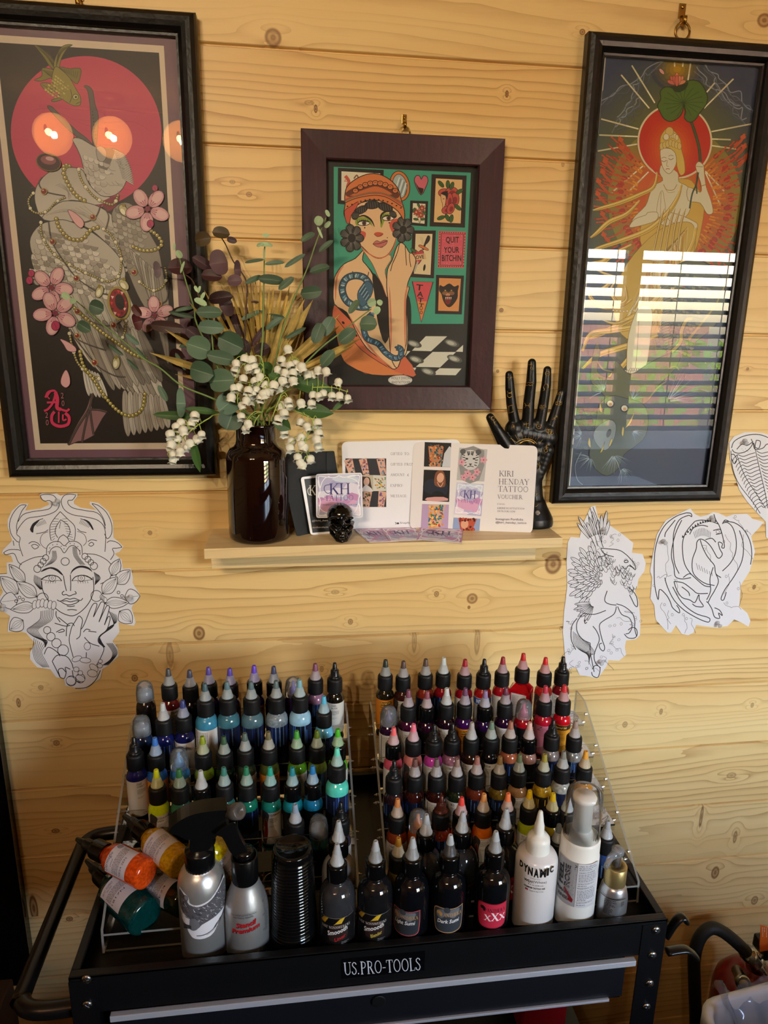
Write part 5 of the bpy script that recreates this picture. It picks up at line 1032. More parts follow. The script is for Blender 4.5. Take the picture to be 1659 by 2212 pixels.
clr = sheet('pump_clear', tint='#dfe3ea', ior=1.5, rough=.08, haze=.22, hc='#dfe4ee')
MB().lathe([(.0052, z3), (.0052, z3+.016), (.0078, z3+.0175), (.0080, z3+.024), (.006, z3+.0262), (0, z3+.0265)], 24).tube([(-.001, -.002, z3+.021), (-.008, -.006, z3+.013), (-.0115, -.008, z3+.002), (-.0125, -.009, z3-.002)], [.006, .0045, .0035, .0032], 10).build('pump', clr, o, True)
cyl_label(r6, P(1337, 1946, -.44-r6).z-FZ, 0, 0, lambda c: (c.line([(-18, 0), (18, -1)], 1.1, '#2a1c18'), [c.greek(-10, 2+i*1.45, 8, 1, 1, .75, '#2a2a2e', i) for i in range(16)], c.greek(12, 3, 17, 5, 1.6, .7, '#2a2a2e', 3)), o)
# ---------------------------------------------------------------- reclining bottles at the left
def recline(label, tip, bot, Yb, L, r, inkc, capm, draw, roll=0., u=1.):
    B = P(*bot, Yb); best = min((abs((P(*tip, Yb+i*.002)-B).length-L), i) for i in range(-20, 90))
    Tp = P(*tip, Yb+best[1]*.002); d = Tp-B; L = d.length
    o = thing('ink_bottle', label, 'bottle'); M = axis_m(B, d, (0, -1, .3)); v = CAM-B; v = v-d.normalized()*v.dot(d.normalized())
    y_ = -v.normalized(); z_ = d.normalized(); x_ = y_.cross(z_); M = Matrix(((x_.x, y_.x, z_.x, B.x), (x_.y, y_.y, z_.y, B.y), (x_.z, y_.z, z_.z, B.z), (0, 0, 0, 1))) @ Matrix.Rotation(roll, 4, 'Z'); o.matrix_world = M
    nb, cb = L-.034, L-.056; s = cb-.002
    MB().lathe([(r*.8, 0), (r*.96, .001), (r, .004), (r, s-.02), (r*.97, s-.014), (r*.87, s-.008), (r*.7, s-.003), (r*.55, s), (r*.55, s+.003)], 36).build('bottle_body', inkm(inkc, 1), o, True)
    link('cap', shared(('cr', r), lambda: mdata(cap_mb(.0128, .022, 44), 'cap', capg_m)), o, capg_m, cb)
    MB().lathe([(.0098, nb), (.0102, nb+.0025), (.0078, nb+.004), (.0072, nb+.016), (.0062, nb+.0175), (.0048, nb+.0178), (.0046, nb+.020), (.0028, L-.001), (.0018, L), (0, L)], 20, rib=(3, 3, .0003)).build('nozzle', noz_b, o, True)
    cyl_label(r, s-.017, 0, 0, draw, o)
def derm(big, col_, x0=-21, wd=42, hh=34, ttl='Dermaglo', swirl=True):
    def d(c):                                # label text runs along the bottle's axis
        c.poly([(x0, 0), (x0+wd, 0), (x0+wd, hh), (x0, hh)], '#c9c2cc')
        c.text(ttl, x0+3, 6.5, 5.5 if ttl == 'Dermaglo' else 3.2, '#2a2230', fit=(23 if ttl == 'Dermaglo' else 20), rot=0); c.text('Limited' if ttl == 'Dermaglo' else big, x0+10, 10, 2.6, '#33303c', fit=9)
        c.greek(x0+2.5, 12.5, x0+wd-3, 6, 1.75, .7, '#44404c', 5); c.text(col_, x0+3, 27, 2.8, '#3a3444', fit=24)
        if swirl: c.ell(x0+wd-5, 5, 3.6, 3.6, '#3a3048', n=16); c.ell(x0+wd-5, 5, 2.8, 2.8, '#b4acb8', n=16); [c.ell(x0+wd-5+cos(a)*1.4, 5+sin(a)*1.4, .8, .6, '#3a3048', n=6) for a in (0, 1.3, 2.6, 3.9, 5.2)]
    return d
recline('orange ink bottle with black nozzle lying tilted over the left edge of the tray', (165, 1812), (318, 1889), -.395, .128, .0190, '#c84410', None, derm('', 'NE24 2EN'))
recline('yellow-orange ink bottle with black nozzle lying tilted just left of the trigger sprayer', (267, 1761), (392, 1868), -.395, .128, .0190, '#b8860c', None, derm('YELLOW', 'ON STREET BLYTH', ttl='MADE IN ENGLAND', swirl=False))
recline('yellow ink bottle lying tilted, mostly hidden between the two aluminium spray bottles', (398, 1768), (504, 1884), -.385, .128, .0185, '#c8b012', None, derm('', 'BLYTH NE', swirl=False))
recline('dark teal square-labelled ink bottle lying tilted, lowest at the left of the tray', (186, 1858), (316, 1982), -.412, .140, .0235, '#04302e', None, derm('DARK GREEN', '1817N', x0=-20, wd=40, hh=40, ttl='ARTIST PIGMENT', swirl=False))
recline('dark green ink bottle with black nozzle lying tilted against the trigger sprayer', (259, 1877), (402, 1948), -.398, .128, .0195, '#141f10', None, derm('', 'NE24'))
# ================================================================ black palmistry hand and skull (single smooth bodies)
from mathutils.bvhtree import BVHTree
def capsule_chain(mb, pts, rs, flat=1., seg=14, sub=6):
    for i in range(len(pts)-1):
        a, b = Vector(pts[i]), Vector(pts[i+1])
        for k in range(sub+1):
            t = k/sub; c = a.lerp(b, t); r = rs[i]+(rs[i+1]-rs[i])*t; ball(mb, c, (r, r*flat, r))
def ball(mb, c, r, seg=12, M=None):
    prof = [(max(1e-6, sin(pi*i/8)), -cos(pi*i/8)) for i in range(9)]
    mb.lathe(prof, seg, Matrix.Translation(c) @ (M or I4) @ Matrix.Diagonal((*r, 1)), cap=False)
def remeshed(mb, vox, sm=6, fac=.5):
    o = mb.build('tmp', noz_w, None, True); m = o.modifiers.new('r', 'REMESH'); m.mode = 'VOXEL'; m.voxel_size = vox; m.use_smooth_shade = True
    s = o.modifiers.new('s', 'SMOOTH'); s.iterations = sm; s.factor = fac
    dg = bpy.context.evaluated_depsgraph_get(); me = bpy.data.meshes.new_from_object(o.evaluated_get(dg)); bpy.data.objects.remove(o)
    for p in me.polygons: p.use_smooth = True
    me.materials.clear(); return me
HY = -.036
def hp_(u, v, dy=0): p = P(1010+u/5.396, 750+v/5.396, HY); return Vector((p.x, HY+dy, p.z))
sc_ = (hp_(100, 1000)-hp_(0, 1000)).length/100
mb = MB()
def fing(pts, ws, dys): capsule_chain(mb, [hp_(u, v, d) for (u, v), d in zip(pts, dys)], [w*sc_*1.12 for w in ws], .85, sub=9)
fing([(555, 900), (510, 660), (492, 480), (488, 322)], [60, 54, 50, 42], [.002, 0, -.001, .001])
fing([(700, 900), (716, 620), (738, 400), (750, 182)], [66, 60, 55, 44], [.001, 0, -.002, 0])
fing([(845, 900), (888, 640), (915, 430), (932, 268)], [62, 56, 52, 43], [.001, 0, -.001, .001])
fing([(965, 960), (1020, 780), (1062, 640), (1098, 524)], [58, 52, 47, 39], [.003, .002, .001, .002])
fing([(560, 1330), (430, 1120), (330, 960), (252, 815)], [98, 76, 58, 44], [-.002, -.005, -.008, -.006])
for (a, b_, w, dy) in (((550, 960), (640, 1400), 118, .002), ((540, 1100), (700, 1000), 90, .001), ((640, 1000), (960, 1060), 110, .002), ((690, 930), (700, 1450), 105, .003), ((830, 930), (780, 1500), 105, .003), ((950, 980), (860, 1420), 85, .001), ((620, 1180), (680, 1480), 110, -.003), ((930, 1200), (820, 1500), 75, -.003)):
    capsule_chain(mb, [hp_(*a, dy), hp_(*b_, dy)], [w*sc_, w*sc_*.9], .72)
capsule_chain(mb, [hp_(760, 1450, .002), hp_(768, 1600, .002), hp_(770, 1750, .002), hp_(772, 1900, 0)], [122*sc_, 112*sc_, 122*sc_, 150*sc_], .8)
pb_ = hp_(775, 1960); zb = shz(pb_.x)+.0005; rb = 232*sc_
mb.lathe([(rb*.98, 0), (rb, .006), (rb*.97, .014), (rb*.82, .024), (rb*.66, .033), (rb*.5, .045)], 28, Matrix.Translation((pb_.x, HY, zb)) @ Matrix.Diagonal((1, .85, 1, 1)))
me = remeshed(mb, .0015, 4, .4)
hand = thing('palmistry_hand', 'black ceramic palm-reading hand with gold symbols, standing on the shelf', 'hand statue', (pb_.x, HY, zb))
hm = mat('satin_black', '#0b0b0b', .36, spec=.35, bump=.1, bscale=60); me.materials.append(hm)
for v in me.vertices: v.co -= hand.location
ho = bpy.data.objects.new('hand_body', me); COL.objects.link(ho); ho.parent = hand
bvh = BVHTree.FromPolygons([v.co+hand.location for v in me.vertices], [tuple(p.vertices) for p in me.polygons])
gm = mat('gold_paint', '#b4924a', .35, metal=.85); gb = MB()
def gold(pts, w=4.5, sm=0, closed=False):
    if sm: pts = smooth(pts, sm, closed)
    if closed: pts = list(pts)+[pts[0]]
    out = []
    for a, b_ in zip(pts, pts[1:]):
        n = max(1, int(sqrt((a[0]-b_[0])**2+(a[1]-b_[1])**2)/12))
        out += [(a[0]+(b_[0]-a[0])*k/n, a[1]+(b_[1]-a[1])*k/n) for k in range(n)]
    out.append(pts[-1]); q = []
    for u, v in out:
        d = ray(1010+u/5.396, 750+v/5.396).normalized(); h_ = bvh.ray_cast(CAM, d)
        if h_[0]: q.append(h_[0]-d*.0002)
    if len(q) > 1: gb.tube(q, w*sc_*.62, 5)
def ring(x, y, r, w=5, n=14, ry=None): gold([(x+r*cos(2*pi*i/n), y+(ry or r)*sin(2*pi*i/n)) for i in range(n)], w, closed=True)
ring(932, 306, 26); ring(932, 306, 4); gold([(740, 175), (742, 215)]); gold([(712, 205), (765, 198)]); gold([(742, 215), (735, 250), (755, 262), (760, 240), (745, 235)], sm=2)
gold([(677, 410), (695, 420), (712, 408), (730, 420), (748, 410), (770, 415)], 6); gold([(677, 440), (695, 448), (712, 438), (730, 448), (748, 440), (770, 445)], 6)
gold([(455, 358), (470, 350), (490, 362), (510, 348), (526, 356)], sm=2); gold([(488, 360), (488, 388)]); ring(490, 560, 27, 6); gold([(462, 510), (475, 535), (505, 535), (520, 508)], 5, 2)
gold([(470, 690), (530, 672)]); gold([(480, 690), (482, 765)]); gold([(520, 680), (532, 750)]); gold([(475, 770), (545, 748)]); gold([(665, 650), (680, 680), (662, 712)], sm=3); gold([(728, 650), (712, 680), (726, 712)], sm=3); gold([(668, 680), (722, 680)])
gold([(880, 505), (895, 500), (885, 465), (900, 435), (925, 430), (942, 455), (932, 495), (950, 497)], 5, 2); gold([(848, 725), (845, 680), (865, 680), (865, 735)], sm=2); gold([(880, 730), (880, 680), (910, 680), (912, 700), (882, 705)], sm=2)
gold([(1045, 555), (1075, 520), (1105, 552)], closed=True); gold([(1022, 640), (1050, 632), (1108, 640)], 5); gold([(1022, 670), (1060, 676), (1105, 668)], 5); ring(1040, 655, 13); ring(1085, 655, 13)
ring(296, 828, 22); gold([(300, 850), (322, 915)]); gold([(305, 885), (338, 855)]); gold([(512, 915), (530, 900), (540, 930), (515, 932)], sm=2); gold([(540, 900), (545, 965)])
gold([(685, 870), (685, 935)]); gold([(645, 903), (715, 890)]); gold([(670, 935), (728, 938)]); ring(829, 922, 28); ring(829, 922, 4)
gold([(985, 850), (1048, 800)]); gold([(1015, 800), (1048, 800), (1046, 830)]); gold([(1000, 815), (1030, 848)]); ring(958, 985, 22, 5, ry=30); ring(935, 975, 20); ring(982, 1000, 18); gold([(942, 1010), (935, 1040)])
ring(912, 1205, 20); gold([(905, 1150), (935, 1135), (955, 1148)], sm=2); gold([(925, 1140), (918, 1190)]); gold([(898, 1170), (945, 1172)])
for (a, b_) in (((500, 1055), (560, 1115)), ((530, 1080), (568, 1108)), ((555, 1020), (592, 1090)), ((595, 1055), (608, 1082)), ((625, 1000), (645, 1075)), ((675, 1035), (678, 1068)), ((714, 1005), (708, 1066)), ((742, 1040), (738, 1068)), ((777, 1010), (758, 1075)), ((800, 1055), (785, 1085)), ((836, 1038), (800, 1100)), ((872, 1080), (830, 1130)), ((820, 1185), (858, 1232))): gold([a, b_], 4)
gold([(560, 1118), (620, 1082), (690, 1068), (760, 1085), (810, 1130)], 7, 4); gold([(600, 1125), (660, 1092), (720, 1090), (780, 1125)], 14, 4)
gold([(812, 1440), (838, 1410), (842, 1370), (832, 1335)], 4, 3); gold([(812, 1400), (822, 1380), (820, 1350)], 4, 3); gold([(785, 1735), (800, 1725), (812, 1700)], 4, 3); gold([(785, 1860), (810, 1850), (828, 1820)], 4, 3)
tag(gb.build('gold_symbols', gm, hand), None)
d = ray(1010+815/5.396, 750+1930/5.396).normalized(); h_ = bvh.ray_cast(CAM, d)
if h_[0]: MB().lathe([(.0044, 0), (.0044, .001), (.0032, .0022), (.0012, .0026), (0, .0026)], 10, axis_m(h_[0], h_[1]), smooth=False).build('glass_gem', mat('gem', '#d8dce4', .05, metal=.8), hand)
# skull
SY = -.088
def sp2(u, v, dy=0): p = P(640+u/6.38, 980+v/6.38, SY); return Vector((p.x, SY+dy, p.z))
k = (sp2(100, 1000)-sp2(0, 1000)).length/100
mb = MB(); ball(mb, sp2(608, 890, .010), (186*k, 225*k, 168*k), 24); ball(mb, sp2(612, 960, -.002), (150*k, 150*k, 120*k), 20)
for sg in (-1, 1):
    capsule_chain(mb, [sp2(618+sg*165, 985, .004), sp2(618+sg*130, 1010, -.012), sp2(618+sg*80, 1040, -.017)], [26*k, 34*k, 36*k]); ball(mb, sp2(618+sg*88, 880, -.016), (78*k, 48*k, 30*k))
    capsule_chain(mb, [sp2(618+sg*140, 1060, .012), sp2(618+sg*125, 1130, .004), sp2(618+sg*60, 1185, -.012), sp2(618, 1195, -.016)], [30*k, 34*k, 30*k, 28*k])
capsule_chain(mb, [sp2(618, 900, -.020), sp2(618, 955, -.024)], [22*k, 18*k])
ball(mb, sp2(618, 1085, -.006), (92*k, 100*k, 80*k)); ball(mb, sp2(618, 1150, -.006), (88*k, 90*k, 55*k))
for i in range(-3, 4):
    yy = -.0165+abs(i)*abs(i)*.0007; capsule_chain(mb, [sp2(618+i*27, 1072, yy), sp2(618+i*26, 1102, yy-.0006)], [12*k, 12*k], sub=2); capsule_chain(mb, [sp2(618+i*25, 1128, yy), sp2(618+i*25, 1150, yy+.0004)], [11*k, 11*k], sub=2)
me = remeshed(mb, .0008, 3)
def dent(c, r, dp):
    for v in me.vertices:
        q = v.co-c; e = (q.x/r[0])**2+(q.z/r[2])**2
        if e < 2.2 and q.y < .012: v.co.y += dp*math.exp(-e*e*1.2)
dent(sp2(530, 925), (52*k, 1, 40*k), .011); dent(sp2(706, 925), (52*k, 1, 40*k), .011); dent(sp2(618, 1000), (24*k, 1, 32*k), .006)
zb = min(v.co.z for v in me.vertices); zsh_ = shz(sp2(610, 1000).x)
sk = thing('skull_ornament', 'small glossy black skull ornament at the front of the shelf', 'skull', (sp2(610, 1000).x, SY, zsh_+.0003))
for v in me.vertices: v.co -= Vector((sk.location.x, sk.location.y, zb))
me.materials.append(mat('gloss_black_glaze', '#060606', .1, coat=.5)); so = bpy.data.objects.new('skull_body', me); COL.objects.link(so); so.parent = sk
# ================================================================ things at the edges of the picture
mx = -.508; mr = thing('wall_mirror', 'black-framed mirror panel on the wall at the left edge of the picture', 'mirror', (-.72, -.01, .375))
MB().box(-.93, mx, -.022, -.001, .375, .44).box(-.93, mx, -.022, -.001, 1.20, 1.26).box(mx-.06, mx, -.022, -.001, .44, 1.20).box(-.93, -.87, -.022, -.001, .44, 1.20).build('frame', mat('gloss_black_frame', '#060607', .12), mr)
MB().box(-.87, mx-.06, -.012, -.002, .44, 1.20).build('mirror_glass', mat('mirror', '#b9bcc0', .02, metal=1.), mr)
MB().tube([(mx+.0006, -.021, .375), (mx+.0006, -.021, 1.26)], .0008, 6).build('edge_trim', steel, mr)
bx = P(18, 2140, -.2).x; cbn = thing('wooden_post', 'dark brown wooden post at the bottom left corner of the picture', 'post', (bx-.04, -.22, 0)); MB().box(bx-.08, bx, -.26, -.18, 0, .56, None, .003).build('post', mat('dark_brown_wood', '#2e1e12', .5, noise=.2), cbn)
# fire extinguisher
ex = Vector((.905, -.13, 0)); zt = P(1585, 2134, -.16).z
fe = thing('fire_extinguisher', 'red fire extinguisher with black hose standing by the wall, right of the cart', 'fire extinguisher', ex)
red = mat('red_enamel', '#7c0a12', .25, coat=.3)
MB().lathe([(.068, 0), (.072, .004), (.072, zt-.055), (.068, zt-.035), (.056, zt-.016), (.036, zt-.003), (.02, zt), (.02, zt+.01)], 40, Matrix.Translation(ex)).build('cylinder', red, fe)
chrome = mat('chrome', '#a8a49c', .18, metal=1.)
MB().lathe([(.017, 0), (.017, .02), (.013, .022), (.013, .045), (0, .045)], 20, Matrix.Translation((ex.x, ex.y, zt+.008))).build('valve', chrome, fe)
g0 = P(1602, 2117, -.20); MB().lathe([(.0, -.03), (.010, -.03), (.010, 0), (.0135, .0), (.0135, .012), (.012, .0125), (0, .0125)], 24, axis_m(g0, (-.35, -1, .3))).build('gauge', chrome, fe)
MB().lathe([(0, 0), (.0085, 0), (.0085, .0006), (0, .0006)], 16, axis_m(g0+Vector((-.35, -1, .3)).normalized()*.0125, (-.35, -1, .3))).build('gauge_dial', mat('dial', '#c9b8b0', .4), fe)
hs = [P(x, y, -.15) for x, y in ((1618, 2062), (1590, 2035), (1560, 2012), (1535, 2005), (1512, 2025), (1500, 2065), (1500, 2120), (1503, 2212), (1505, 2330))]
MB().tube(smooth(hs, 6), .0118, 14).build('hose', mat('black_rubber', '#121110', .6), fe)
MB().tube([P(1612, 2056, -.15), P(1632, 2080, -.15)], [.0155, .0135], 16).tube([P(1632, 2080, -.15), P(1650, 2104, -.15)], .007, 10).build('hose_fitting', chrome, fe)
MB().box(ex.x+.0, ex.x+.05, ex.y-.02, ex.y+.02, zt+.045, zt+.075, None, .004).build('lever', mat('black_plastic', '#0b0b0c'), fe)
tg = [P(x, y, -.17) for x, y in ((1644, 1998), (1662, 2004), (1664, 2052), (1642, 2056), (1641, 2040))]
MB().add(tg+[p+Vector((0, .0012, 0)) for p in tg], [(0, 1, 2, 3, 4), (9, 8, 7, 6, 5)]+[(i, 5+i, 5+(i+1) % 5, (i+1) % 5) for i in range(5)]).build('orange_tag', mat('orange_plastic', '#e0681c', .4), fe)
ct = Canvas(wall_fn(-.1705)); 
for i in range(4): ct.greek(1647+i*4, 2003, 1647+i*4+26, 1, 1, 1.2, '#f4d8b8', i, 88)
ct.build('tag_print', PRINT, fe)
# white bin with a clear liner
A = Pz(1497, 2170, .50); Bp = Pz(1659, 2126, .50); u = (Bp-A).normalized(); w_ = Vector((u.y, -u.x, 0)); 
if w_.y > 0: w_ = -w_
binr = thing('waste_bin', 'white plastic bin in the bottom right corner of the picture', 'bin', (A.x+.15, A.y-.1, 0))
def rr_(wd, dp, r, n=5):
    out = []
    for cx_, cy_, a0 in ((r, r, 180), (wd-r, r, 270), (wd-r, dp-r, 0), (r, dp-r, 90)):
        for i in range(n+1): a = radians(a0+90*i/n); out.append((cx_+r*cos(a), cy_+r*sin(a)))
    return out
mb = MB(); WD, DP = .34, .30; n = len(rr_(1, 1, .1)); rings = []
for (off, z) in ((.03, 0), (.004, .47), (-.004, .475), (-.004, .50), (.002, .505), (.010, .50), (.012, .47), (.036, .01)):
    rings.append([A+u*(x+off)+w_*(y+off)+Vector((0, 0, z-.50)) for x, y in rr_(WD-2*off, DP-2*off, .045-off*.5)])
vs = [p for r_ in rings for p in r_]; fs = [(k_*n+i, k_*n+(i+1) % n, (k_+1)*n+(i+1) % n, (k_+1)*n+i) for k_ in range(len(rings)-1) for i in range(n)]+[tuple(range(n))[::-1], tuple(range((len(rings)-1)*n, len(rings)*n))]
mb.add(vs, fs, smooth=True).build('bin_body', mat('white_bin', '#c9ccd6', .35), binr)
liner = thing('bin_liner', 'crumpled clear plastic bag hanging over the rim of the white bin', 'plastic bag', (A.x+.15, A.y-.1, .50))
from mathutils import noise as mn
mb = MB(); N_ = 40; vs = []
for i in range(N_):
    for j in range(N_):
        s_, t = i/(N_-1), j/(N_-1); p = A+u*(.035+s_*.28)+w_*(-.004+t*.29)
        z = .008+.030*math.exp(-((s_-.03)**2+(t-.05)**2)/.004)-.16*sin(pi*min(1, t*1.1))*sin(pi*s_)**.5+mn.noise(Vector((s_*9, t*9, 0)))*.02+abs(mn.noise(Vector((s_*22, t*18, 5))))*.018
        vs.append(p+Vector((0, 0, z)))
mb.add(vs, [(i*N_+j, i*N_+j+1, (i+1)*N_+j+1, (i+1)*N_+j) for i in range(N_-1) for j in range(N_-1)], smooth=True)
mb.build('bag', sheet('bag_film', tint='#f2f5fa', ior=1.4, rough=.08, haze=.07, hc='#e4eaf6'), liner, fix=False)
# ================================================================ artwork prints
def wq(x0, x1, z0, z1, Y): return [proj((x, Y, z)) for x, z in ((x0, z1), (x1, z1), (x1, z0), (x0, z0))]
def beads(c, pts, r, cols, k=6, gap=2.1, lc='#2a2410'):
    q = smooth(pts, k); d = 0; last = q[0]; i = 0
    for a, b in zip(q, q[1:]):
        L = sqrt((b[0]-a[0])**2+(b[1]-a[1])**2)
        while d <= L:
            x, y = a[0]+(b[0]-a[0])*d/(L or 1), a[1]+(b[1]-a[1])*d/(L or 1); rr_ = r*(1.5 if cols == 'pearl' and i % 7 == 0 else 1)
            col_ = {'gold': '#9a8a3a', 'pearl': ('#d8d0b4' if i % 7 == 0 else '#8c7f44'), 'dark': '#4a3f3c'}[cols]
            c.ell(x, y, rr_*1.18, rr_*1.18, lc, n=9); c.ell(x, y, rr_, rr_, col_, n=9); c.ell(x-rr_*.25, y-rr_*.3, rr_*.4, rr_*.4, '#f0e8c0' if cols != 'dark' else '#8a7f7a', n=6); d += r*gap*(1.25 if rr_ > r else 1); i += 1
        d -= L
def fill(c, pts, col, lc='#2a2622', lw=4, sm=3, c2=None):
    c.poly(pts, col, sm, c2=c2); c.line(pts, lw, lc, sm, True); return c
def scales(c, cx, cy, rows, n, dx, dy, r, ang, cols, seed, lc='#6a625a', wob=.12):
    rd = random.Random(seed); a = radians(ang); ca, sa = cos(a), sin(a)
    for j in range(rows):
        for i in range(n(j) if callable(n) else n):
            x = (i+(j % 2)*.5)*dx; y = j*dy; x += rd.uniform(-wob, wob)*dx; X, Y_ = cx+x*ca-y*sa, cy+x*sa+y*ca
            q = [(X+r*cos(t)*ca-r*1.15*sin(t)*sa, Y_+r*cos(t)*sa+r*1.15*sin(t)*ca) for t in [pi*k/7 for k in range(8)]]
            c.poly(q, rd.choice(cols)); c.line(q, r*.10, lc)
def feather(c, x0, y0, x1, y1, w, col, lc='#4c453e', lw=3, vane=True):
    dx, dy = x1-x0, y1-y0; L = sqrt(dx*dx+dy*dy) or 1; nx, ny = -dy/L*w/2, dx/L*w/2
    q = [(x0-nx*.5, y0-ny*.5), (x0+dx*.35-nx, y0+dy*.35-ny), (x0+dx*.8-nx*.9, y0+dy*.8-ny*.9), (x1, y1), (x0+dx*.8+nx*.9, y0+dy*.8+ny*.9), (x0+dx*.35+nx, y0+dy*.35+ny), (x0+nx*.5, y0+ny*.5)]
    c.poly(q, col, 3); c.line(q, lw, lc, 3, True)
    if vane: c.line([(x0, y0), (x1, y1)], lw*.7, lc)
YA = -.0075
# ---- left: pale bird before a pink sun
c = Canvas(wall_fn(YA)); a = P(354, 99, YA); b = P(30, 560, YA); e = P(200, 971, YA)
c.poly(wq(LF[0]+.02, LF[1]-.02, LF[2]+.02, LF[3]-.02, YA), '#715260'); c.poly(wq(b.x, a.x, e.z, a.z, YA), '#d9c6b0')
i0, i1, i2 = P(343.5, 114, YA), P(87, 958, YA), P(340, 957, YA); c.poly(wq(i1.x, i0.x, i1.z, i0.z, YA), '#1b1714')
c.at(0, 0, 3.318); O = 1659
pts = [(618+540*cos(t)+8*sin(t), 948+546*sin(t)) for t in [2*pi*i/72 for i in range(72)]]; c.poly(pts, '#bf3a5c')
rd = random.Random(2)
for i in range(16): y = rd.uniform(620, 1380); x = rd.uniform(200, 700); c.line([(x, y), (x+rd.uniform(80, 260), y+rd.uniform(-30, 50)), (x+rd.uniform(300, 420), y+rd.uniform(-10, 80))], rd.uniform(3, 7), '#b03252', 4, taper=1)
# goldfish
fill(c, [(247, 322), (300, 350), (360, 400), (388, 440), (400, 470), (395, 500), (360, 480), (320, 420), (275, 360)], '#6f6a24'); fill(c, [(520, 322), (470, 322), (430, 350), (395, 420), (385, 480), (420, 500), (440, 420), (480, 350)], '#807a30')
for k in range(7): c.line([(262+k*14, 335+k*6), (330+k*9, 400+k*5), (385, 480)], 3, '#3a3610', 3); c.line([(510-k*12, 325+k*3), (440-k*4, 380), (402, 480)], 3, '#3a3610', 3)
fill(c, [(300, 492), (350, 490), (410, 520), (420, 590), (370, 560), (300, 580), (245, 575), (300, 545)], '#77722e'); fill(c, [(290, 600), (350, 595), (400, 620), (390, 660), (330, 650)], '#77722e'); fill(c, [(430, 480), (500, 492), (575, 490), (578, 540), (555, 600), (520, 580), (460, 520)], '#6f6a28')
for k in range(8): c.line([(440+k*17, 492+k*3), (470+k*11, 520+k*6)], 3, '#2e2a0c'); c.line([(305+k*12, 500+k*2), (350+k*9, 540+k*6)], 3, '#2e2a0c'); c.line([(300+k*8, 605+k*5), (360+k*5, 640)], 2.5, '#2e2a0c')
fill(c, [(395, 480), (440, 500), (500, 560), (545, 640), (575, 690), (580, 730), (570, 755), (535, 758), (480, 735), (430, 690), (390, 620), (372, 560)], '#8a8238')
scales(c, 405, 545, 7, 6, 22, 20, 12, 38, ['#a39a48', '#8f8640', '#b5ac58'], 3, '#4c4618'); c.ell(542, 695, 20, 20, '#b9b070', lw=4, lc='#2a2610'); c.ell(544, 696, 8, 8, '#16140c'); c.line([(505, 640), (515, 690), (500, 735)], 4, '#2a2610', 3); c.line([(575, 730), (545, 745)], 4, '#2a2610')
fill(c, [(430, 700), (385, 710), (368, 720), (385, 730), (440, 715)], '#6f6a28')
# beak, head, plume
fill(c, [(340, 768), (372, 765), (440, 835), (500, 890), (560, 945), (620, 990), (665, 1040), (640, 1035), (560, 985), (500, 940), (430, 870)], '#5c5250'); fill(c, [(600, 618), (630, 615), (665, 650), (680, 740), (705, 830), (700, 950), (690, 1045), (668, 1045), (655, 950), (650, 830), (640, 720), (625, 645)], '#564c4c')
for k in range(9): c.ell(662+k*3, 800+k*24, 5, 5, '#302a2a', n=7)
fill(c, [(520, 1000), (560, 985), (610, 1010), (680, 1050), (740, 1060), (830, 1070), (880, 1110), (920, 1170), (940, 1240), (905, 1300), (880, 1350), (830, 1395), (760, 1410), (690, 1385), (640, 1310), (600, 1210), (580, 1130), (550, 1060)], '#b9b3ab', lw=5)
for k in range(16): t = k/15; x, y = 840+60*t, 1075+200*t; feather(c, x-20, y, x+60+15*sin(t*3), y+40+10*t, 9, '#c4beb6', lw=2, vane=False)
c.poly([(700, 1120), (760, 1060), (820, 1080), (800, 1150), (760, 1230), (715, 1230)], '#6e6660', 3)
for k in range(26): x, y = rd.uniform(610, 860), rd.uniform(1120, 1370); c.line([(x, y), (x+22, y+22), (x+55, y+25)], 3, '#7d766e', 3)
scales(c, 620, 1120, 5, 5, 40, 46, 26, 20, ['#c2bcb4', '#b0a9a0', '#cdc8c0'], 5, '#6c655d')
fill(c, [(690, 1060), (730, 1050), (760, 1080), (760, 1130), (735, 1160), (700, 1140)], '#a79f97', lw=3); c.line([(530, 985), (640, 1010)], 3, '#4a4440')
# neck coils and body
fill(c, [(470, 1200), (560, 1205), (600, 1230), (640, 1320), (720, 1400), (800, 1415), (770, 1450), (680, 1470), (560, 1440), (480, 1440), (380, 1490), (300, 1560), (260, 1480), (248, 1400), (270, 1320), (330, 1250), (400, 1210)], '#aea79d', c2='#c6c0b6', lw=5)
for k in range(6): c.line([(400+k*14, 1330+k*6), (440+k*10, 1320+k*12), (480+k*6, 1350+k*12), (490, 1400+k*6)], 3, '#857d74', 4)
c.poly([(740, 1440), (860, 1400), (830, 1480), (760, 1520)], '#7a2438', 2)
fill(c, [(300, 1560), (420, 1455), (520, 1440), (650, 1460), (760, 1510), (860, 1600), (950, 1750), (1010, 1900), (900, 1900), (780, 1760), (640, 1640), (500, 1590), (400, 1590)], '#b9b3a9', lw=5)
for k in range(10): c.line([(330+k*30, 1545-k*8), (460+k*28, 1500+k*8), (620+k*24, 1530+k*22)], 3, '#938b82', 4)
# right wing tip
fill(c, [(800, 1530), (870, 1455), (950, 1470), (1010, 1560), (1090, 1700), (1140, 1800), (1170, 1960), (1210, 2160), (1200, 2300), (1130, 2340), (1060, 2240), (980, 2100), (900, 1900), (840, 1700)], '#8f877c', lw=5)
scales(c, 850, 1500, 12, 7, 38, 34, 24, 22, ['#a49c91', '#8b8379', '#79716a', '#b3aca2'], 9, '#4c453e')
for k in range(9): feather(c, 940+k*22, 1800+k*20, 1110+k*12, 2130+k*60, 46, ['#9b9388', '#b2aba0', '#857d73'][k % 3])
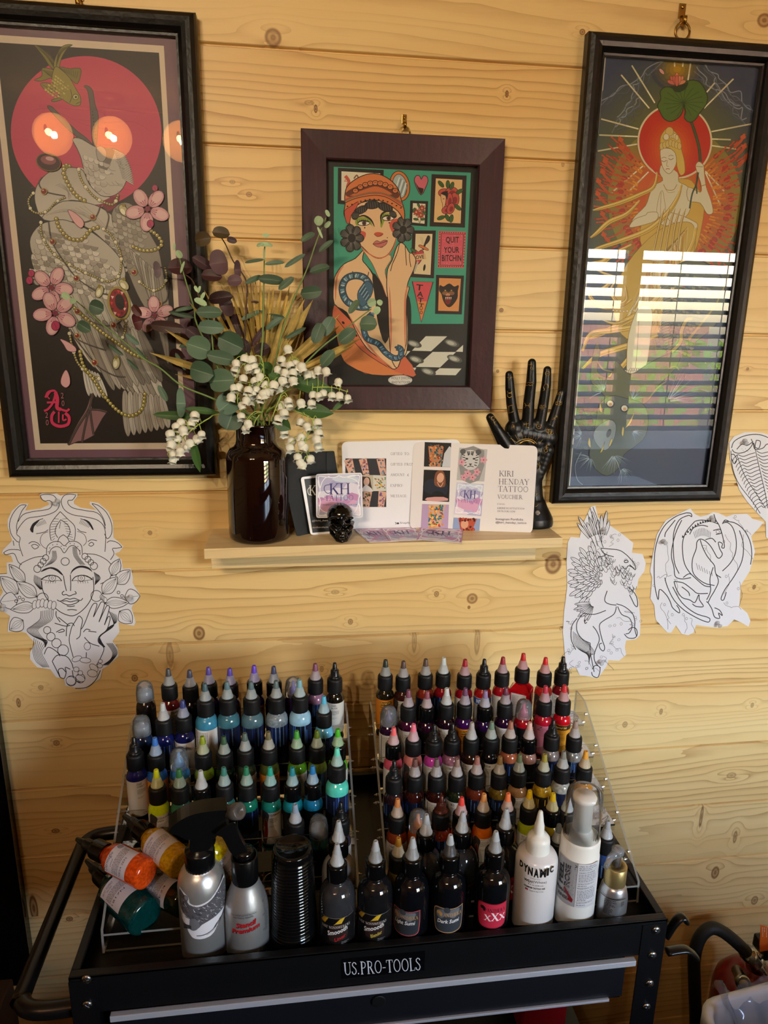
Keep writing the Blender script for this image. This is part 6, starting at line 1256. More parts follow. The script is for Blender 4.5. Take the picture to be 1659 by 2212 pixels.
# big left wing: body of overlapping scales then long primaries
fill(c, [(400, 1580), (480, 1580), (620, 1640), (760, 1740), (860, 1850), (900, 1960), (860, 2040), (700, 2060), (500, 2040), (380, 2000), (280, 1900), (225, 1800), (220, 1700), (290, 1610)], '#b7b1a7', lw=5)
def wing(c):
    for k in range(13):
        t = k/12; x0, y0 = 330+t*520, 1930+t*60+90*sin(t*3); x1, y1 = 690+t*500, 2900+t*150-260*(1-t)**1.5-120*t; feather(c, x0, y0, x1, y1, 92-14*t, ['#c6bfb4', '#b3aca1', '#a39b90', '#8f877c'][k % 4], lw=4)
        for q in range(3): c.line([(x0+(x1-x0)*.3+q*14-14, y0+(y1-y0)*.3), (x0+(x1-x0)*.9+q*8-8, y0+(y1-y0)*.9)], 2, '#857d73')
wing(c)
for k in range(11): t = k/10; feather(c, 240+t*560, 1840+t*90, 440+t*540, 2300+t*110, 74, ['#cbc5ba', '#b9b2a7', '#a69e93'][k % 3], lw=3.5)
for k in range(9): t = k/8; feather(c, 600+t*400, 2280+t*90, 820+t*340, 2800-t*60, 66, ['#8a8278', '#a79f94', '#766e66'][k % 3], lw=3.5)
scales(c, 300, 1650, 11, lambda j: 8+min(j, 5), 46, 36, 28, 12, ['#cac4ba', '#b6afa4', '#d5cfc6', '#a39b91', '#8d857b'], 11, '#6e665e')
for k in range(8): t = k/7; feather(c, 895+t*260, 2810+t*30, 900+t*290+20, 3130-t*60, 54, ['#a1988d', '#b5ada2'][k % 2], lw=3)
for k in range(6): feather(c, 600+k*20, 2640+k*8, 640+k*26, 2840+k*4, 30, '#cfc9c0', lw=3)
# foot
fill(c, [(655, 1165+O), (672, 1180+O), (660, 1270+O), (760, 1290+O), (735, 1340+O), (680, 1440+O), (675, 1460+O), (600, 1500+O), (560, 1505+O), (490, 1530+O), (500, 1490+O), (560, 1370+O), (620, 1270+O)], '#8a6468', lw=5)
for q in ([(660, 1170), (640, 1270), (560, 1400), (492, 1530)], [(640, 1270), (610, 1400), (588, 1515)], [(645, 1270), (660, 1380), (672, 1455)], [(650, 1275), (710, 1278), (765, 1292)]): c.line([(x, y+O) for x, y in q], 17, '#3c2628', 4); beads(c, [(x, y+O) for x, y in q], 5, 'dark')
# jewels
beads(c, [(480, 1190), (455, 1230), (480, 1300), (520, 1370), (570, 1420), (610, 1440)], 15, 'gold'); beads(c, [(500, 1190), (470, 1182), (450, 1200)], 11, 'gold')
beads(c, [(565, 1215), (580, 1280), (630, 1360), (690, 1420), (770, 1460), (820, 1460), (850, 1390)], 9, 'pearl'); beads(c, [(240, 1385), (205, 1440), (230, 1510), (290, 1530), (350, 1505), (400, 1450), (470, 1415)], 8, 'pearl')
beads(c, [(300, 1275), (280, 1320), (330, 1375), (470, 1405)], 4.5, 'dark'); beads(c, [(720, 1475), (690, 1550), (620, 1590), (510, 1590)], 4.5, 'dark'); beads(c, [(740, 1480), (780, 1550), (760, 1640)], 4.5, 'dark')
beads(c, [(405, 1570), (430, 1640), (500, 1710), (590, 1715), (650, 1650), (720, 1625)], 14, 'gold'); beads(c, [(1060, 1640), (1130, 1690), (1160, 1750), (1110, 1790), (1020, 1795), (940, 1760)], 13, 'gold')
beads(c, [(295, 1595), (300, 1680), (360, 1790), (440, 1860), (560, 1930), (680, 1985), (780, 2020), (850, 1980), (870, 1900), (860, 1800), (800, 1690), (740, 1640)], 8.5, 'pearl')
beads(c, [(350, 1595), (370, 1720), (430, 1830), (550, 1990), (700, 2090), (780, 2112)], 4.5, 'dark'); beads(c, [(1000, 2020), (1090, 2080), (1160, 2060), (1195, 1990), (1180, 1910)], 8, 'pearl'); beads(c, [(1060, 2150), (1130, 2180), (1195, 2150), (1205, 2060)], 4.5, 'dark')
beads(c, [(480, 2150), (560, 2230), (640, 2300), (720, 2370), (830, 2450), (960, 2540), (1060, 2570)], 13, 'gold'); beads(c, [(640, 2300), (760, 2335), (860, 2310), (900, 2240)], 4.5, 'dark'); beads(c, [(500, 2390), (520, 2480), (560, 2600), (640, 2680), (730, 2720)], 9, 'pearl'); beads(c, [(575, 2520), (600, 2620), (680, 2730), (760, 2850), (850, 2945), (940, 2980), (1020, 2930), (1040, 2820)], 13, 'gold')
beads(c, [(505, 2360), (560, 2430), (640, 2470), (760, 2510)], 4.5, 'dark'); beads(c, [(520, 2400), (600, 2500), (700, 2620), (820, 2690), (900, 2700)], 4.5, 'dark'); beads(c, [(905, 2300), (900, 2370), (870, 2440)], 8, 'pearl')
for x, y, r_ in ((318, 1373, 22), (668, 1558, 20), (380, 1733, 20), (550, 1995, 20), (962, 1952, 20), (815, 2330, 20), (555, 2405, 18), (557, 2232, 20), (680, 2598, 20), (1140, 2178, 20)): c.ell(x, y, r_, r_, '#7a1c18', lw=5, lc='#b39a5a'); c.ell(x-6, y-7, 5, 5, '#f0d8d0', n=6)
c.ell(352, 1165, 88, 62, '#3a1014', 15, lw=7, lc='#6a5a2c'); c.ell(350, 1150, 56, 32, '#8a4a50', 10); c.ell(360, 1140, 30, 14, '#c9a0a0', 10)
c.ell(855, 2175, 74, 116, '#1c0e0e', -12, lw=16, lc='#a08e48'); c.ell(852, 2172, 60, 100, '#8a1420', -12)
for k in range(12): a_ = 2*pi*k/12; x, y = 852+50*cos(a_), 2172+84*sin(a_); c.poly([(x-12, y-10), (x+12, y-6), (x, y+14)], ['#c8323c', '#e8b8b4', '#5a0c14'][k % 3])
c.ell(862, 2165, 34, 58, '#160808', -12)
for x, y, an in ((888, 1510, -35), (715, 2090, 20), (890, 2040, -40), (835, 2600, 5)): c.ell(x, y, 27, 46, '#b9b084', an, lw=4, lc='#3a3420'); c.ell(x-5, y+8, 14, 24, '#e8e2c8', an); c.ell(x, y-38, 12, 14, '#8a7a34', an)
def cherry(c, x, y, r, rot, petals=5):
    for k in range(petals):
        a_ = radians(rot+72*k); px_, py_ = x+cos(a_)*r*.62, y+sin(a_)*r*.62; c.ell(px_, py_, r*.46, r*.32, '#d29aa2', degrees_(a_), 16, lw=4, lc='#4a2430'); c.ell(px_+cos(a_)*r*.08, py_+sin(a_)*r*.08, r*.3, r*.2, '#e0b4b6', degrees_(a_), 12)
        for q in (-14, 0, 14): b_ = a_+radians(q); c.line([(x, y), (x+cos(b_)*r*.42, y+sin(b_)*r*.42)], 2.5, '#8a2848'); c.ell(x+cos(b_)*r*.44, y+sin(b_)*r*.44, 4, 4, '#8a2040', n=6)
    c.ell(x, y, r*.13, r*.13, '#7a1c38', n=8)
def bud(c, x, y, r): c.ell(x, y, r, r*1.15, '#b0285a', lw=4, lc='#4a1028'); c.line([(x-r*.4, y-r*.6), (x, y), (x+r*.3, y+r)], 3, '#7a1840', 3)
fill(c, [(830, 1480), (900, 1500), (940, 1545), (900, 1550), (850, 1520)], '#b9b084') if 0 else None
cherry(c, 1060, 1500, 150, 22); bud(c, 1112, 1350, 20); bud(c, 1080, 1605, 24); c.line([(1112, 1372), (1090, 1410)], 4, '#6a1838')
cherry(c, 372, 2060, 145, 8); cherry(c, 400, 2245, 150, 30); bud(c, 228, 1960, 22); bud(c, 215, 2010, 24); bud(c, 402, 2335, 30); cherry(c, 1110, 2260, 130, 50)
for q in ([(490, 1510), (530, 1520), (590, 1570), (605, 1610), (580, 1635), (530, 1590)], [(435, 2430), (490, 2450), (545, 2490), (545, 2520), (490, 2515), (460, 2470)], [(475, 2650), (500, 2690), (505, 2750), (475, 2778), (440, 2750), (445, 2700)]): fill(c, q, '#dca8ac', '#5a2c38')
# lettering
pk = '#d0345e'
for q, w_ in (([(330, 1190), (350, 1150), (400, 1145), (385, 1220), (350, 1270), (320, 1285)], 16), ([(400, 1150), (415, 1200), (412, 1260), (440, 1275)], 26), ([(365, 1150), (345, 1180), (360, 1200)], 9), ([(340, 1225), (420, 1222)], 14), ([(395, 1290), (375, 1320), (380, 1370), (430, 1395), (490, 1380), (498, 1330), (470, 1300)], 22), ([(430, 1270), (480, 1285), (500, 1270)], 16), ([(425, 1290), (425, 1370)], 12), ([(455, 1310), (455, 1350), (480, 1345)], 12)): c.line([(x, y+O) for x, y in q], w_, pk, 4)
for t_, x, y in (('2', 440, 1195), ('0', 445, 1250), ('2', 328, 1335), ('0', 332, 1388)): c.text(t_, x, y+O, 42, '#b87078', w=.8)
c.build('artwork', PRINT, pic_l)
# ---- middle: tattooed woman in an orange hat
c = Canvas(wall_fn(YA)); c.poly(wq(CF[0]+.03, CF[1]-.03, CF[2]+.03, CF[3]-.03, YA), '#191a17'); c.at(620, 220, 3.253)
TEAL = '#3f9c84'; SKIN = '#e8bf93'; BK = '#141210'; OR = '#d67a45'; RD_ = '#c8553f'
c.poly([(328, 456), (1292, 498), (1240, 1570), (1180, 1600), (900, 1600), (845, 1580), (700, 1500), (330, 1450)], TEAL)
def fr(q, inner, col, k=22, bk='#1a1412'):
    c.poly(q, bk); cx_ = sum(p[0] for p in q)/4; cy_ = sum(p[1] for p in q)/4; w_ = (q[1][0]-q[0][0]+q[2][0]-q[3][0])/4; h_ = (q[3][1]-q[0][1]+q[2][1]-q[1][1])/4
    c.poly([(x+(k if x < cx_ else -k), y+(k if y < cy_ else -k)) for x, y in q], col)
fr([(358, 463), (680, 478), (672, 740), (356, 717)], 0, '#e4dcc4', 25); fr([(1016, 508), (1262, 518), (1250, 884), (1002, 875)], 0, '#e8bd84', 30, '#241612'); fr([(866, 693), (992, 698), (985, 876), (860, 866)], 0, '#e8dcc0', 19)
fr([(880, 903), (1046, 904), (1032, 1240), (868, 1232)], 0, '#e6d0a8', 24, '#2a1512'); fr([(1066, 907), (1258, 913), (1243, 1168), (1058, 1165)], 0, '#d6606a', 0, '#d98a4c'); c.poly([(1084, 926), (1242, 931), (1229, 1150), (1076, 1148)], '#d2586a'); c.line([(1084, 926), (1242, 931), (1229, 1150), (1076, 1148)], 5, BK, closed=True)
for k in range(12): c.ell(1075+k*16, 916+k*.6, 4, 4, BK, n=6); c.ell(1066+k*15.5, 1157, 4, 4, BK, n=6); c.ell(1074-k*.8, 930+k*20, 4, 4, BK, n=6); c.ell(1250-k*.9, 930+k*20, 4, 4, BK, n=6)
for k in range(60): r_ = random.Random(k); c.ell(r_.uniform(1092, 1230), r_.uniform(935, 1145), 2.5, 2.5, '#e89aa0', n=5)
c.text('QUIT', 1116, 998, 42, BK, fit=92, bold=.02); c.text('YOUR', 1102, 1062, 42, BK, fit=108, bold=.02); c.text('BITCHIN', 1088, 1120, 44, BK, fit=136, bold=.02)
fr([(1047, 1216), (1244, 1221), (1228, 1494), (1040, 1490)], 0, '#dc9458', 22)
fill(c, [(880, 1262), (1026, 1266), (944, 1550)], '#d2505a', BK, 7, 0); c.poly([(915, 1400), (982, 1402), (944, 1535)], '#d98a4a')
for t_, x, y, h_ in (('T', 905, 1322, 42), ('A', 912, 1368, 38), ('T', 918, 1408, 34), ('T', 925, 1444, 30)): c.text(t_, x, y, h_, BK, fit=h_*1.15, rot=6, bold=.02)
c.ell(942, 1450, 9, 12, '#d98a4a', lw=4, lc=BK); c.ell(943, 1480, 8, 10, '#d98a4a', lw=4, lc=BK)
# hand mirror, heart, rose, flowers, dagger, panther
c.ell(792, 592, 70, 106, '#d67a3c', -8, 28, lw=5, lc=BK); c.ell(792, 592, 50, 84, '#a9b9bc', -8, 24, lw=4, lc=BK)
for k in range(6): c.line([(755+k*14, 640+k*4), (790+k*12, 530+k*10)], 6, ['#e6ecec', '#6a7a80'][k % 2])
fill(c, [(942, 655), (905, 590), (895, 545), (910, 518), (932, 522), (943, 545), (958, 520), (982, 525), (990, 555), (975, 600)], '#cc6478', BK, 5); c.poly([(942, 652), (915, 600), (900, 560), (925, 600), (960, 610)], '#26181a', 2)
for x, y, rx, ry, an in ((1105, 640, 42, 30, 0), (1160, 640, 48, 42, 20), (1175, 690, 34, 54, 10), (1140, 700, 26, 60, 5), (1120, 760, 34, 26, -20), (1150, 750, 26, 40, 20)): c.ell(x, y, rx, ry, '#c4504a', an, lw=4, lc='#3a1210'); c.ell(x+4, y+3, rx*.5, ry*.5, '#8a2c2c', an)
fill(c, [(1085, 640), (1110, 635), (1118, 660), (1112, 720), (1095, 748), (1092, 715), (1086, 700), (1080, 672)], '#e6b484', BK, 3); c.ell(1100, 682, 6, 3, BK, n=8); c.poly([(1080, 645), (1130, 625), (1125, 690), (1112, 660)], '#26181a', 2)
for x, y, an in ((1082, 578, 50), (1130, 580, 90), (1158, 590, 110), (1212, 630, -30), (1200, 742, 40), (1082, 815, -20), (1128, 815, 60), (1155, 820, 100)): c.ell(x, y, 28, 13, '#3f6a34', an, lw=4, lc=BK); c.line([(x-20*cos(radians(an)), y-20*sin(radians(an))), (x+20*cos(radians(an)), y+20*sin(radians(an)))], 2.5, BK)
for x, y in ((908, 775), (948, 748), (940, 795)):
    for k in range(8): c.ell(x+16*cos(k*.785), y+16*sin(k*.785), 10, 5, '#c8483c', k*45, 8, lw=2, lc='#3a1210')
    c.ell(x, y, 6, 6, '#e0b050', n=7)
c.line([(910, 790), (932, 855)], 3, BK); c.line([(945, 805), (934, 850)], 3, BK)
for x, y, an in ((892, 760, -60), (905, 825, 10), (955, 825, -10), (965, 780, 40), (925, 728, 60)): c.ell(x, y, 17, 8, '#3f6a34', an, lw=3, lc=BK)
fill(c, [(915, 1145), (880, 1095), (885, 1050), (905, 1040), (922, 1055), (945, 1040), (960, 1060), (950, 1100)], '#c0404a', BK, 4); c.poly([(895, 1075), (970, 1065), (980, 1105), (900, 1115)], '#dcb48a'); c.text('LOVE', 892, 1108, 26, BK, fit=72, bold=.02, rot=-6)
c.line([(955, 1040), (985, 960)], 14, '#26181a'); fill(c, [(925, 1015), (985, 1045), (990, 1032), (940, 1005)], '#d67a45', BK, 3); fill(c, [(975, 1000), (985, 945), (1003, 945), (1000, 975)], '#2a2222', BK, 3); c.line([(920, 1120), (895, 1195)], 12, '#b9b0a0'); c.ell(888, 1045, 24, 10, '#3f6a34', 40, lw=3, lc=BK); c.ell(965, 1165, 8, 24, BK, 10); [c.line([(935+k*9, 950), (950+k*4, 1000)], 5, BK, taper=1) for k in range(3)]
fill(c, [(1075, 1290), (1100, 1300), (1140, 1278), (1175, 1300), (1205, 1290), (1198, 1330), (1195, 1380), (1160, 1430), (1130, 1440), (1100, 1400), (1086, 1350), (1070, 1325)], '#241612', BK, 4)
c.ell(1112, 1345, 22, 14, '#8a5a3c', 0); c.ell(1155, 1345, 22, 14, '#8a5a3c'); c.ell(1130, 1355, 16, 10, '#c98a6c'); c.ell(1130, 1395, 24, 32, '#7a1c1c', lw=4, lc=BK); [c.poly([(1112+k*12, 1372), (1120+k*12, 1372), (1116+k*12, 1392)], '#e8dcc4') for k in range(4)]; c.ell(1112, 1325, 6, 4, '#e0b050', n=6); c.ell(1155, 1325, 6, 4, '#e0b050', n=6)
c.text('Z', 400, 560, 30, '#c8553f'); c.line([(410, 520), (435, 560), (425, 600), (440, 640)], 22, '#c8553f', 4); c.line([(470, 540), (490, 515), (500, 540), (480, 560)], 10, '#8a5a3c', 3)
# floor tiles
c.poly([(700, 1560), (1240, 1560), (1228, 1920), (700, 1920)], '#191a17')
for q in ([(975, 1647), (1125, 1648), (1012, 1752), (878, 1748)], [(1185, 1755), (1237, 1708), (1235, 1757)], [(845, 1752), (866, 1752), (830, 1790)], [(1024, 1757), (1187, 1758), (1075, 1866), (905, 1862)], [(885, 1868), (908, 1868), (898, 1888)], [(1072, 1872), (1226, 1874), (1185, 1921), (1018, 1918)]): c.poly(q, '#d9d6c8')
for x, y in ((885, 1700), (1150, 1695), (900, 1810), (1170, 1805), (985, 1895)):
    for k in range(3): c.ell(x+(8-k*4), y, 56-k*15, 24-k*6, ['#4a4a44', '#8a8a80', '#bcbab0'][k], 18)
# chair, body
fill(c, [(328, 1432), (380, 1470), (470, 1560), (540, 1640), (640, 1760), (820, 1880), (905, 1920), (600, 1920), (480, 1860), (330, 1600)], '#d26a4a', BK, 5); fill(c, [(330, 1520), (400, 1590), (520, 1740), (700, 1860), (790, 1900), (820, 1918), (600, 1918), (450, 1860), (380, 1780)], '#d98048', BK, 4)
for x, y in ((395, 1552), (450, 1600), (485, 1640), (690, 1820), (800, 1890), (820, 1908)): c.ell(x, y, 12, 8, BK, 45)
c.poly([(700, 1860), (830, 1790), (905, 1920), (840, 1920)], '#d26a4a', 2)
fill(c, [(480, 1100), (560, 1150), (640, 1260), (700, 1390), (760, 1400), (800, 1330), (860, 1380), (870, 1560), (840, 1700), (700, 1700), (560, 1500), (480, 1300)], BK, BK, 4)
fill(c, [(540, 1040), (480, 1100), (400, 1140), (345, 1210), (328, 1280), (332, 1420), (420, 1480), (480, 1600), (560, 1730), (660, 1810), (740, 1876), (780, 1860), (800, 1800), (840, 1760), (850, 1600), (840, 1400), (860, 1300), (820, 1330), (760, 1360), (720, 1400), (660, 1350), (600, 1210), (560, 1150), (530, 1110)], SKIN, BK, 6, 3)
c.poly([(600, 1200), (680, 1300), (720, 1390), (760, 1380), (740, 1560), (690, 1700), (640, 1560), (620, 1400)], BK, 3)
fill(c, [(540, 1030), (560, 1080), (600, 1140), (640, 1230), (670, 1290), (700, 1370), (715, 1350), (700, 1250), (690, 1180), (730, 1080)], SKIN, '#8a3a2a', 4)
fill(c, [(710, 1400), (700, 1300), (706, 1180), (740, 1110), (770, 1020), (800, 990), (830, 1010), (860, 1060), (880, 1065), (905, 1110), (890, 1180), (850, 1270), (836, 1380), (840, 1560), (838, 1700), (800, 1810), (770, 1870), (730, 1790), (716, 1600)], SKIN, BK, 6)
for q in ([(790, 995), (775, 1060), (740, 1140), (728, 1190)], [(830, 1010), (835, 1090), (840, 1150)], [(860, 1065), (862, 1110), (870, 1160)], [(770, 1075), (745, 1130)]): c.line(q, 5, BK, 3)
for q in ([(400, 1150), (350, 1230), (340, 1400)], [(720, 1300), (730, 1560), (728, 1760)], [(850, 1290), (830, 1400), (830, 1740)], [(430, 1490), (520, 1640), (640, 1790), (740, 1868)]): c.line(q, 14, '#cf7d5c', 4, taper=1)
# dragon tattoo on the shoulder and the forearm
c.line([(580, 1440), (500, 1440), (420, 1400), (388, 1320), (410, 1250), (470, 1222), (540, 1235), (580, 1290), (570, 1340)], 52, '#2a3c4c', 5); c.line([(580, 1440), (500, 1440), (420, 1400), (388, 1320), (410, 1250), (470, 1222), (540, 1235), (575, 1280)], 34, '#4a7894', 5)
sp__ = smooth([(580, 1440), (500, 1440), (420, 1400), (388, 1320), (410, 1250), (470, 1222), (540, 1235), (575, 1280)], 5)
for i_, (x, y) in enumerate(sp__): c.ell(x, y, 17, 9, ['#6f9ab0', '#35586c', '#a9bfc4'][i_ % 3], i_*11, 8, lw=2.5, lc='#16242e')
fill(c, [(500, 1330), (560, 1260), (600, 1290), (600, 1340), (570, 1400), (530, 1440), (500, 1400)], '#41647c', '#16242e', 4)
for k in range(10): c.line([(540+k*5, 1270+k*12), (500+k*7, 1330+k*9)], 4, ['#16242e', '#a9c0cc'][k % 2]); 
c.line([(470, 1240), (460, 1190)], 6, '#2a3c4c'); c.line([(560, 1250), (575, 1195)], 6, '#2a3c4c')
q_ = [(600, 1490), (540, 1560), (560, 1660), (640, 1700), (690, 1760), (750, 1800), (795, 1790), (800, 1740), (770, 1725)]
c.line(q_, 44, '#1c2c38', 5); c.line(q_, 32, '#3c6886', 5)
for i_, (x, y) in enumerate(smooth(q_, 5)): c.ell(x, y, 15, 8, ['#5d8cae', '#274a64', '#88a8bc'][i_ % 3], i_*9, 8, lw=2.5, lc='#16242e')
# face, hair, hat
fill(c, [(430, 800), (480, 960), (540, 1030), (600, 1085), (660, 1100), (720, 1060), (760, 980), (790, 850), (800, 760), (700, 700), (560, 700), (460, 740)], SKIN, BK, 5)
c.poly([(470, 900), (520, 905), (555, 925), (530, 985), (490, 960)], '#d0584a', 3); c.poly([(720, 850), (775, 820), (785, 880), (750, 920), (730, 900)], '#d0584a', 3)
c.poly([(480, 830), (520, 810), (580, 820), (600, 870), (610, 890), (590, 865), (540, 850), (490, 870)], '#8fa03c', 3); c.poly([(665, 790), (740, 785), (775, 800), (740, 820), (690, 830), (665, 885), (655, 860)], '#8fa03c', 3)
c.line([(490, 815), (540, 800), (590, 830), (615, 880)], 13, BK, 4, taper=1); c.line([(665, 860), (660, 800), (700, 770), (770, 780)], 13, BK, 4, taper=1)
for x, y in ((540, 853), (712, 818)): c.ell(x, y, 42, 17, '#efe6d6', -4, lw=5, lc=BK); c.ell(x+2, y, 15, 16, '#5a3428', n=14); c.ell(x+2, y, 7, 8, BK, n=10); c.line([(x-45, y-2), (x-10, y-20), (x+38, y-8)], 7, BK, 4); [c.line([(x-40+k*14, y-6-k % 2*4), (x-50+k*15, y-26)], 3, BK) for k in range(6)]; c.ell(x+6, y+32, 5, 6, BK, n=8)
c.poly([(612, 925), (640, 915), (676, 925), (660, 945), (628, 945)], '#c8553f', 3); c.line([(612, 930), (640, 948), (676, 928)], 4, '#6a2418', 3)
fill(c, [(605, 998), (630, 975), (655, 985), (680, 972), (705, 978), (690, 1008), (655, 1022), (625, 1015)], '#c8706a', '#3a1614', 3); c.line([(602, 1000), (655, 995), (708, 975)], 4, '#3a1614', 3); c.ell(705, 955, 4, 4, BK, n=6); c.line([(655, 1025), (675, 1020)], 4, '#8a3a2a')
c.line([(470, 940), (540, 1040), (650, 1098), (740, 1040), (780, 900)], 8, '#cf6a4c', 5, taper=1)
def curl(x, y, s_):
    for k in range(7): a_ = k*.9; c.ell(x+s_*.62*cos(a_), y+s_*.8*sin(a_), s_*.42, s_*.38, '#2a2826', k*50, 14, lw=4, lc=BK); [c.line([(x+s_*.3*cos(a_+t*.12), y+s_*.35*sin(a_+t*.12)), (x+s_*.95*cos(a_+t*.12), y+s_*1.1*sin(a_+t*.12))], 2, '#8a8884') for t in (-2, -1, 0, 1, 2)]
    c.ell(x, y, s_*.35, s_*.4, '#1c1a18', lw=3, lc='#5c5a56')
curl(455, 958, 82); curl(815, 900, 76)
for x, y, rx, ry, an in ((520, 760, 50, 26, -25), (600, 725, 55, 28, -5), (690, 740, 55, 30, 20), (745, 790, 30, 20, 50), (480, 800, 30, 24, -60)): c.ell(x, y, rx, ry, '#262422', an, 16, lw=4, lc=BK); [c.line([(x-rx*.6+k*rx*.3, y-ry*.7), (x-rx*.5+k*rx*.3, y+ry*.7)], 2, '#77746e') for k in range(5)]
fill(c, [(408, 720), (405, 670), (420, 600), (480, 545), (560, 510), (640, 508), (720, 545), (780, 610), (800, 680), (825, 770), (820, 830), (780, 770), (700, 715), (620, 690), (540, 700), (480, 740), (440, 800), (430, 850), (400, 790)], OR, BK, 6)
c.poly([(412, 640), (500, 590), (620, 570), (740, 600), (790, 650), (760, 680), (640, 640), (520, 640), (440, 670)], '#6a3420', 3); c.poly([(440, 660), (560, 610), (640, 596), (740, 650), (640, 650), (540, 650)], '#c86c3c', 3)
for k in range(9): a_ = k/8; x, y = 480+a_*280, 625-55*sin(pi*a_)**.8; c.ell(x, y, 20, 17, OR, 0, 12, lw=5, lc=BK); c.line([(x-8, y+2), (x, y-6), (x+7, y+2)], 3, BK, 3)
c.line([(408, 690), (480, 665), (600, 640), (700, 655), (808, 720)], 14, '#b8503a', 5); c.line([(405, 712), (480, 680), (600, 658), (700, 672), (812, 740)], 5, BK, 5); c.line([(404, 700), (500, 660), (610, 640), (700, 650), (805, 705)], 5, '#4a7a5a', 5)
for k in range(13): a_ = k/12; c.ell(425+a_*375, 735-60*sin(pi*a_*.95)+a_*20, 7, 5, BK, n=7)
fill(c, [(402, 770), (440, 740), (500, 700), (490, 740), (450, 800), (440, 850), (418, 850)], '#c8553f', BK, 4, 2)
c.ell(795, 1955, 85, 34, '#cfccc4'); c.ell(795, 1955, 74, 28, '#dcd9d2'); c.text('HOLLY DIXON', 733, 1950, 19, '#222222', fit=134); c.text('@HDTATTOOER', 733, 1984, 18, '#222222', fit=134)
c.build('artwork', PRINT, pic_c)
# ---- right: golden many-armed goddess standing on a dragon
c = Canvas(wall_fn(YA)); a, b, e = P(1644, 146, YA), P(1223, 1056, YA), P(1526, 1052, YA)
c.poly(wq(RF[0]+.02, RF[1]-.02, RF[2]+.02, RF[3]-.02, YA), '#c9c4bc')
tl = P(1308, 118, YA); bl_ = P(1226, 1053, YA); c.poly(wq(tl.x+.001, P(1640, 145, YA).x, bl_.z+.001, tl.z-.001, YA), '#37425a')
c.at(1180, 0, 3.463); O5 = 1801
GX, GY = 960, 1150
def clipx(x, y): return x
xl = lambda y: 440-(y-400)*.0885; xr = lambda y: 1597-(y-500)*.121
def glow(cx, cy, rx, ry, cols):
    n = len(cols)
    for i, col in enumerate(cols):
        k = 1-i/n; q = []
        for t in range(48): x, y = cx+rx*k*cos(t*pi/24), cy+ry*k*sin(t*pi/24); q.append((min(max(x, xl(y)+4), xr(y)-6), min(max(y, 415+(x-440)*.08), 3640)))
        c.poly(q, col)
def ramp(h0, h1, n): a_, b_ = [int(h0[i:i+2], 16) for i in (1, 3, 5)], [int(h1[i:i+2], 16) for i in (1, 3, 5)]; return ['#%02x%02x%02x' % tuple(int(p+(q-p)*k/(n-1)) for p, q in zip(a_, b_)) for k in range(n)]
glow(930, 1500, 760, 1150, ramp('#3a4558', '#6a6a34', 14)+ramp('#6a6a34', '#d8b030', 12)); glow(760, 2350, 420, 620, ramp('#3a4558', '#a8964a', 12)); glow(980, 520, 200, 170, ramp('#3a4150', '#b08a1c', 7))
glow(960, 1500, 500, 560, ramp('#8a7c38', '#c85a28', 8)+ramp('#c85a28', '#d8a838', 8)); rd = random.Random(12)
for sx, (x0, y0, x1, y1) in ((1, (880, 455, 420, 750)), (-1, (1180, 470, 1560, 820)), (1, (700, 560, 540, 900)), (-1, (1250, 600, 1500, 900)), (1, (690, 720, 500, 960)), (-1, (1100, 520, 1440, 800))):
    for k in range(5):
        q = [(x0+(x1-x0)*t/9+rd.uniform(-26, 26)+k*10*sx, y0+(y1-y0)*t/9+rd.uniform(-30, 30)+k*16) for t in range(10)]; c.line(q, 7-k, ['#8d96a6', '#6c7688', '#565f70', '#4a5263', '#424a5a'][k], 4)
for (x0, y0, x1, y1) in ((770, 810, 560, 560), (812, 770, 640, 490), (690, 965, 410, 890), (685, 1022, 395, 1010), (680, 1078, 385, 1130), (725, 1240, 490, 1440), (765, 1285, 620, 1430), (1180, 810, 1400, 590), (1200, 690, 1260, 620), (1235, 985, 1545, 925), (1240, 1040, 1380, 1045), (1240, 1090, 1420, 1115), (1190, 1280, 1330, 1430), (1190, 1290, 1300, 1530), (1060, 600, 1080, 470), (1020, 500, 1025, 455), (960, 500, 960, 450)):
    c.line([(x0, y0), ((x0+x1)/2, (y0+y1)/2), (x1, y1)], 11, '#cfc49c'); c.line([(x0, y0), ((x0*2+x1)/3, (y0*2+y1)/3)], 7, '#efe8cc')
# fan of red arms
for side in (-1, 1):
    for ring_ in range(9):
        for k in range(26):
            a_ = radians(-38+k*5.0+rd.uniform(-2, 2)); r0 = 290+ring_*34; x = GX+side*cos(a_)*r0*.98; y = 1480+sin(a_)*(r0+60)*1.05
            L = 34+rd.uniform(0, 26); ex, ey = x+side*cos(a_)*L, y+sin(a_)*L-8
            if not (xl(y)+22 < ex < xr(y)-22): continue
            col = ['#d8902c', '#d0782a', '#c86028', '#c85a2a', '#c04a26', '#c64a28', '#bf3c20', '#c24426', '#c85030'][ring_]
            c.line([(x, y), ((x+ex)/2+rd.uniform(-5, 5), (y+ey)/2), (ex, ey)], 12-ring_*.4, col); c.ell(ex, ey, 9, 7, '#9c2c20' if rd.random() < .4 else col, n=6)
            if ring_ == 2: c.ell(ex+side*10, ey, 24, 16, '#a83428', degrees_(a_)*side, 8, lw=2, lc='#6a1c14')
for (x, y) in ((555, 1060), (440, 1220), (420, 1300), (390, 1370), (385, 1465), (420, 1615), (430, 1770), (1470, 1040), (1480, 1110), (560, 1120), (1500, 1180)):
    sd = -1 if x < GX else 1; c.line([(x+sd*-70, y+70), (x-sd*20, y+20), (x+sd*0, y-10)], 20, '#b8502c', 3); c.ell(x, y-14, 22, 16, '#c4552e', n=8); [c.line([(x, y-15), (x+sd*(k*9), y-42+abs(k-1)*6)], 6, '#c4552e') for k in range(3)]
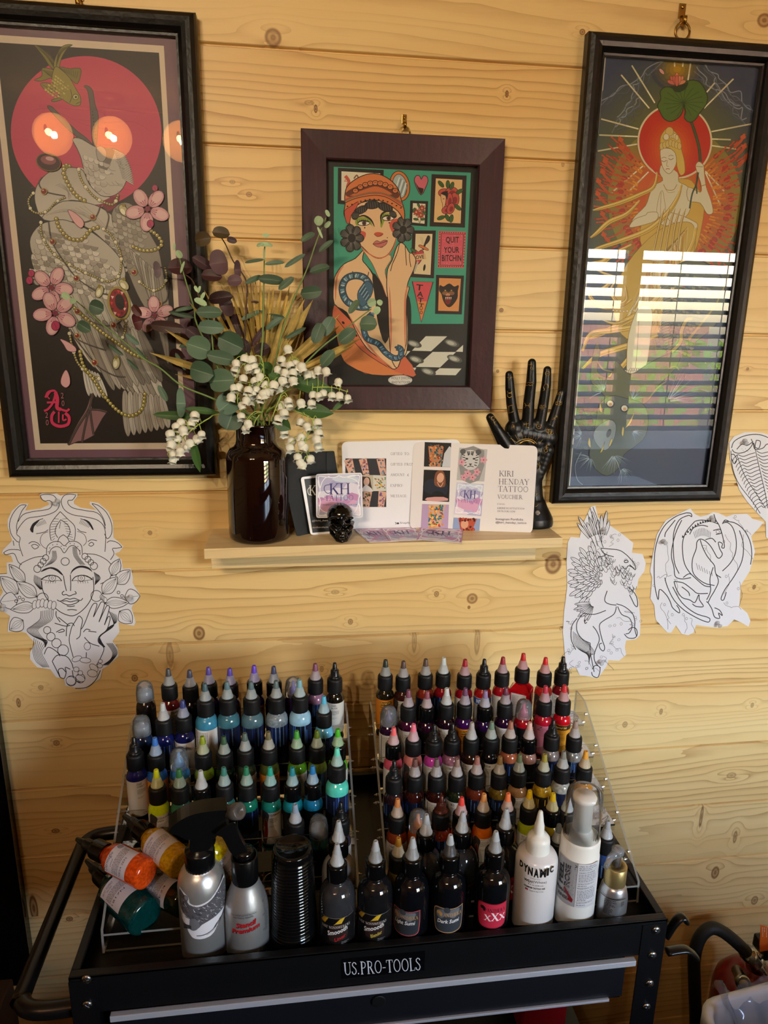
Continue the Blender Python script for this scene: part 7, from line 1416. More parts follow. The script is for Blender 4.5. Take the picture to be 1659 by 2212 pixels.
# halo, leaf, lotus
c.ell(960, 1060, 280, 282, '#ded2ae', n=64); c.ell(960, 1060, 267, 268, '#c02c1a', n=64)
for i, col in enumerate(ramp('#c4361a', '#d8641c', 6)): c.ell(930, 1110, 190-i*22, 230-i*28, col, n=30)
c.line([(1150, 1210), (1140, 1100), (1100, 960), (1060, 860), (1025, 770)], 22, '#20301c', 5); c.line([(1150, 1210), (1140, 1100), (1100, 960), (1060, 860), (1025, 770)], 12, '#44582c', 5)
fill(c, [(1025, 770), (1040, 840), (1030, 880), (1065, 915), (1110, 900), (1150, 840), (1190, 790), (1205, 740), (1190, 680), (1150, 620), (1100, 600), (1050, 610), (1010, 640), (940, 650), (880, 655), (850, 690), (855, 740), (830, 790), (850, 840), (880, 890), (930, 910), (990, 880), (1020, 830)], '#4c6a24', '#1c2812', 6)
c.poly([(915, 652), (960, 652), (1020, 635), (1060, 615), (1045, 660), (1000, 690), (960, 685), (940, 665)], '#28381c', 3)
for k in range(17): a_ = 2*pi*k/17; c.line([(1025, 770), (1025+80*cos(a_), 765+66*sin(a_)), (1025+150*cos(a_+.06), 760+118*sin(a_+.06))], 4, '#33481a', 3)
for k, (x, y, an) in enumerate(((975, 585, 90), (945, 600, 60), (1005, 600, 120), (935, 618, 20), (1010, 618, 160), (960, 600, 75), (990, 600, 105), (975, 605, 90))): c.ell(x, y, 42 if k in (0, 7) else 34, 15, '#c86a5c' if k % 2 else '#d98a6a', an, 12, lw=3, lc='#7a2c24')
c.ell(862, 536, 27, 13, '#d8a09a', 50, lw=3)
# figure
CR = '#dcd3b8'; LG = '#8a6c28'
fill(c, [(800, 1400), (900, 1350), (1060, 1340), (1120, 1400), (1180, 1500), (1160, 1700), (1100, 1900), (960, 2050), (820, 2040), (700, 1800), (740, 1560)], '#d0a84a', LG, 4)
fill(c, [(870, 1230), (845, 1290), (870, 1350), (800, 1390), (770, 1460), (740, 1540), (660, 1620), (640, 1680), (760, 1660), (830, 1590), (860, 1680), (960, 1680), (1060, 1600), (1080, 1500), (1060, 1400), (990, 1360), (980, 1290)], CR, LG, 4)
fill(c, [(850, 1130), (880, 1110), (930, 1115), (965, 1140), (972, 1210), (955, 1260), (920, 1300), (885, 1280), (862, 1230)], '#e2d9c2', LG, 4)
fill(c, [(845, 1120), (850, 1080), (855, 1020), (900, 960), (950, 975), (1000, 1040), (1010, 1120), (1030, 1200), (1035, 1290), (1000, 1310), (975, 1240), (965, 1150), (920, 1110), (880, 1110)], '#d6b85c', LG, 4)
for k in range(7): c.ell(862+k*22, 1070-abs(k-3)*-8, 16, 26, '#d8c078', 0, 10, lw=3, lc=LG); c.ell(885+k*15, 1030-18*sin(k/6*pi), 14, 22, '#e0d0a0', 0, 10, lw=3, lc=LG)
c.ell(920, 985, 30, 34, '#d6be74', lw=3, lc=LG); c.ell(895, 1025, 22, 24, '#e4dcc0', lw=3, lc=LG)
for x, y in ((878, 1205), (930, 1190)): c.line([(x-18, y-4), (x, y+6), (x+20, y-6)], 4, '#5a4420', 3); c.line([(x-18, y-20), (x, y-28), (x+20, y-22)], 3, '#5a4420', 3)
c.line([(905, 1200), (898, 1240), (915, 1245)], 3, '#7a6028', 3); c.line([(892, 1268), (905, 1262), (922, 1266)], 5, '#a04a30', 3)
c.line([(875, 1380), (900, 1420), (950, 1420), (975, 1380)], 5, '#a08438', 4); c.line([(885, 1400), (910, 1440), (960, 1435)], 3, '#a08438', 4)
fill(c, [(860, 1430), (872, 1440), (890, 1560), (885, 1620), (835, 1620), (825, 1560), (845, 1460)], CR, LG, 3); c.line([(858, 1440), (850, 1620)], 3, LG)
fill(c, [(830, 1590), (760, 1590), (740, 1610), (660, 1640), (620, 1700), (700, 1690), (820, 1650)], CR, LG, 4); fill(c, [(900, 1590), (1000, 1610), (1090, 1650), (1130, 1680), (1110, 1730), (1030, 1700), (920, 1650)], CR, LG, 4)
fill(c, [(1115, 1240), (1140, 1210), (1175, 1240), (1180, 1290), (1195, 1400), (1230, 1500), (1245, 1590), (1200, 1600), (1150, 1520), (1060, 1500), (1060, 1400), (1150, 1440), (1155, 1380), (1130, 1300)], CR, LG, 4); c.line([(1120, 1245), (1170, 1250)], 4, LG); c.line([(1150, 1395), (1195, 1380)], 5, LG)
c.line([(1135, 1290), (1120, 1380), (1090, 1450), (1070, 1560)], 12, '#2a4638', 4); c.line([(1120, 1380), (1125, 1450)], 10, '#2a4638')
# robes and ribbons
def ribbon(pts, w, col='#d8b452', lc='#7a5c20'):
    c.line(pts, w+7, lc, 5, taper=1); c.line(pts, w, col, 5, taper=1); c.line([(x+w*.18, y+w*.1) for x, y in pts], 3, lc, 5); c.line([(x-w*.2, y-w*.12) for x, y in pts], 3, '#efe2b0', 5)
fill(c, [(880, 1700), (1050, 1660), (1110, 1720), (1100, 1900), (1000, 2200), (900, 2400), (830, 2500), (700, 2560), (560, 2500), (500, 2300), (560, 2050), (700, 1850)], '#c9a850', LG, 4)
for k in range(30): x = rd.uniform(620, 1040); c.line([(1060-k*5, 1700+k*6), (x*.6+380, 2050), (560+k*13, 2400+rd.uniform(-40, 90))], rd.uniform(8, 22), ['#d8c078', '#e2d6aa', '#b08a38', '#cfae58', '#c88a3c'][k % 5], 4, taper=1); c.line([(1050-k*5, 1700+k*6), (x*.6+390, 2050), (575+k*13, 2400+rd.uniform(-40, 90))], 2.5, '#7a5c20', 4)
for p_, w_ in (([(1010, 1380), (980, 1480), (900, 1600), (760, 1720), (560, 1800), (380, 1860), (320, 1900)], 34), ([(830, 1290), (800, 1400), (690, 1460), (540, 1520), (400, 1560), (350, 1575)], 30), ([(700, 1500), (600, 1600), (470, 1660), (380, 1740), (330, 1780)], 32), ([(1120, 1700), (1080, 1850), (930, 2100), (760, 2300), (560, 2420), (400, 2500), (290, 2540)], 46),
    ([(640, 1830), (500, 1900), (420, 1960), (330, 1980), (310, 2020)], 36), ([(320, 1990), (420, 2040), (500, 2080), (420, 2160), (330, 2190), (340, 2240), (420, 2300), (560, 2290), (640, 2240)], 26), ([(900, 2200), (700, 2420), (500, 2470), (330, 2500), (270, 2630)], 38), ([(520, 2100), (480, 2180), (540, 2270), (600, 2240), (590, 2140)], 24), ([(860, 2500), (700, 2560), (560, 2600), (380, 2660), (270, 2760)], 40), ([(760, 2460), (600, 2700), (500, 2800), (440, 2850)], 34), ([(1100, 1900), (1080, 2000), (1000, 2100), (880, 2260)], 28)): ribbon(p_, w_)
for k in range(5): ribbon([(880+k*40, 1560), (840+k*40, 1700), (800+k*45, 1900)], 12)
fill(c, [(690, 2300), (790, 2320), (780, 2500), (770, 2600), (745, 2740), (690, 2780), (610, 2790), (600, 2700), (615, 2500)], '#e2dcc0', LG, 4); c.line([(690, 2400), (680, 2600), (665, 2760)], 4, LG)
for k in range(5): c.ell(560+k*15, 2780, 8, 12, '#e2dcc0', lw=3, lc=LG); c.ell(630+k*17, 2765, 8, 12, '#e2dcc0', lw=3, lc=LG)
fill(c, [(730, 1900), (840, 1890), (880, 1900), (900, 1930), (850, 1960), (740, 1940)], CR, LG, 4); ribbon([(430, 2400), (520, 2420), (620, 2390)], 16); [c.ell(500+k*26, 2330-abs(k-3)*3, 7, 7, '#e8e0c8', lw=2, lc=LG) for k in range(7)]
# dragon
body = [(1150, 2020), (1230, 2100), (1240, 2260), (1160, 2420), (1060, 2560), (960, 2660), (860, 2720)]
c.line([(900, 2140), (1000, 2060), (1130, 2060), (1210, 2160), (1200, 2330), (1060, 2500), (930, 2640)], 250, '#1c222c', 5, taper=1); c.line([(900, 2140), (1000, 2060), (1130, 2060), (1210, 2160), (1200, 2330), (1060, 2500), (930, 2640)], 236, '#5a604c', 5, taper=1)
scales(c, 1000, 2030, 22, lambda j: 9, 30, 27, 20, 18, ['#5c6252', '#6e7058', '#4c5348', '#7c7a58'], 33, '#262c30')
for k in range(30): c.ell(880+k*1.4+14*sin(k*.3), 2130+k*20, 34, 12, '#7c7a5a', -20, 10, lw=3, lc='#2a2c24')
for k in range(9): c.poly([(1000+k*28, 2040-k*3+abs(k-5)*2), (1020+k*28, 1990), (1034+k*28, 2045)], '#8c8a50')
c.line([(930, 2635), (1000, 2560), (1010, 2470), (1050, 2390), (1090, 2385)], 34, '#2c2c1c', 5); c.line([(930, 2635), (1000, 2560), (1010, 2470), (1050, 2390), (1088, 2388)], 24, '#a89448', 5)
c.line([(1060, 2540), (1150, 2430), (1280, 2250), (1380, 2000), (1395, 1850)], 20, '#a08c44', 5, taper=2)
fill(c, [(520, 2700), (620, 2800), (760, 2720), (900, 2650), (1000, 2640), (960, 2760), (820, 2900), (760, 3000), (620, 3060), (470, 2990), (380, 2900), (330, 2840), (350, 2640), (380, 2560), (400, 2640), (380, 2780), (480, 2820)], '#5a5e40', '#20251c', 4)
for q in ([(500, 2780), (420, 2760), (380, 2700)], [(905, 2760), (960, 2740), (990, 2770)], [(760, 2990), (830, 2900), (900, 2850)], [(820, 2640), (810, 2560), (800, 2540)]): c.line(q, 12, '#8a8450', 4, taper=1)
scales(c, 250, 3040, 9, 5, 44, 36, 26, 8, ['#3a4448', '#46504e', '#323b42'], 44, '#1c2428')
fill(c, [(400, 3020), (480, 2960), (600, 2980), (720, 3020), (760, 3120), (740, 3260), (660, 3340), (580, 3400), (540, 3500), (450, 3560), (360, 3500), (320, 3400), (350, 3260), (370, 3140)], '#4a5650', '#161c20', 5)
fill(c, [(380, 3190), (470, 3140), (520, 3180), (500, 3300), (440, 3370), (380, 3330), (350, 3260)], '#7c8a8c', '#20282c', 4); c.ell(465, 3240, 16, 34, '#2a3236', 20)
for x, y in ((478, 3020), (584, 3055)): c.ell(x, y, 34, 30, '#1c2020'); c.ell(x-2, y-2, 24, 23, '#dcd6c8', lw=3, lc='#3a2c1c'); c.ell(x, y+4, 12, 12, '#c89a6a')
for q in ([(400, 3010), (395, 3060), (410, 3085), (412, 3050)], [(655, 3085), (620, 3150), (590, 3200), (630, 3165)], [(570, 3190), (560, 3240), (572, 3265), (580, 3210)], [(320, 3270), (310, 3320), (330, 3350), (328, 3300)], [(436, 3300), (420, 3370), (400, 3385), (425, 3330)], [(480, 3290), (465, 3340), (480, 3330), (496, 3280)]): fill(c, q, '#cdbb6a', '#3c3418', 3)
for cx_, cy_, n_, r_, a0, a1 in ((260, 3260, 34, 110, 100, 260), (500, 3400, 40, 140, 20, 130), (640, 3230, 26, 90, -20, 90), (900, 3000, 44, 240, -75, 10), (330, 3420, 30, 120, 60, 200), (420, 2930, 30, 110, 150, 300), (640, 2990, 24, 100, 250, 350), (560, 3500, 26, 130, 20, 110)):
    for k in range(n_):
        a_ = radians(rd.uniform(a0, a1)); L = r_*rd.uniform(.5, 1.1); ex, ey = cx_+L*cos(a_), cy_+L*sin(a_)
        if xl(ey)+5 < ex < xr(ey)-5: c.line([(cx_+L*.15*cos(a_), cy_+L*.15*sin(a_)), ((cx_+ex)/2+4, (cy_+ey)/2-4), (ex, ey)], 4, ['#8fa3b4', '#6a7f94', '#a9bac8', '#56697c'][k % 4], 3, taper=2)
c.line([(260, 3380), (205, 3500), (230, 3620), (275, 3640)] if 0 else [(260, 3380), (215, 3480), (228, 3580), (270, 3625)], 4, '#8fa3b4', 5)
c.build('artwork', PRINT, pic_r)
# ================================================================ line drawings pinned to the wall
LN = '#23222a'
def paper(label, org, outline, Y, draw, pins, k=2):
    x0, y0, sc = org; q = [P(x0+u/sc, y0+v/sc, Y) for u, v in smooth(outline, k, True)]
    cx_ = sum(p.x for p in q)/len(q); cz_ = sum(p.z for p in q)/len(q); o = thing('line_drawing', label, 'drawing', (cx_, Y, cz_)); n = len(q)
    tr = [list(t) for t in tessellate_polygon([[Vector((p.x, p.z, 0)) for p in q]])]
    MB().add(q+[p+Vector((0, .0003, 0)) for p in q], tr+[[i+n for i in t][::-1] for t in tr]+[(i, n+i, n+(i+1) % n, (i+1) % n) for i in range(n)]).build('paper', mat('white_paper', '#e4e2ea', .6), o)
    cv = Canvas(wall_fn(Y), base=6e-5).at(*org); draw(cv); cv.build('ink_lines', colmat('ink_lines', .7), o)
    for i, (u, v) in enumerate(pins):
        p = P(x0+u/sc, y0+v/sc, Y); d = Vector((-.25+.2*(i % 3), -1, -.35+.3*(i % 2))); pn = thing('push_pin', 'clear push pin in the '+label.split(' pinned')[0].replace('white paper cut-out ', '')+PW[i % 3], 'pin', p)
        MB().lathe([(.0045, 0), (.0048, .001), (.0030, .0022), (.0022, .0035), (.0021, .007), (.0036, .0085), (.0040, .0095), (.0030, .0105), (0, .0106)], 14, axis_m(p, d)).build('pin_head', sheet('pin_clear', tint='#e6e6ea', ior=1.3, rough=.04, haze=.4, hc='#f4f4f8'), pn)
    return o
PW = [', uppermost', ', second', ', lowest']
def multi(c, L, w, col=LN, sm=4, off=0):
    for q in L: c.line([(x, y+off) for x, y in q], w*1.2, col, sm)
def lady(c):
    s = 6.5
    def mir(q, cx=630): return [(2*cx-x+ (y*0.0), y) for x, y in q]
    for q in ([(400, 140), (440, 130), (520, 135), (560, 170), (590, 230), (560, 290), (480, 330), (380, 350), (270, 370), (195, 450), (165, 520), (200, 560), (190, 620), (205, 680), (228, 745)], [(400, 140), (420, 180), (450, 195), (490, 190), (520, 215), (500, 265), (440, 285), (330, 300), (230, 330), (180, 400)],
              [(760, 135), (700, 128), (640, 140), (610, 200), (640, 280), (720, 330), (830, 350), (960, 380), (1030, 440), (1050, 520), (1050, 620), (1045, 700)], [(755, 140), (720, 185), (680, 190), (680, 225), (730, 265), (850, 290), (960, 310), (1020, 370), (1050, 470)],
              [(262, 235), (200, 240), (130, 320), (95, 420), (110, 520), (160, 590), (190, 605)], [(262, 238), (220, 290), (190, 360), (165, 440), (170, 510)], [(915, 220), (980, 240), (1060, 310), (1110, 420), (1110, 520), (1070, 570), (1040, 520)], [(915, 222), (980, 290), (1030, 370), (1050, 440)],
              [(300, 480), (330, 420), (400, 380), (430, 370)], [(930, 480), (900, 420), (840, 385), (800, 370)], [(35, 710), (90, 680), (180, 680), (200, 690)], [(35, 708), (60, 730), (120, 715), (150, 730), (180, 800), (215, 830)], [(130, 590), (140, 640)], [(1215, 655), (1170, 610), (1100, 590), (1065, 610)], [(1215, 655), (1160, 665), (1120, 670), (1135, 720), (1100, 780)],
              [(285, 620), (320, 600), (370, 610), (400, 640)], [(310, 640), (345, 625), (385, 650), (345, 672), (315, 645)], [(875, 600), (910, 580), (965, 590)], [(885, 625), (910, 605), (935, 625), (905, 645), (880, 630)],
              [(190, 900), (200, 830), (260, 790), (350, 755), (440, 745)], [(190, 900), (220, 970), (280, 1020), (340, 1050)], [(860, 720), (960, 730), (1060, 780), (1120, 850), (1110, 920), (1080, 980), (1000, 1020)]): c.line(q, s, LN, 4)
    for q in ([(300, 480), (340, 410), (400, 378), (340, 450), (330, 510)], [(930, 470), (890, 400), (830, 375), (880, 420), (920, 480)]): c.poly(q, LN, 3)
    for k in range(8):
        a_ = k/7; c.line([(350+a_*90, 420-a_*40), (375+a_*85, 450-a_*30)], 4, LN); c.line([(900-a_*90, 430-a_*50), (880-a_*90, 460-a_*40)], 4, LN)
    for pts in ([(600, 300), (540, 370), (500, 440), (497, 520), (510, 590)], [(600, 300), (670, 370), (740, 440), (750, 520), (740, 590)], [(605, 380), (560, 450), (550, 510), (575, 560)], [(605, 380), (680, 440), (697, 510), (670, 560)], [(630, 530), (590, 560), (575, 605)], [(630, 530), (670, 560), (690, 600)], [(360, 520), (440, 505), (480, 480)], [(860, 510), (800, 495), (770, 470)]): c.line(pts, s, LN, 4)
    for k in range(9): a_ = k/8; c.line([(540-30*sin(pi*a_)-20*a_, 370+a_*220), (585-40*a_, 375+a_*190)], 4, LN); c.line([(665+70*a_, 370+a_*215), (620+60*a_, 375+a_*190)], 4, LN)
    c.line([(605, 400), (590, 470)], 5, LN); c.ell(545, 545, 0.1, 0.1, LN)
    c.line([(480, 500), (420, 530), (400, 600), (430, 650), (465, 670)], 5, LN, 4); c.line([(770, 495), (840, 530), (860, 600), (830, 640)], 5, LN, 4)
    c.line([(462, 730), (470, 650), (520, 605), (590, 600), (640, 640), (690, 600), (760, 600), (810, 640), (820, 720)], s, LN, 5); c.line([(490, 725), (505, 680), (550, 650), (600, 660), (640, 712), (690, 650), (740, 640), (790, 690), (795, 730)], s, LN, 5)
    for x, y in ((482, 700), (495, 662), (525, 632), (568, 625), (610, 645), (637, 670), (658, 645), (698, 618), (740, 622), (775, 648), (795, 688)): c.ell(x, y, 5, 5, LN, n=7)
    for k in range(7): c.line([(520+k*6, 690), (515+k*8, 770), (440+k*12, 850-k*5)], 3.5, LN, 4); c.line([(725+k*6, 650), (735+k*7, 740), (800+k*8, 830)], 3.5, LN, 4)
    c.ell(649, 797, 41, 38, LN, fill=False, lw=s, lc=LN)
    for x, y, r in ((372, 870, 36), (405, 830, 28), (430, 795, 30), (455, 760, 30), (935, 842, 36), (905, 805, 28), (875, 775, 30), (845, 745, 30), (425, 1165, 55), (960, 1140, 55), (470, 1480, 36), (507, 1545, 42), (562, 1610, 46), (628, 1680, 54), (865, 1645, 44), (710, 1985, 50), (800, 1960, 46), (850, 1790, 0)):
        if r: c.ell(x, y, r, r, LN, fill=False, lw=s, lc=LN, n=20)
    c.poly([(405, 900), (440, 870), (510, 852), (570, 870), (610, 905), (632, 940), (600, 920), (560, 890), (500, 868), (440, 890)], LN, 3); c.poly([(700, 930), (720, 880), (770, 845), (830, 838), (890, 860), (920, 900), (880, 875), (820, 858), (770, 865), (725, 895)], LN, 3)
    for x, sg in ((520, 1), (810, -1)):
        c.line([(x-sg*110, 978), (x-sg*60, 945), (x, 935), (x+sg*60, 950), (x+sg*95, 990)], 9, LN, 4); c.line([(x-sg*110, 978), (x-sg*50, 985), (x, 995), (x+sg*50, 985), (x+sg*95, 990)], 4.5, LN, 4); c.ell(x, 962, 34, 30, LN, fill=False, lw=5, lc=LN); c.ell(x, 962, 12, 12, LN, fill=False, lw=4, lc=LN)
        for k in range(5): c.line([(x-sg*(60-k*24), 990), (x-sg*(66-k*24), 1014)], 4, LN)
        c.poly([(x-sg*118, 975), (x-sg*60, 938), (x-sg*10, 930), (x-sg*60, 952)], LN, 2)
    multi(c, [[(632, 940), (645, 1020), (662, 1090)], [(700, 930), (705, 1020), (702, 1090)], [(640, 1090), (618, 1110), (630, 1130), (660, 1125), (690, 1140), (730, 1125), (760, 1115), (745, 1092)], [(568, 1178), (600, 1192), (660, 1165), (695, 1172), (740, 1163), (800, 1185), (825, 1162)], [(600, 1192), (650, 1222), (700, 1228), (760, 1210), (790, 1188)], [(620, 1192), (660, 1188), (700, 1198), (750, 1188), (785, 1190)], [(665, 1238), (700, 1245), (745, 1238)], [(670, 1280), (715, 1275), (765, 1282)], [(415, 990), (425, 1080), (470, 1170), (540, 1250), (620, 1310), (720, 1338), (800, 1300), (870, 1230), (915, 1150), (935, 1060), (925, 950)]], s)
    for k in range(9): c.line([(345+k*8, 930+k*4), (340+k*9, 1000+k*4), (400+k*3, 1075)], 4, LN, 4); c.line([(935+k*6, 900+k*4), (950+k*6, 970), (945, 1030)], 4, LN, 4)
    def petal(x0, y0, x1, y1, w, n=4):
        dx, dy = x1-x0, y1-y0; L = sqrt(dx*dx+dy*dy); nx, ny = -dy/L*w, dx/L*w
        q = [(x0, y0), (x0+dx*.4+nx, y0+dy*.4+ny), (x1, y1), (x0+dx*.4-nx, y0+dy*.4-ny)]; c.poly(smooth([(x0, y0), (x0+dx*.3+nx*.9, y0+dy*.3+ny*.9), (x0+dx*.7+nx*.7, y0+dy*.7+ny*.7), (x1, y1), (x0+dx*.7-nx*.7, y0+dy*.7-ny*.7), (x0+dx*.3-nx*.9, y0+dy*.3-ny*.9)], 3, True), '#e4e2ea'); c.line([(x0, y0), (x0+dx*.3+nx*.9, y0+dy*.3+ny*.9), (x0+dx*.7+nx*.7, y0+dy*.7+ny*.7), (x1, y1)], s, LN, 4); c.line([(x0, y0), (x0+dx*.3-nx*.9, y0+dy*.3-ny*.9), (x0+dx*.7-nx*.7, y0+dy*.7-ny*.7), (x1, y1)], s, LN, 4)
        for k in range(n): o_ = (k-(n-1)/2)/n*1.2; c.line([(x0, y0), (x0+dx*.45+nx*o_, y0+dy*.45+ny*o_), (x1-dx*.08, y1-dy*.08)], 3, LN, 3)
    for a_ in ((250, 1010, 90, 825, 60), (180, 1120, 5, 945, 80), (180, 1180, 0, 1200, 90, 1), (370, 1150, 165, 1000, 70), (355, 1240, 105, 1275, 60), (230, 1380, 95, 1480, 80), (1110, 940, 1190, 770, 60), (1160, 1020, 1295, 880, 70), (1240, 1150, 1395, 1140, 80, 1), (1020, 1120, 1170, 950, 70), (1040, 1210, 1285, 1205, 60), (1190, 1290, 1315, 1410, 80)): petal(*a_)
    for x, y in ((195, 1155), (160, 1190), (230, 1175), (1180, 1105), (1215, 1140)): c.ell(x, y, 14, 14, LN, fill=False, lw=6, lc=LN, n=12)
    for k in range(6): c.ell(345+k*38, 1210+abs(k-2)*8, 24, 44, '#e4e2ea', 10, 14, lw=5, lc=LN); c.ell(1010+k*8, 1150+k*6, 16, 24, '#e4e2ea', 0, 12, lw=4, lc=LN)
    for k in range(8): c.line([(410+k*17, 1290-k*3), (400+k*17, 1370), (330+k*16, 1430), (270+k*15, 1480), (330+k*14, 1540+k*3), (430+k*6, 1590), (450, 1650)], 4.5 if k else s, LN, 5)
    for k in range(7): c.line([(1085+k*12, 1290+k*6), (1130+k*5, 1400), (1120-k*6, 1450), (1010-k*2, 1530), (985+k*4, 1590), (1030+k*3, 1650)], 4.5 if k else s, LN, 5)
    for k in range(7): c.line([(340+k*19, 1560+k*12), (330+k*14, 1700), (360+k*16, 1790), (430+k*10, 1850)], 4.5, LN, 5); c.line([(1060+k*10, 1610), (1120+k*8, 1700), (1100+k*5, 1770), (1020+k*9, 1830)], 4.5, LN, 5)
    hand_ = [(730, 1750), (700, 1640), (690, 1560), (715, 1450), (745, 1400), (780, 1345), (800, 1345), (822, 1385), (805, 1470), (840, 1420), (900, 1270), (935, 1215), (965, 1220), (955, 1270), (930, 1350), (985, 1240), (1010, 1200), (1040, 1215), (1020, 1300), (985, 1400), (1050, 1260), (1075, 1235), (1090, 1255), (1065, 1350), (1040, 1430), (1075, 1350), (1095, 1350), (1090, 1400), (1060, 1480), (990, 1540), (980, 1600), (1035, 1660), (1000, 1760), (960, 1830)]
    c.poly(smooth(hand_, 2, True), '#e4e2ea'); c.line(hand_, s+1, LN, 4)
    multi(c, [[(830, 1500), (860, 1470), (900, 1480)], [(880, 1490), (930, 1495), (960, 1500)], [(840, 1550), (900, 1610), (990, 1640)], [(805, 1470), (795, 1540), (760, 1570)], [(860, 1700), (858, 1760)], [(580, 1350), (680, 1430)], [(560, 1290), (560, 1340), (600, 1400)], [(545, 1410), (650, 1440), (700, 1430)], [(560, 1500), (620, 1470), (640, 1490), (580, 1505)], [(660, 1540), (670, 1430), (720, 1410), (740, 1440)], [(440, 1720), (480, 1650), (560, 1690), (600, 1740)], [(520, 1790), (570, 1730), (660, 1740), (710, 1800), (730, 1860)], [(520, 1790), (560, 1870), (600, 1950), (580, 1880), (620, 1860), (660, 1900), (650, 1850), (700, 1870)], [(600, 1950), (640, 1960), (660, 1900)], [(720, 1880), (740, 1970), (800, 2000)], [(1000, 1880), (950, 1980), (860, 2050), (750, 2060)]], s)
    for x, y, rx, ry, an in ((765, 1765, 50, 26, -20), (850, 1780, 55, 26, 5), (935, 1855, 50, 30, 40), (920, 1910, 50, 36, 10), (870, 1640, 32, 38, 0), (800, 1960, 48, 30, 25), (705, 1985, 48, 42, 20), (760, 1870, 28, 24, 0), (800, 1905, 24, 22, 0), (1000, 1790, 20, 18, 0), (995, 1835, 26, 22, 0)): c.ell(x, y, rx, ry, '#e4e2ea', an, lw=5, lc=LN)
paper('white paper cut-out drawing of an elephant-crowned lady, pinned left of the shelf', (0, 1040, 4.609), [(392, 135), (420, 118), (500, 125), (560, 118), (600, 140), (700, 118), (770, 122), (770, 150), (735, 195), (740, 225), (800, 260), (960, 285), (890, 225), (895, 200), (980, 215), (1080, 300), (1125, 400), (1130, 560), (1180, 600), (1228, 650), (1190, 700), (1140, 720), (1210, 780), (1225, 870), (1300, 865), (1325, 960), (1320, 1010), (1400, 1140), (1330, 1220), (1310, 1260), (1350, 1400), (1335, 1435), (1230, 1420), (1180, 1400), (1190, 1500), (1120, 1590), (1170, 1660), (1180, 1740), (1080, 1830), (1020, 1870), (1000, 1960), (860, 2060), (850, 2075), (780, 2060), (650, 2030), (640, 1960), (560, 1950), (500, 1870), (370, 1850), (300, 1770), (300, 1700), (350, 1610), (260, 1510), (180, 1480), (75, 1500), (80, 1430), (100, 1340), (0, 1270), (0, 1150), (30, 1100), (-10, 990), (-10, 925), (70, 920), (65, 810), (130, 800), (110, 740), (20, 715), (30, 680), (120, 590), (75, 450), (75, 380), (120, 290), (200, 220), (285, 220), (250, 290), (400, 270), (490, 230), (480, 205), (420, 190)], -.0012, lady, [(575, 195), (1300, 1150), (30, 1240), (805, 2065)][:3]+[], 1)
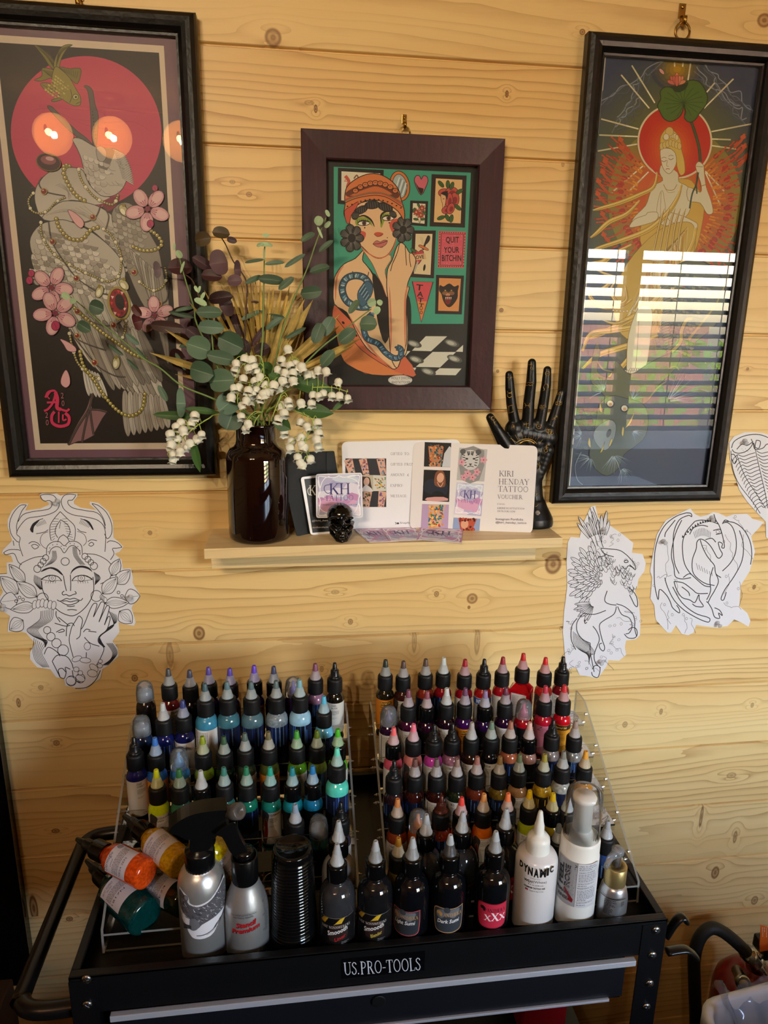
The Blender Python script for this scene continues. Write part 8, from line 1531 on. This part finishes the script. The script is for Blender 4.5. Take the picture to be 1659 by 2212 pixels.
def griffin(c):
    W_ = 4.2
    for (cx_, cy_, n_, a0, a1, L0, L1, w_) in ((380, 1040, 9, 232, 285, 140, 330, 13), (400, 1230, 20, 125, 252, 190, 300, 15), (395, 1225, 19, 128, 258, 130, 225, 16), (390, 1220, 17, 125, 262, 80, 160, 16), (385, 1225, 13, 110, 265, 40, 100, 14), (380, 1235, 9, 90, 270, 10, 55, 12), (330, 1420, 10, 110, 175, 30, 170, 11)):
        for k in range(n_):
            a_ = radians(a0+(a1-a0)*k/(n_-1)); L = L1*(.88+.12*sin(k*2.1)); x0, y0 = cx_+L0*cos(a_), cy_+L0*sin(a_); x1, y1 = cx_+L*cos(a_), cy_+L*sin(a_)
            if x1 < 128: f_ = (cx_-128)/(cx_-x1); x1, y1 = cx_+(x1-cx_)*f_, cy_+(y1-cy_)*f_
            dx, dy = x1-x0, y1-y0; LL = sqrt(dx*dx+dy*dy) or 1; nx, ny = -dy/LL*w_, dx/LL*w_; q = [(x0-nx*.5, y0-ny*.5), (x0+dx*.6-nx, y0+dy*.6-ny), (x1, y1), (x0+dx*.6+nx, y0+dy*.6+ny), (x0+nx*.5, y0+ny*.5)]
            c.poly(smooth(q, 3, True), '#e4e2ea'); c.line(q, W_, LN, 3); c.line([(x0, y0), (x1-dx*.1, y1-dy*.1)], 1.8, LN)
    multi(c, [[(300, 700), (330, 800), (400, 1000)], [(280, 740), (320, 860), (360, 990)], [(320, 690), (360, 800), (390, 960)], [(250, 830), (310, 930), (340, 1000)]], 4)
    rd = random.Random(4)
    for k in range(60):
        t = rd.random(); x = 370+t*230+rd.uniform(-30, 30); y = 1080+t*170+rd.uniform(-60, 90); c.line([(x, y), (x+10, y+26), (x+26, y+32), (x+34, y+10)], 3.2, LN, 3)
    multi(c, [[(380, 1005), (440, 1010), (520, 1020), (570, 1050), (610, 1090), (640, 1130), (645, 1170), (620, 1150), (590, 1140), (570, 1165), (540, 1140)], [(380, 1008), (400, 1040), (440, 1060), (480, 1070)], [(560, 1100), (580, 1095), (590, 1110), (565, 1115), (560, 1100)], [(600, 1130), (635, 1160)], [(360, 1075), (420, 1060)], [(430, 1330), (410, 1400), (440, 1430), (500, 1440)],
        [(590, 1300), (640, 1350), (660, 1400), (660, 1450), (640, 1440), (620, 1400), (600, 1360)], [(500, 1430), (560, 1450), (620, 1500), (640, 1560), (640, 1620), (655, 1680)], [(510, 1450), (540, 1510), (600, 1540), (620, 1600), (600, 1650), (570, 1660)], [(560, 1660), (590, 1690), (640, 1690), (660, 1660), (650, 1620), (620, 1610), (590, 1630)], [(240, 1510), (200, 1570), (200, 1640), (240, 1700), (300, 1730)], [(240, 1500), (330, 1510), (420, 1480)], [(260, 1550), (260, 1580), (275, 1570)],
        [(320, 1600), (350, 1640), (370, 1700), (350, 1760), (330, 1820), (340, 1880), (380, 1920)], [(500, 1450), (480, 1510), (400, 1560), (370, 1600), (390, 1700), (410, 1760), (400, 1790), (375, 1770), (370, 1740), (390, 1730)], [(300, 1730), (300, 1800), (320, 1900), (330, 1950)], [(315, 1930), (340, 1900), (375, 1920), (360, 1990), (320, 1980), (310, 1950)], [(200, 1540), (160, 1600), (155, 1700), (190, 1780)]], 5)
    for k in range(14): c.line([(170+k*9, 1640+k*7), (180+k*12, 1740+k*5), (250+k*4, 1800+k*2), (290, 1790+k*8)], 3.2, LN, 5)
    for (x0, y0, n_) in ((500, 1540, 9), (420, 900, 9), (470, 1660, 8), (150, 1740, 8), (480, 1740, 7), (620, 1080, 7), (170, 1860, 7), (640, 1500, 6), (120, 1560, 6), (260, 1860, 7), (400, 1830, 6), (500, 900, 6)):
        q = [(x0, y0)]
        for k in range(n_): q.append((q[-1][0]+rd.uniform(-34, 34), q[-1][1]+rd.uniform(-10, 28)))
        c.line(q, 2.4, '#55545c', 3)
        for k in range(3): c.ell(x0+rd.uniform(-50, 50), y0+rd.uniform(0, 70), 8, 11, LN, rd.uniform(0, 90), 9, lw=2, lc='#55545c', fill=False)
paper('white paper cut-out drawing of a winged griffin, pinned right of the shelf', (1190, 900, 3.537), [(305, 690), (340, 680), (360, 770), (450, 830), (550, 900), (630, 965), (620, 1040), (700, 1050), (725, 1120), (715, 1180), (670, 1240), (660, 1300), (640, 1330), (670, 1400), (685, 1560), (680, 1670), (650, 1700), (575, 1710), (565, 1760), (575, 1820), (520, 1865), (440, 1860), (430, 1900), (380, 1970), (360, 1998), (290, 1985), (220, 1975), (190, 1915), (120, 1935), (105, 1800), (92, 1650), (100, 1500), (125, 1300), (120, 1100), (130, 960), (150, 920), (220, 925), (240, 830)], -.0012, griffin, [(402, 860), (375, 1870)], 1)
def drake(c):
    W_ = 5.5; rd = random.Random(6)
    multi(c, [[(1035, 735), (960, 760), (880, 820), (830, 900), (800, 1000), (790, 1100), (790, 1250), (800, 1330)], [(1035, 735), (1070, 740), (1075, 765), (1050, 755), (980, 790), (940, 880), (935, 1000), (945, 1120), (980, 1200)], [(1000, 790), (950, 900), (920, 1050), (940, 1150), (950, 1220), (1000, 1240), (1070, 1230)], [(870, 920), (880, 880), (950, 790)],
        [(1100, 800), (1150, 790), (1220, 800), (1280, 820)], [(1280, 820), (1300, 870), (1320, 950), (1325, 1000), (1305, 1000), (1310, 970), (1280, 960), (1290, 1010), (1310, 1050), (1290, 1080), (1270, 1075), (1250, 1040), (1220, 990), (1180, 950), (1140, 935), (1115, 960), (1110, 1010), (1080, 1100), (1090, 1200), (1170, 1270), (1250, 1290)],
        [(1100, 800), (1040, 870), (1010, 940), (1005, 1020), (1020, 1120), (1060, 1190), (1110, 1240)], [(1060, 900), (1090, 850), (1150, 830), (1200, 840)], [(1180, 940), (1230, 930), (1260, 960)], [(1140, 940), (1160, 1000), (1190, 1060), (1220, 1100), (1250, 1140), (1260, 1200), (1300, 1230)],
        [(1260, 1200), (1280, 1260), (1250, 1330), (1220, 1380), (1200, 1420), (1190, 1410)], [(1240, 1150), (1215, 1240), (1220, 1330), (1190, 1400)], [(1320, 800), (1400, 810), (1470, 860), (1520, 950), (1535, 1050), (1525, 1130)], [(1310, 815), (1350, 810), (1390, 850), (1415, 940), (1410, 1040), (1370, 1120), (1310, 1180)], [(1440, 870), (1470, 970), (1460, 1100), (1400, 1220), (1330, 1320), (1300, 1390), (1320, 1400), (1340, 1340)], [(1310, 820), (1330, 790), (1360, 800)],
        [(940, 1260), (1010, 1270), (1080, 1320), (1120, 1350), (1200, 1350)], [(940, 1260), (960, 1320), (1000, 1380), (1060, 1400), (1100, 1420), (1130, 1360), (1135, 1400), (1165, 1450), (1110, 1450), (1080, 1430)], [(1010, 1230), (1060, 1200), (1110, 1240), (1170, 1290), (1220, 1300)], [(1000, 1300), (1050, 1340), (1060, 1370)], [(800, 1330), (820, 1400), (830, 1320), (880, 1360), (910, 1410), (930, 1460), (980, 1500), (980, 1470), (960, 1440)], [(870, 1230), (890, 1300), (940, 1400), (1020, 1480), (1120, 1540), (1200, 1570), (1215, 1545), (1190, 1530)], [(930, 1300), (1000, 1420), (1100, 1500), (1190, 1530)],
        [(1200, 1420), (1230, 1470), (1250, 1530), (1290, 1540), (1280, 1500), (1310, 1520), (1290, 1480), (1250, 1460)], [(1245, 745), (1260, 790), (1280, 820)], [(1240, 870), (1290, 860), (1300, 890), (1260, 900)]], W_)
    for k in range(14): a_ = k/13; x, y = 1010+a_*250, 920-a_*120-40*sin(pi*a_); c.poly([(x-9, y+7), (x-6, y-16), (x+10, y)], LN)
    for k in range(12): a_ = k/11; c.line([(1090+a_*130, 880-30*sin(pi*a_)), (1105+a_*110, 930-20*sin(pi*a_))], 3, LN)
    for k in range(7): c.line([(1110+k*20, 1120+k*12), (1125+k*18, 1170+k*8)], 3, LN, 3)
    c.ell(1275, 880, 14, 12, LN, fill=False, lw=3.5, lc=LN, n=10)
    for (x0, y0, n_, dx, dy) in ((1390, 770, 9, 18, 10), (1330, 900, 8, 10, 34), (880, 960, 8, -4, 36), (810, 1230, 7, 16, 2), (850, 1420, 6, 2, 30), (1020, 1520, 6, 4, 26), (1320, 1420, 8, 16, 6), (1440, 1260, 7, 4, 28), (1060, 1540, 5, 6, 22), (1150, 960, 8, 14, 16), (940, 1240, 4, 4, 26), (1470, 900, 6, 6, 34), (900, 1480, 5, 6, 22), (1360, 1200, 7, 0, 30)):
        q = [(x0, y0)]
        for k in range(n_): q.append((q[-1][0]+dx+rd.uniform(-18, 18), q[-1][1]+dy+rd.uniform(-18, 18)))
        c.line(q, 2.6, '#44434c', 3); c.ell(x0+rd.uniform(-30, 30), y0+rd.uniform(-30, 60), 8, 10, LN, 0, 9, lw=2.4, lc='#55545c', fill=False)
paper('white paper cut-out drawing of a curled dragon, pinned lowest on the right', (1190, 900, 3.537), [(1065, 700), (1095, 740), (1140, 765), (1200, 750), (1240, 730), (1290, 740), (1340, 765), (1400, 745), (1500, 742), (1540, 780), (1628, 805), (1590, 850), (1530, 915), (1560, 1030), (1520, 1180), (1450, 1290), (1440, 1450), (1500, 1500), (1525, 1560), (1510, 1605), (1450, 1570), (1400, 1550), (1350, 1600), (1260, 1612), (1170, 1600), (1110, 1590), (1090, 1650), (1050, 1670), (1000, 1660), (955, 1595), (920, 1650), (890, 1650), (800, 1550), (790, 1440), (760, 1390), (775, 1230), (757, 1180), (780, 1050), (810, 900), (880, 790), (970, 745)], -.0012, drake, [(1228, 770), (858, 952), (1270, 1575)], 1)
def bug(c):
    W_ = 5
    multi(c, [[(1380, 240), (1400, 190), (1470, 150), (1570, 135), (1659, 160), (1750, 220)], [(1385, 250), (1400, 270), (1440, 280), (1500, 260), (1540, 210), (1530, 170)], [(1420, 250), (1460, 210), (1500, 220), (1545, 190)], [(1570, 180), (1600, 190), (1590, 240), (1560, 230), (1570, 180)], [(1545, 200), (1560, 250), (1620, 240), (1650, 210), (1700, 215)], [(1380, 290), (1400, 290), (1420, 330), (1400, 360), (1380, 320)]], W_)
    for k in range(16):
        y = 290+k*26; w0 = 1430+k*12; w1 = 1560+k*7; c.line([(w0, y), (w0+(w1-w0)*.3, y+14), (w0+(w1-w0)*.7, y-4), (w1, y-14)], W_, LN, 4); c.line([(1570+k*7, y-30), (1610+k*7, y-10), (1680+k*5, y-24), (1760, y-8)], W_, LN, 4); c.line([(w0, y), (w0-28-k*.4, y+22), (w0-40, y+46)], W_-.5, LN, 4)
    c.line([(1420, 290), (1480, 450), (1570, 590), (1640, 700)], W_, LN, 4); c.line([(1550, 200), (1590, 380), (1640, 600), (1655, 700)], W_, LN, 4); c.line([(1375, 260), (1390, 400), (1440, 520), (1540, 650), (1600, 740)], W_, LN, 4)
    for k in range(8): c.ell(1460+k*9, 245+(k % 3)*12, 2.5, 2.5, LN, n=5)
paper('white paper cut-out drawing of a ribbed winged insect, pinned high at the right edge', (1190, 900, 3.537), [(1362, 200), (1400, 150), (1480, 120), (1540, 118), (1620, 125), (1700, 150), (1850, 220), (1850, 900), (1700, 960), (1645, 920), (1640, 800), (1600, 760), (1500, 650), (1440, 560), (1400, 430), (1370, 330)], -.0012, bug, [(1480, 185)], 1)
# ================================================================ bouquet in the vase
LEAFM = colmat('leaf_surface', .5, spec=.4); GOLDL = mat('gold_leaf', '#c4ac68', .4, metal=.45, noise=.25, nscale=60)
STEMG = mat('stem_green', '#6f8a4c', .5); STEMB = mat('stem_brown', '#4a3226', .6); BELL = mat('petal_white', '#e8e6da', .45, spec=.3); rb_ = random.Random(21)
def B6(u, v, Y): return P(300+u/3.19, 420+v/3.19, Y)
M6 = (B6(100, 800, -.07)-B6(0, 800, -.07)).length/100
def leaf(parent, u, v, L, W_, ang, Y, colr, tip=.0, dy=None, name='leaf', rnd=1.0, cup=.12, vein='#8fa58c'):
    """leaf blade centred on (u, v): L, W_ are half sizes in drawing units, ang = direction of its long axis"""
    dy = rb_.uniform(-.35, .35) if dy is None else dy; a = radians(ang); e = Vector((cos(a), dy, -sin(a))); e.normalize(); c0 = B6(u, v, Y)
    n = Vector((rb_.uniform(-.25, .25), -1, rb_.uniform(-.1, .35))); s_ = e.cross(n).normalized(); n = s_.cross(e).normalized(); L *= M6; W_ *= M6
    rows = 10; vs = []; cols = []; base = lin(colr); vn = lin(vein); j = rb_.uniform(.8, 1.15); base = tuple(x*j for x in base)
    for i in range(rows+1):
        t = i/rows; x = (t*2-1)*L; w = W_*(max(0, 1-abs(2*t-1)**(2.2*rnd)))**(.5+.25*(1-rnd)+tip*t)
        for q in (-1, -.5, -.04, .04, .5, 1): vs.append(c0+e*x+s_*(w*q)-n*(-(abs(q)*w)*.28+cup*L*(2*t-1)**2))
    mb = MB(); o = 0
    mb.v = vs
    for i in range(rows):
        for k in range(5): mb.f.append([i*6+k, i*6+k+1, (i+1)*6+k+1, (i+1)*6+k]); mb.mi.append(0); mb.sm.append(True); mb.c.append(tuple(b*.6+v_*.4 for b, v_ in zip(base, vn)) if k == 2 else base)
    return mb.build(name, LEAFM, parent)
vm = Vector((vx, -.058, vz+zt)) if 0 else P(559, 916, -.058)
def sprig(name, label, path, Ys, w, m, cat='foliage', group=None):
    pts = [B6(u, v, Y) for (u, v), Y in zip(path, Ys)]; r0 = Vector((vm.x+rb_.uniform(-.016, .016), -.058+rb_.uniform(-.014, .014), vm.z)); pts = [Vector((r0.x*.4+vm.x*.6, -.058, vm.z-.06)), r0]+pts
    o = thing(name, label, cat, r0, group); q = smooth(pts, 5); n = len(q); MB().tube(q, [w*(1-.55*i/n) for i in range(n)], 7).build('stem', m, o); return o
GR, GR2, PALE = '#4c6450', '#3f5644', '#a4bf98'
E_ = [('upright green eucalyptus sprig with large round leaves, nearest in the vase', [(545, 1200), (500, 960), (455, 780), (420, 690)], [-.085, -.092, -.088, -.08], -.095,
       [(485, 812, 92, 42, 0), (495, 915, 95, 48, -3), (412, 1055, 88, 82, -20), (632, 1025, 94, 84, -25), (430, 1222, 92, 76, -15), (565, 1125, 100, 50, -12), (568, 1283, 98, 84, 5), (620, 1440, 96, 84, 35), (628, 1555, 76, 90, 70)], [(425, 740, 48, 22, -25), (395, 650, 26, 12, -60), (415, 655, 26, 10, 70), (440, 700, 30, 12, 60)]),
      ('thin green eucalyptus sprig leaning left over the tall bird print', [(430, 960), (380, 780), (330, 620), (290, 480), (275, 410)], [-.07, -.068, -.06, -.055, -.05], -.06,
       [(290, 828, 95, 18, -12), (318, 788, 72, 14, 12), (330, 1040, 60, 18, 10)], [(277, 412, 30, 22, -60), (245, 360, 26, 9, -100), (300, 500, 46, 9, 70)]),
      ('slim upright eucalyptus sprig in the centre of the bouquet', [(845, 1100), (858, 800), (862, 600), (864, 470), (868, 340)], [-.065, -.06, -.055, -.05, -.048], -.056,
       [(795, 458, 72, 12, 10), (935, 472, 72, 17, 6), (790, 585, 70, 20, 25), (912, 588, 96, 36, -5), (775, 830, 90, 18, 25), (930, 890, 75, 24, 35), (935, 842, 78, 20, -5)], [(865, 345, 50, 17, 0), (835, 345, 30, 13, 25), (897, 345, 30, 13, -25), (875, 282, 14, 26, 90), (862, 410, 44, 7, 90)]),
      ('tall eucalyptus sprig rising right in front of the mahogany frame', [(940, 1150), (1000, 900), (1085, 680), (1160, 510), (1225, 320), (1290, 160)], [-.07, -.068, -.066, -.062, -.06, -.058], -.066,
       [(1165, 292, 62, 24, 32), (1288, 355, 66, 20, 38), (1075, 455, 90, 18, 32), (1248, 512, 82, 30, 18), (1015, 612, 72, 26, 38), (1185, 676, 82, 46, 8), (1080, 955, 90, 17, 28)], [(1240, 182, 34, 32, 60), (1300, 208, 30, 16, 45), (1300, 130, 26, 14, -60), (1248, 262, 44, 9, -65)]),
      ('green eucalyptus sprig reaching right across the tattooed woman print', [(1060, 1270), (1230, 1080), (1380, 960), (1520, 850), (1600, 790)], [-.08, -.082, -.08, -.076, -.072], -.08,
       [(1233, 955, 80, 46, 68), (1302, 908, 82, 46, 60), (1435, 976, 78, 50, 38), (1300, 1130, 76, 46, 50), (1580, 892, 66, 58, 0), (1482, 772, 66, 26, 52)], [(1605, 745, 34, 30, 20), (1640, 800, 32, 26, 50), (1660, 745, 24, 20, -30)]),
      ('long eucalyptus sprig hanging far left across the bird print', [(540, 1420), (300, 1320), (150, 1200), (30, 1130), (-120, 1000), (-270, 880), (-400, 760), (-480, 700)], [-.085, -.09, -.088, -.08, -.07, -.06, -.05, -.045], -.075,
       [(-293, 778, 52, 52, -20), (-380, 912, 56, 40, -30), (-45, 998, 60, 22, -40), (-160, 1072, 66, 16, -35), (15, 1098, 58, 14, -50), (-45, 1172, 56, 14, -45), (165, 1370, 66, 22, -65), (290, 1440, 34, 110, 0), (285, 1150, 74, 16, -60)], [(-505, 700, 30, 24, -30), (-455, 735, 26, 20, 10)])]
for lab, path, Ys, Yl, lv, tp in E_:
    o = sprig('eucalyptus_sprig', lab, path, Ys, .0017, STEMG)
    for (u, v, L, W_, a) in lv: leaf(o, u, v, L, W_, -a, Yl+rb_.uniform(-.008, .006), rb_.choice([GR, GR2, '#567060']))
    for (u, v, L, W_, a) in tp: leaf(o, u, v, L, W_, -a, Yl, PALE, vein='#b4c8a8')
PU = ['#3a2228', '#2c181c', '#4a2e38', '#331c20']
for lab, path, Ys, lv in (('burgundy eucalyptus sprig with purple and bronze leaves, left of centre', [(740, 1100), (740, 800), (740, 600), (650, 460), (600, 350), (570, 300)], [-.06, -.056, -.052, -.048, -.046, -.045], [(440, 308, 62, 50, 10, '#4a3c24'), (566, 265, 62, 42, -5, '#453a24'), (640, 315, 38, 22, -15, '#4c3c44'), (550, 472, 68, 88, 10, '#5c444c'), (440, 475, 82, 40, -30, '#3c242c'), (500, 560, 76, 44, -5, '#3c1e20'), (660, 595, 54, 42, 5, '#5a434c'), (680, 520, 26, 66, 0, '#4a343c'), (800, 740, 30, 8, 0, PU[0]), (560, 712, 98, 46, 8, PU[1]), (590, 870, 60, 70, 60, PU[0]), (820, 980, 90, 22, 55, PU[0]), (850, 1070, 60, 50, 20, PU[1])]),
                          ('burgundy eucalyptus sprig drooping left in front of the bird print', [(560, 1150), (470, 900), (390, 640), (330, 560), (180, 510), (130, 500)], [-.07, -.064, -.056, -.05, -.046, -.045], [(285, 502, 88, 62, 5, '#3c2024'), (128, 520, 30, 58, 5, '#5c5058'), (300, 815, 96, 44, 10, PU[1]), (190, 912, 128, 44, -5, '#3c2a28'), (375, 958, 62, 46, -35, '#44303c'), (270, 1140, 58, 84, 15, '#341418'), (-15, 800, 50, 30, -50, '#44221f'), (-10, 880, 36, 60, 15, '#4c1c20'), (450, 1060, 70, 50, 30, PU[2]), (380, 1180, 60, 50, 0, PU[1]), (600, 760, 50, 90, 20, PU[0]), (680, 900, 60, 80, 0, PU[1]), (500, 1000, 90, 70, 10, PU[0]), (700, 1060, 80, 70, 30, PU[1])])):
    o = sprig('burgundy_eucalyptus_sprig', lab, path, Ys, .0016, STEMB)
    for (u, v, L, W_, a, cc) in lv: leaf(o, u, v, L, W_, -a, -.052+rb_.uniform(-.012, .008), cc, vein='#7a5c62')
fan = thing('gold_palm_leaf', 'gold-painted dried palm fan spreading behind the greenery in the vase', 'palm leaf', (vm.x, -.05, vm.z))
for i, (u, v, w_) in enumerate(((345, 740, 34), (510, 625, 22), (560, 610, 18), (610, 590, 18), (655, 560, 18), (700, 590, 16), (735, 545, 16), (765, 545, 14), (800, 555, 22), (835, 590, 34), (900, 640, 40), (930, 640, 30), (985, 640, 40), (1040, 630, 36), (1075, 660, 44), (1145, 715, 46), (1200, 725, 48), (1385, 825, 44), (1390, 900, 44), (1540, 985, 40), (1475, 1045, 46), (1300, 1195, 40), (75, 1090, 44), (180, 930, 40), (250, 1240, 30), (450, 660, 26))):
    a_, b_ = B6(845+rb_.uniform(-20, 20), 1330, -.052), B6(u, v, -.040-.012*rb_.random()-(.03 if u < 400 else 0)); d = b_-a_; s_ = d.cross(Vector((0, 1, 0))).normalized()*w_*M6*.6; mb = MB(); N_ = 8
    vs = []
    for k in range(N_+1):
        t = k/N_; ww = min(1, .25+1.3*t)*(1 if t < .75 else max(.03, (1-t)/.25)); c0 = a_+d*t+Vector((0, -.004*sin(pi*t), 0)); vs += [c0-s_*ww+Vector((0, -.0035*ww, 0)), c0, c0+s_*ww+Vector((0, -.0035*ww, 0))]
    mb.add(vs, [(k*3+j, k*3+j+1, k*3+j+4, k*3+j+3) for k in range(N_) for j in (0, 1)]); mb.build('blade', GOLDL, fan)
def bellm():
    mb = MB(); prof = [(.0001, 0), (.0028, -.0004), (.0052, -.0022), (.0064, -.005), (.0062, -.0075), (.0052, -.0098), (.0056, -.0112), (.0072, -.0122)]; seg = 18; vs = []
    for r, z in prof:
        for i in range(seg): a = 2*pi*i/seg; k = (1+.05*cos(6*a)) if z > -.0105 else (1+.16*cos(6*a)); vs.append((r*k*cos(a), r*k*sin(a), z-(.0006*cos(6*a) if z < -.0105 else 0)))
    n = len(prof); return mdata(mb.add(vs, [(k*seg+i, k*seg+(i+1) % seg, (k+1)*seg+(i+1) % seg, (k+1)*seg+i) for k in range(n-1) for i in range(seg)], smooth=True), 'flower', BELL)
BM = bellm()
for lab, stemp, Y, bl2 in (('lily-of-the-valley sprig with white bells, in the middle over the vase neck', [(830, 1420), (860, 1260), (850, 1140), (810, 1110), (740, 1150)], -.098, [(670, 1165), (665, 1212), (730, 1130), (778, 1138), (790, 1182), (755, 1200), (812, 1218), (720, 1268), (690, 1328), (655, 1335), (800, 1285), (835, 1255), (872, 1310)]),
      ('lily-of-the-valley sprig curling left and down over the vase neck', [(850, 1500), (890, 1380), (885, 1260), (800, 1330), (690, 1370), (680, 1440)], -.104, [(810, 1350), (860, 1372), (780, 1372), (840, 1400), (638, 1395), (742, 1420), (710, 1455), (772, 1412), (880, 1368), (705, 1530), (752, 1580), (735, 1615), (755, 1350), (900, 1345)]),
      ('lily-of-the-valley sprig standing upright, right of centre', [(900, 1450), (980, 1300), (1060, 1150), (1040, 1090)], -.094, [(1025, 1065), (985, 1140), (1003, 1180), (1042, 1178), (1080, 1168), (1102, 1200), (1010, 1228), (958, 1208), (1062, 1228), (990, 1280), (1032, 1285), (930, 1310), (958, 1335), (1062, 1280), (1120, 1185)]),
      ('lily-of-the-valley sprig arching right below the mahogany frame', [(900, 1460), (1040, 1340), (1200, 1330), (1330, 1330), (1440, 1360)], -.092, [(1190, 1242), (1235, 1210), (1290, 1218), (1200, 1382), (1270, 1372), (1330, 1388), (1382, 1388), (1437, 1405), (1375, 1292), (1190, 1438), (1115, 1435), (1240, 1390), (1160, 1240)]),
      ('lily-of-the-valley sprig hanging straight down beside the vase neck', [(880, 1500), (960, 1440), (980, 1380), (940, 1480), (910, 1560)], -.106, [(1030, 1425), (985, 1450), (1036, 1452), (1000, 1505), (962, 1545)]),
      ('lily-of-the-valley sprig drooping low over the dark envelope', [(900, 1480), (1060, 1490), (1200, 1560), (1150, 1700), (1170, 1850)], -.100, [(1115, 1568), (1180, 1622), (1230, 1570), (1158, 1598), (1238, 1642), (1225, 1682), (1055, 1700), (1040, 1745), (1120, 1722), (1118, 1672), (1095, 1810), (1110, 1845), (1128, 1865), (1180, 1820), (1235, 1735), (1000, 1640), (1140, 1740)]),
      ('lily-of-the-valley sprig hanging low at the left over the black frame', [(560, 1520), (480, 1545), (380, 1610), (290, 1690), (200, 1780), (230, 1830)], -.104, [(385, 1520), (290, 1572), (362, 1580), (305, 1622), (215, 1650), (265, 1685), (225, 1720), (215, 1755), (350, 1712), (332, 1745), (285, 1770), (240, 1790), (236, 1830), (400, 1682), (432, 1655), (258, 1600)])):
    o = sprig('lily_of_the_valley', lab, stemp, [Y*.75+.0, Y*.9]+[Y]*(len(stemp)-2), .0013, mat('stem_pale', '#a9bc5c', .5), 'flower'); stp = smooth([B6(u, v, Y) for u, v in stemp], 4)
    for (u, v) in bl2:
        dYb = rb_.uniform(-.012, .006); p = B6(u, v, Y+dYb); tilt = Vector((rb_.uniform(-.45, .45), rb_.uniform(-.75, .1), -1)); b_ = bpy.data.objects.new('flower', BM); COL.objects.link(b_); b_.parent = o
        ax = -tilt.normalized(); top = p+ax*.006; k = rb_.uniform(.92, 1.12); b_.matrix_local = Matrix.Translation(-o.location) @ axis_m(top, ax) @ Matrix.Rotation(rb_.uniform(0, 6), 4, 'Z') @ Matrix.Scale(k, 4)
        near = min(stp, key=lambda q: (Vector(q)-top).length); near = Vector(near)
        if (near-top).length < .055: MB().tube(smooth([near, (near+top)/2+Vector((0, -.001, .006)), top], 3), .0006, 5).build('stalk', mat('stem_pale', '#a9bc5c'), o)
lg = thing('lily_leaves', 'broad green lily-of-the-valley leaves around the vase mouth', 'foliage', (vm.x, -.07, vm.z))
for (u, v, L, W_, a, Y) in ((1190, 1322, 215, 62, 17, -.092), (1210, 1492, 150, 58, 8, -.088), (985, 1580, 82, 52, 35, -.104), (945, 1262, 60, 34, 20, -.1), (260, 1525, 170, 34, 4, -.075), (395, 1800, 135, 34, 82, -.098), (1375, 1455, 60, 20, -40, -.08), (440, 1490, 130, 26, 8, -.08), (880, 1200, 60, 50, 30, -.07), (700, 1110, 50, 40, 20, -.075)): leaf(lg, u, v, L, W_, a, Y, '#3a5a2a', tip=.5, dy=.1, rnd=.8, cup=.06, vein='#5a7a3c')
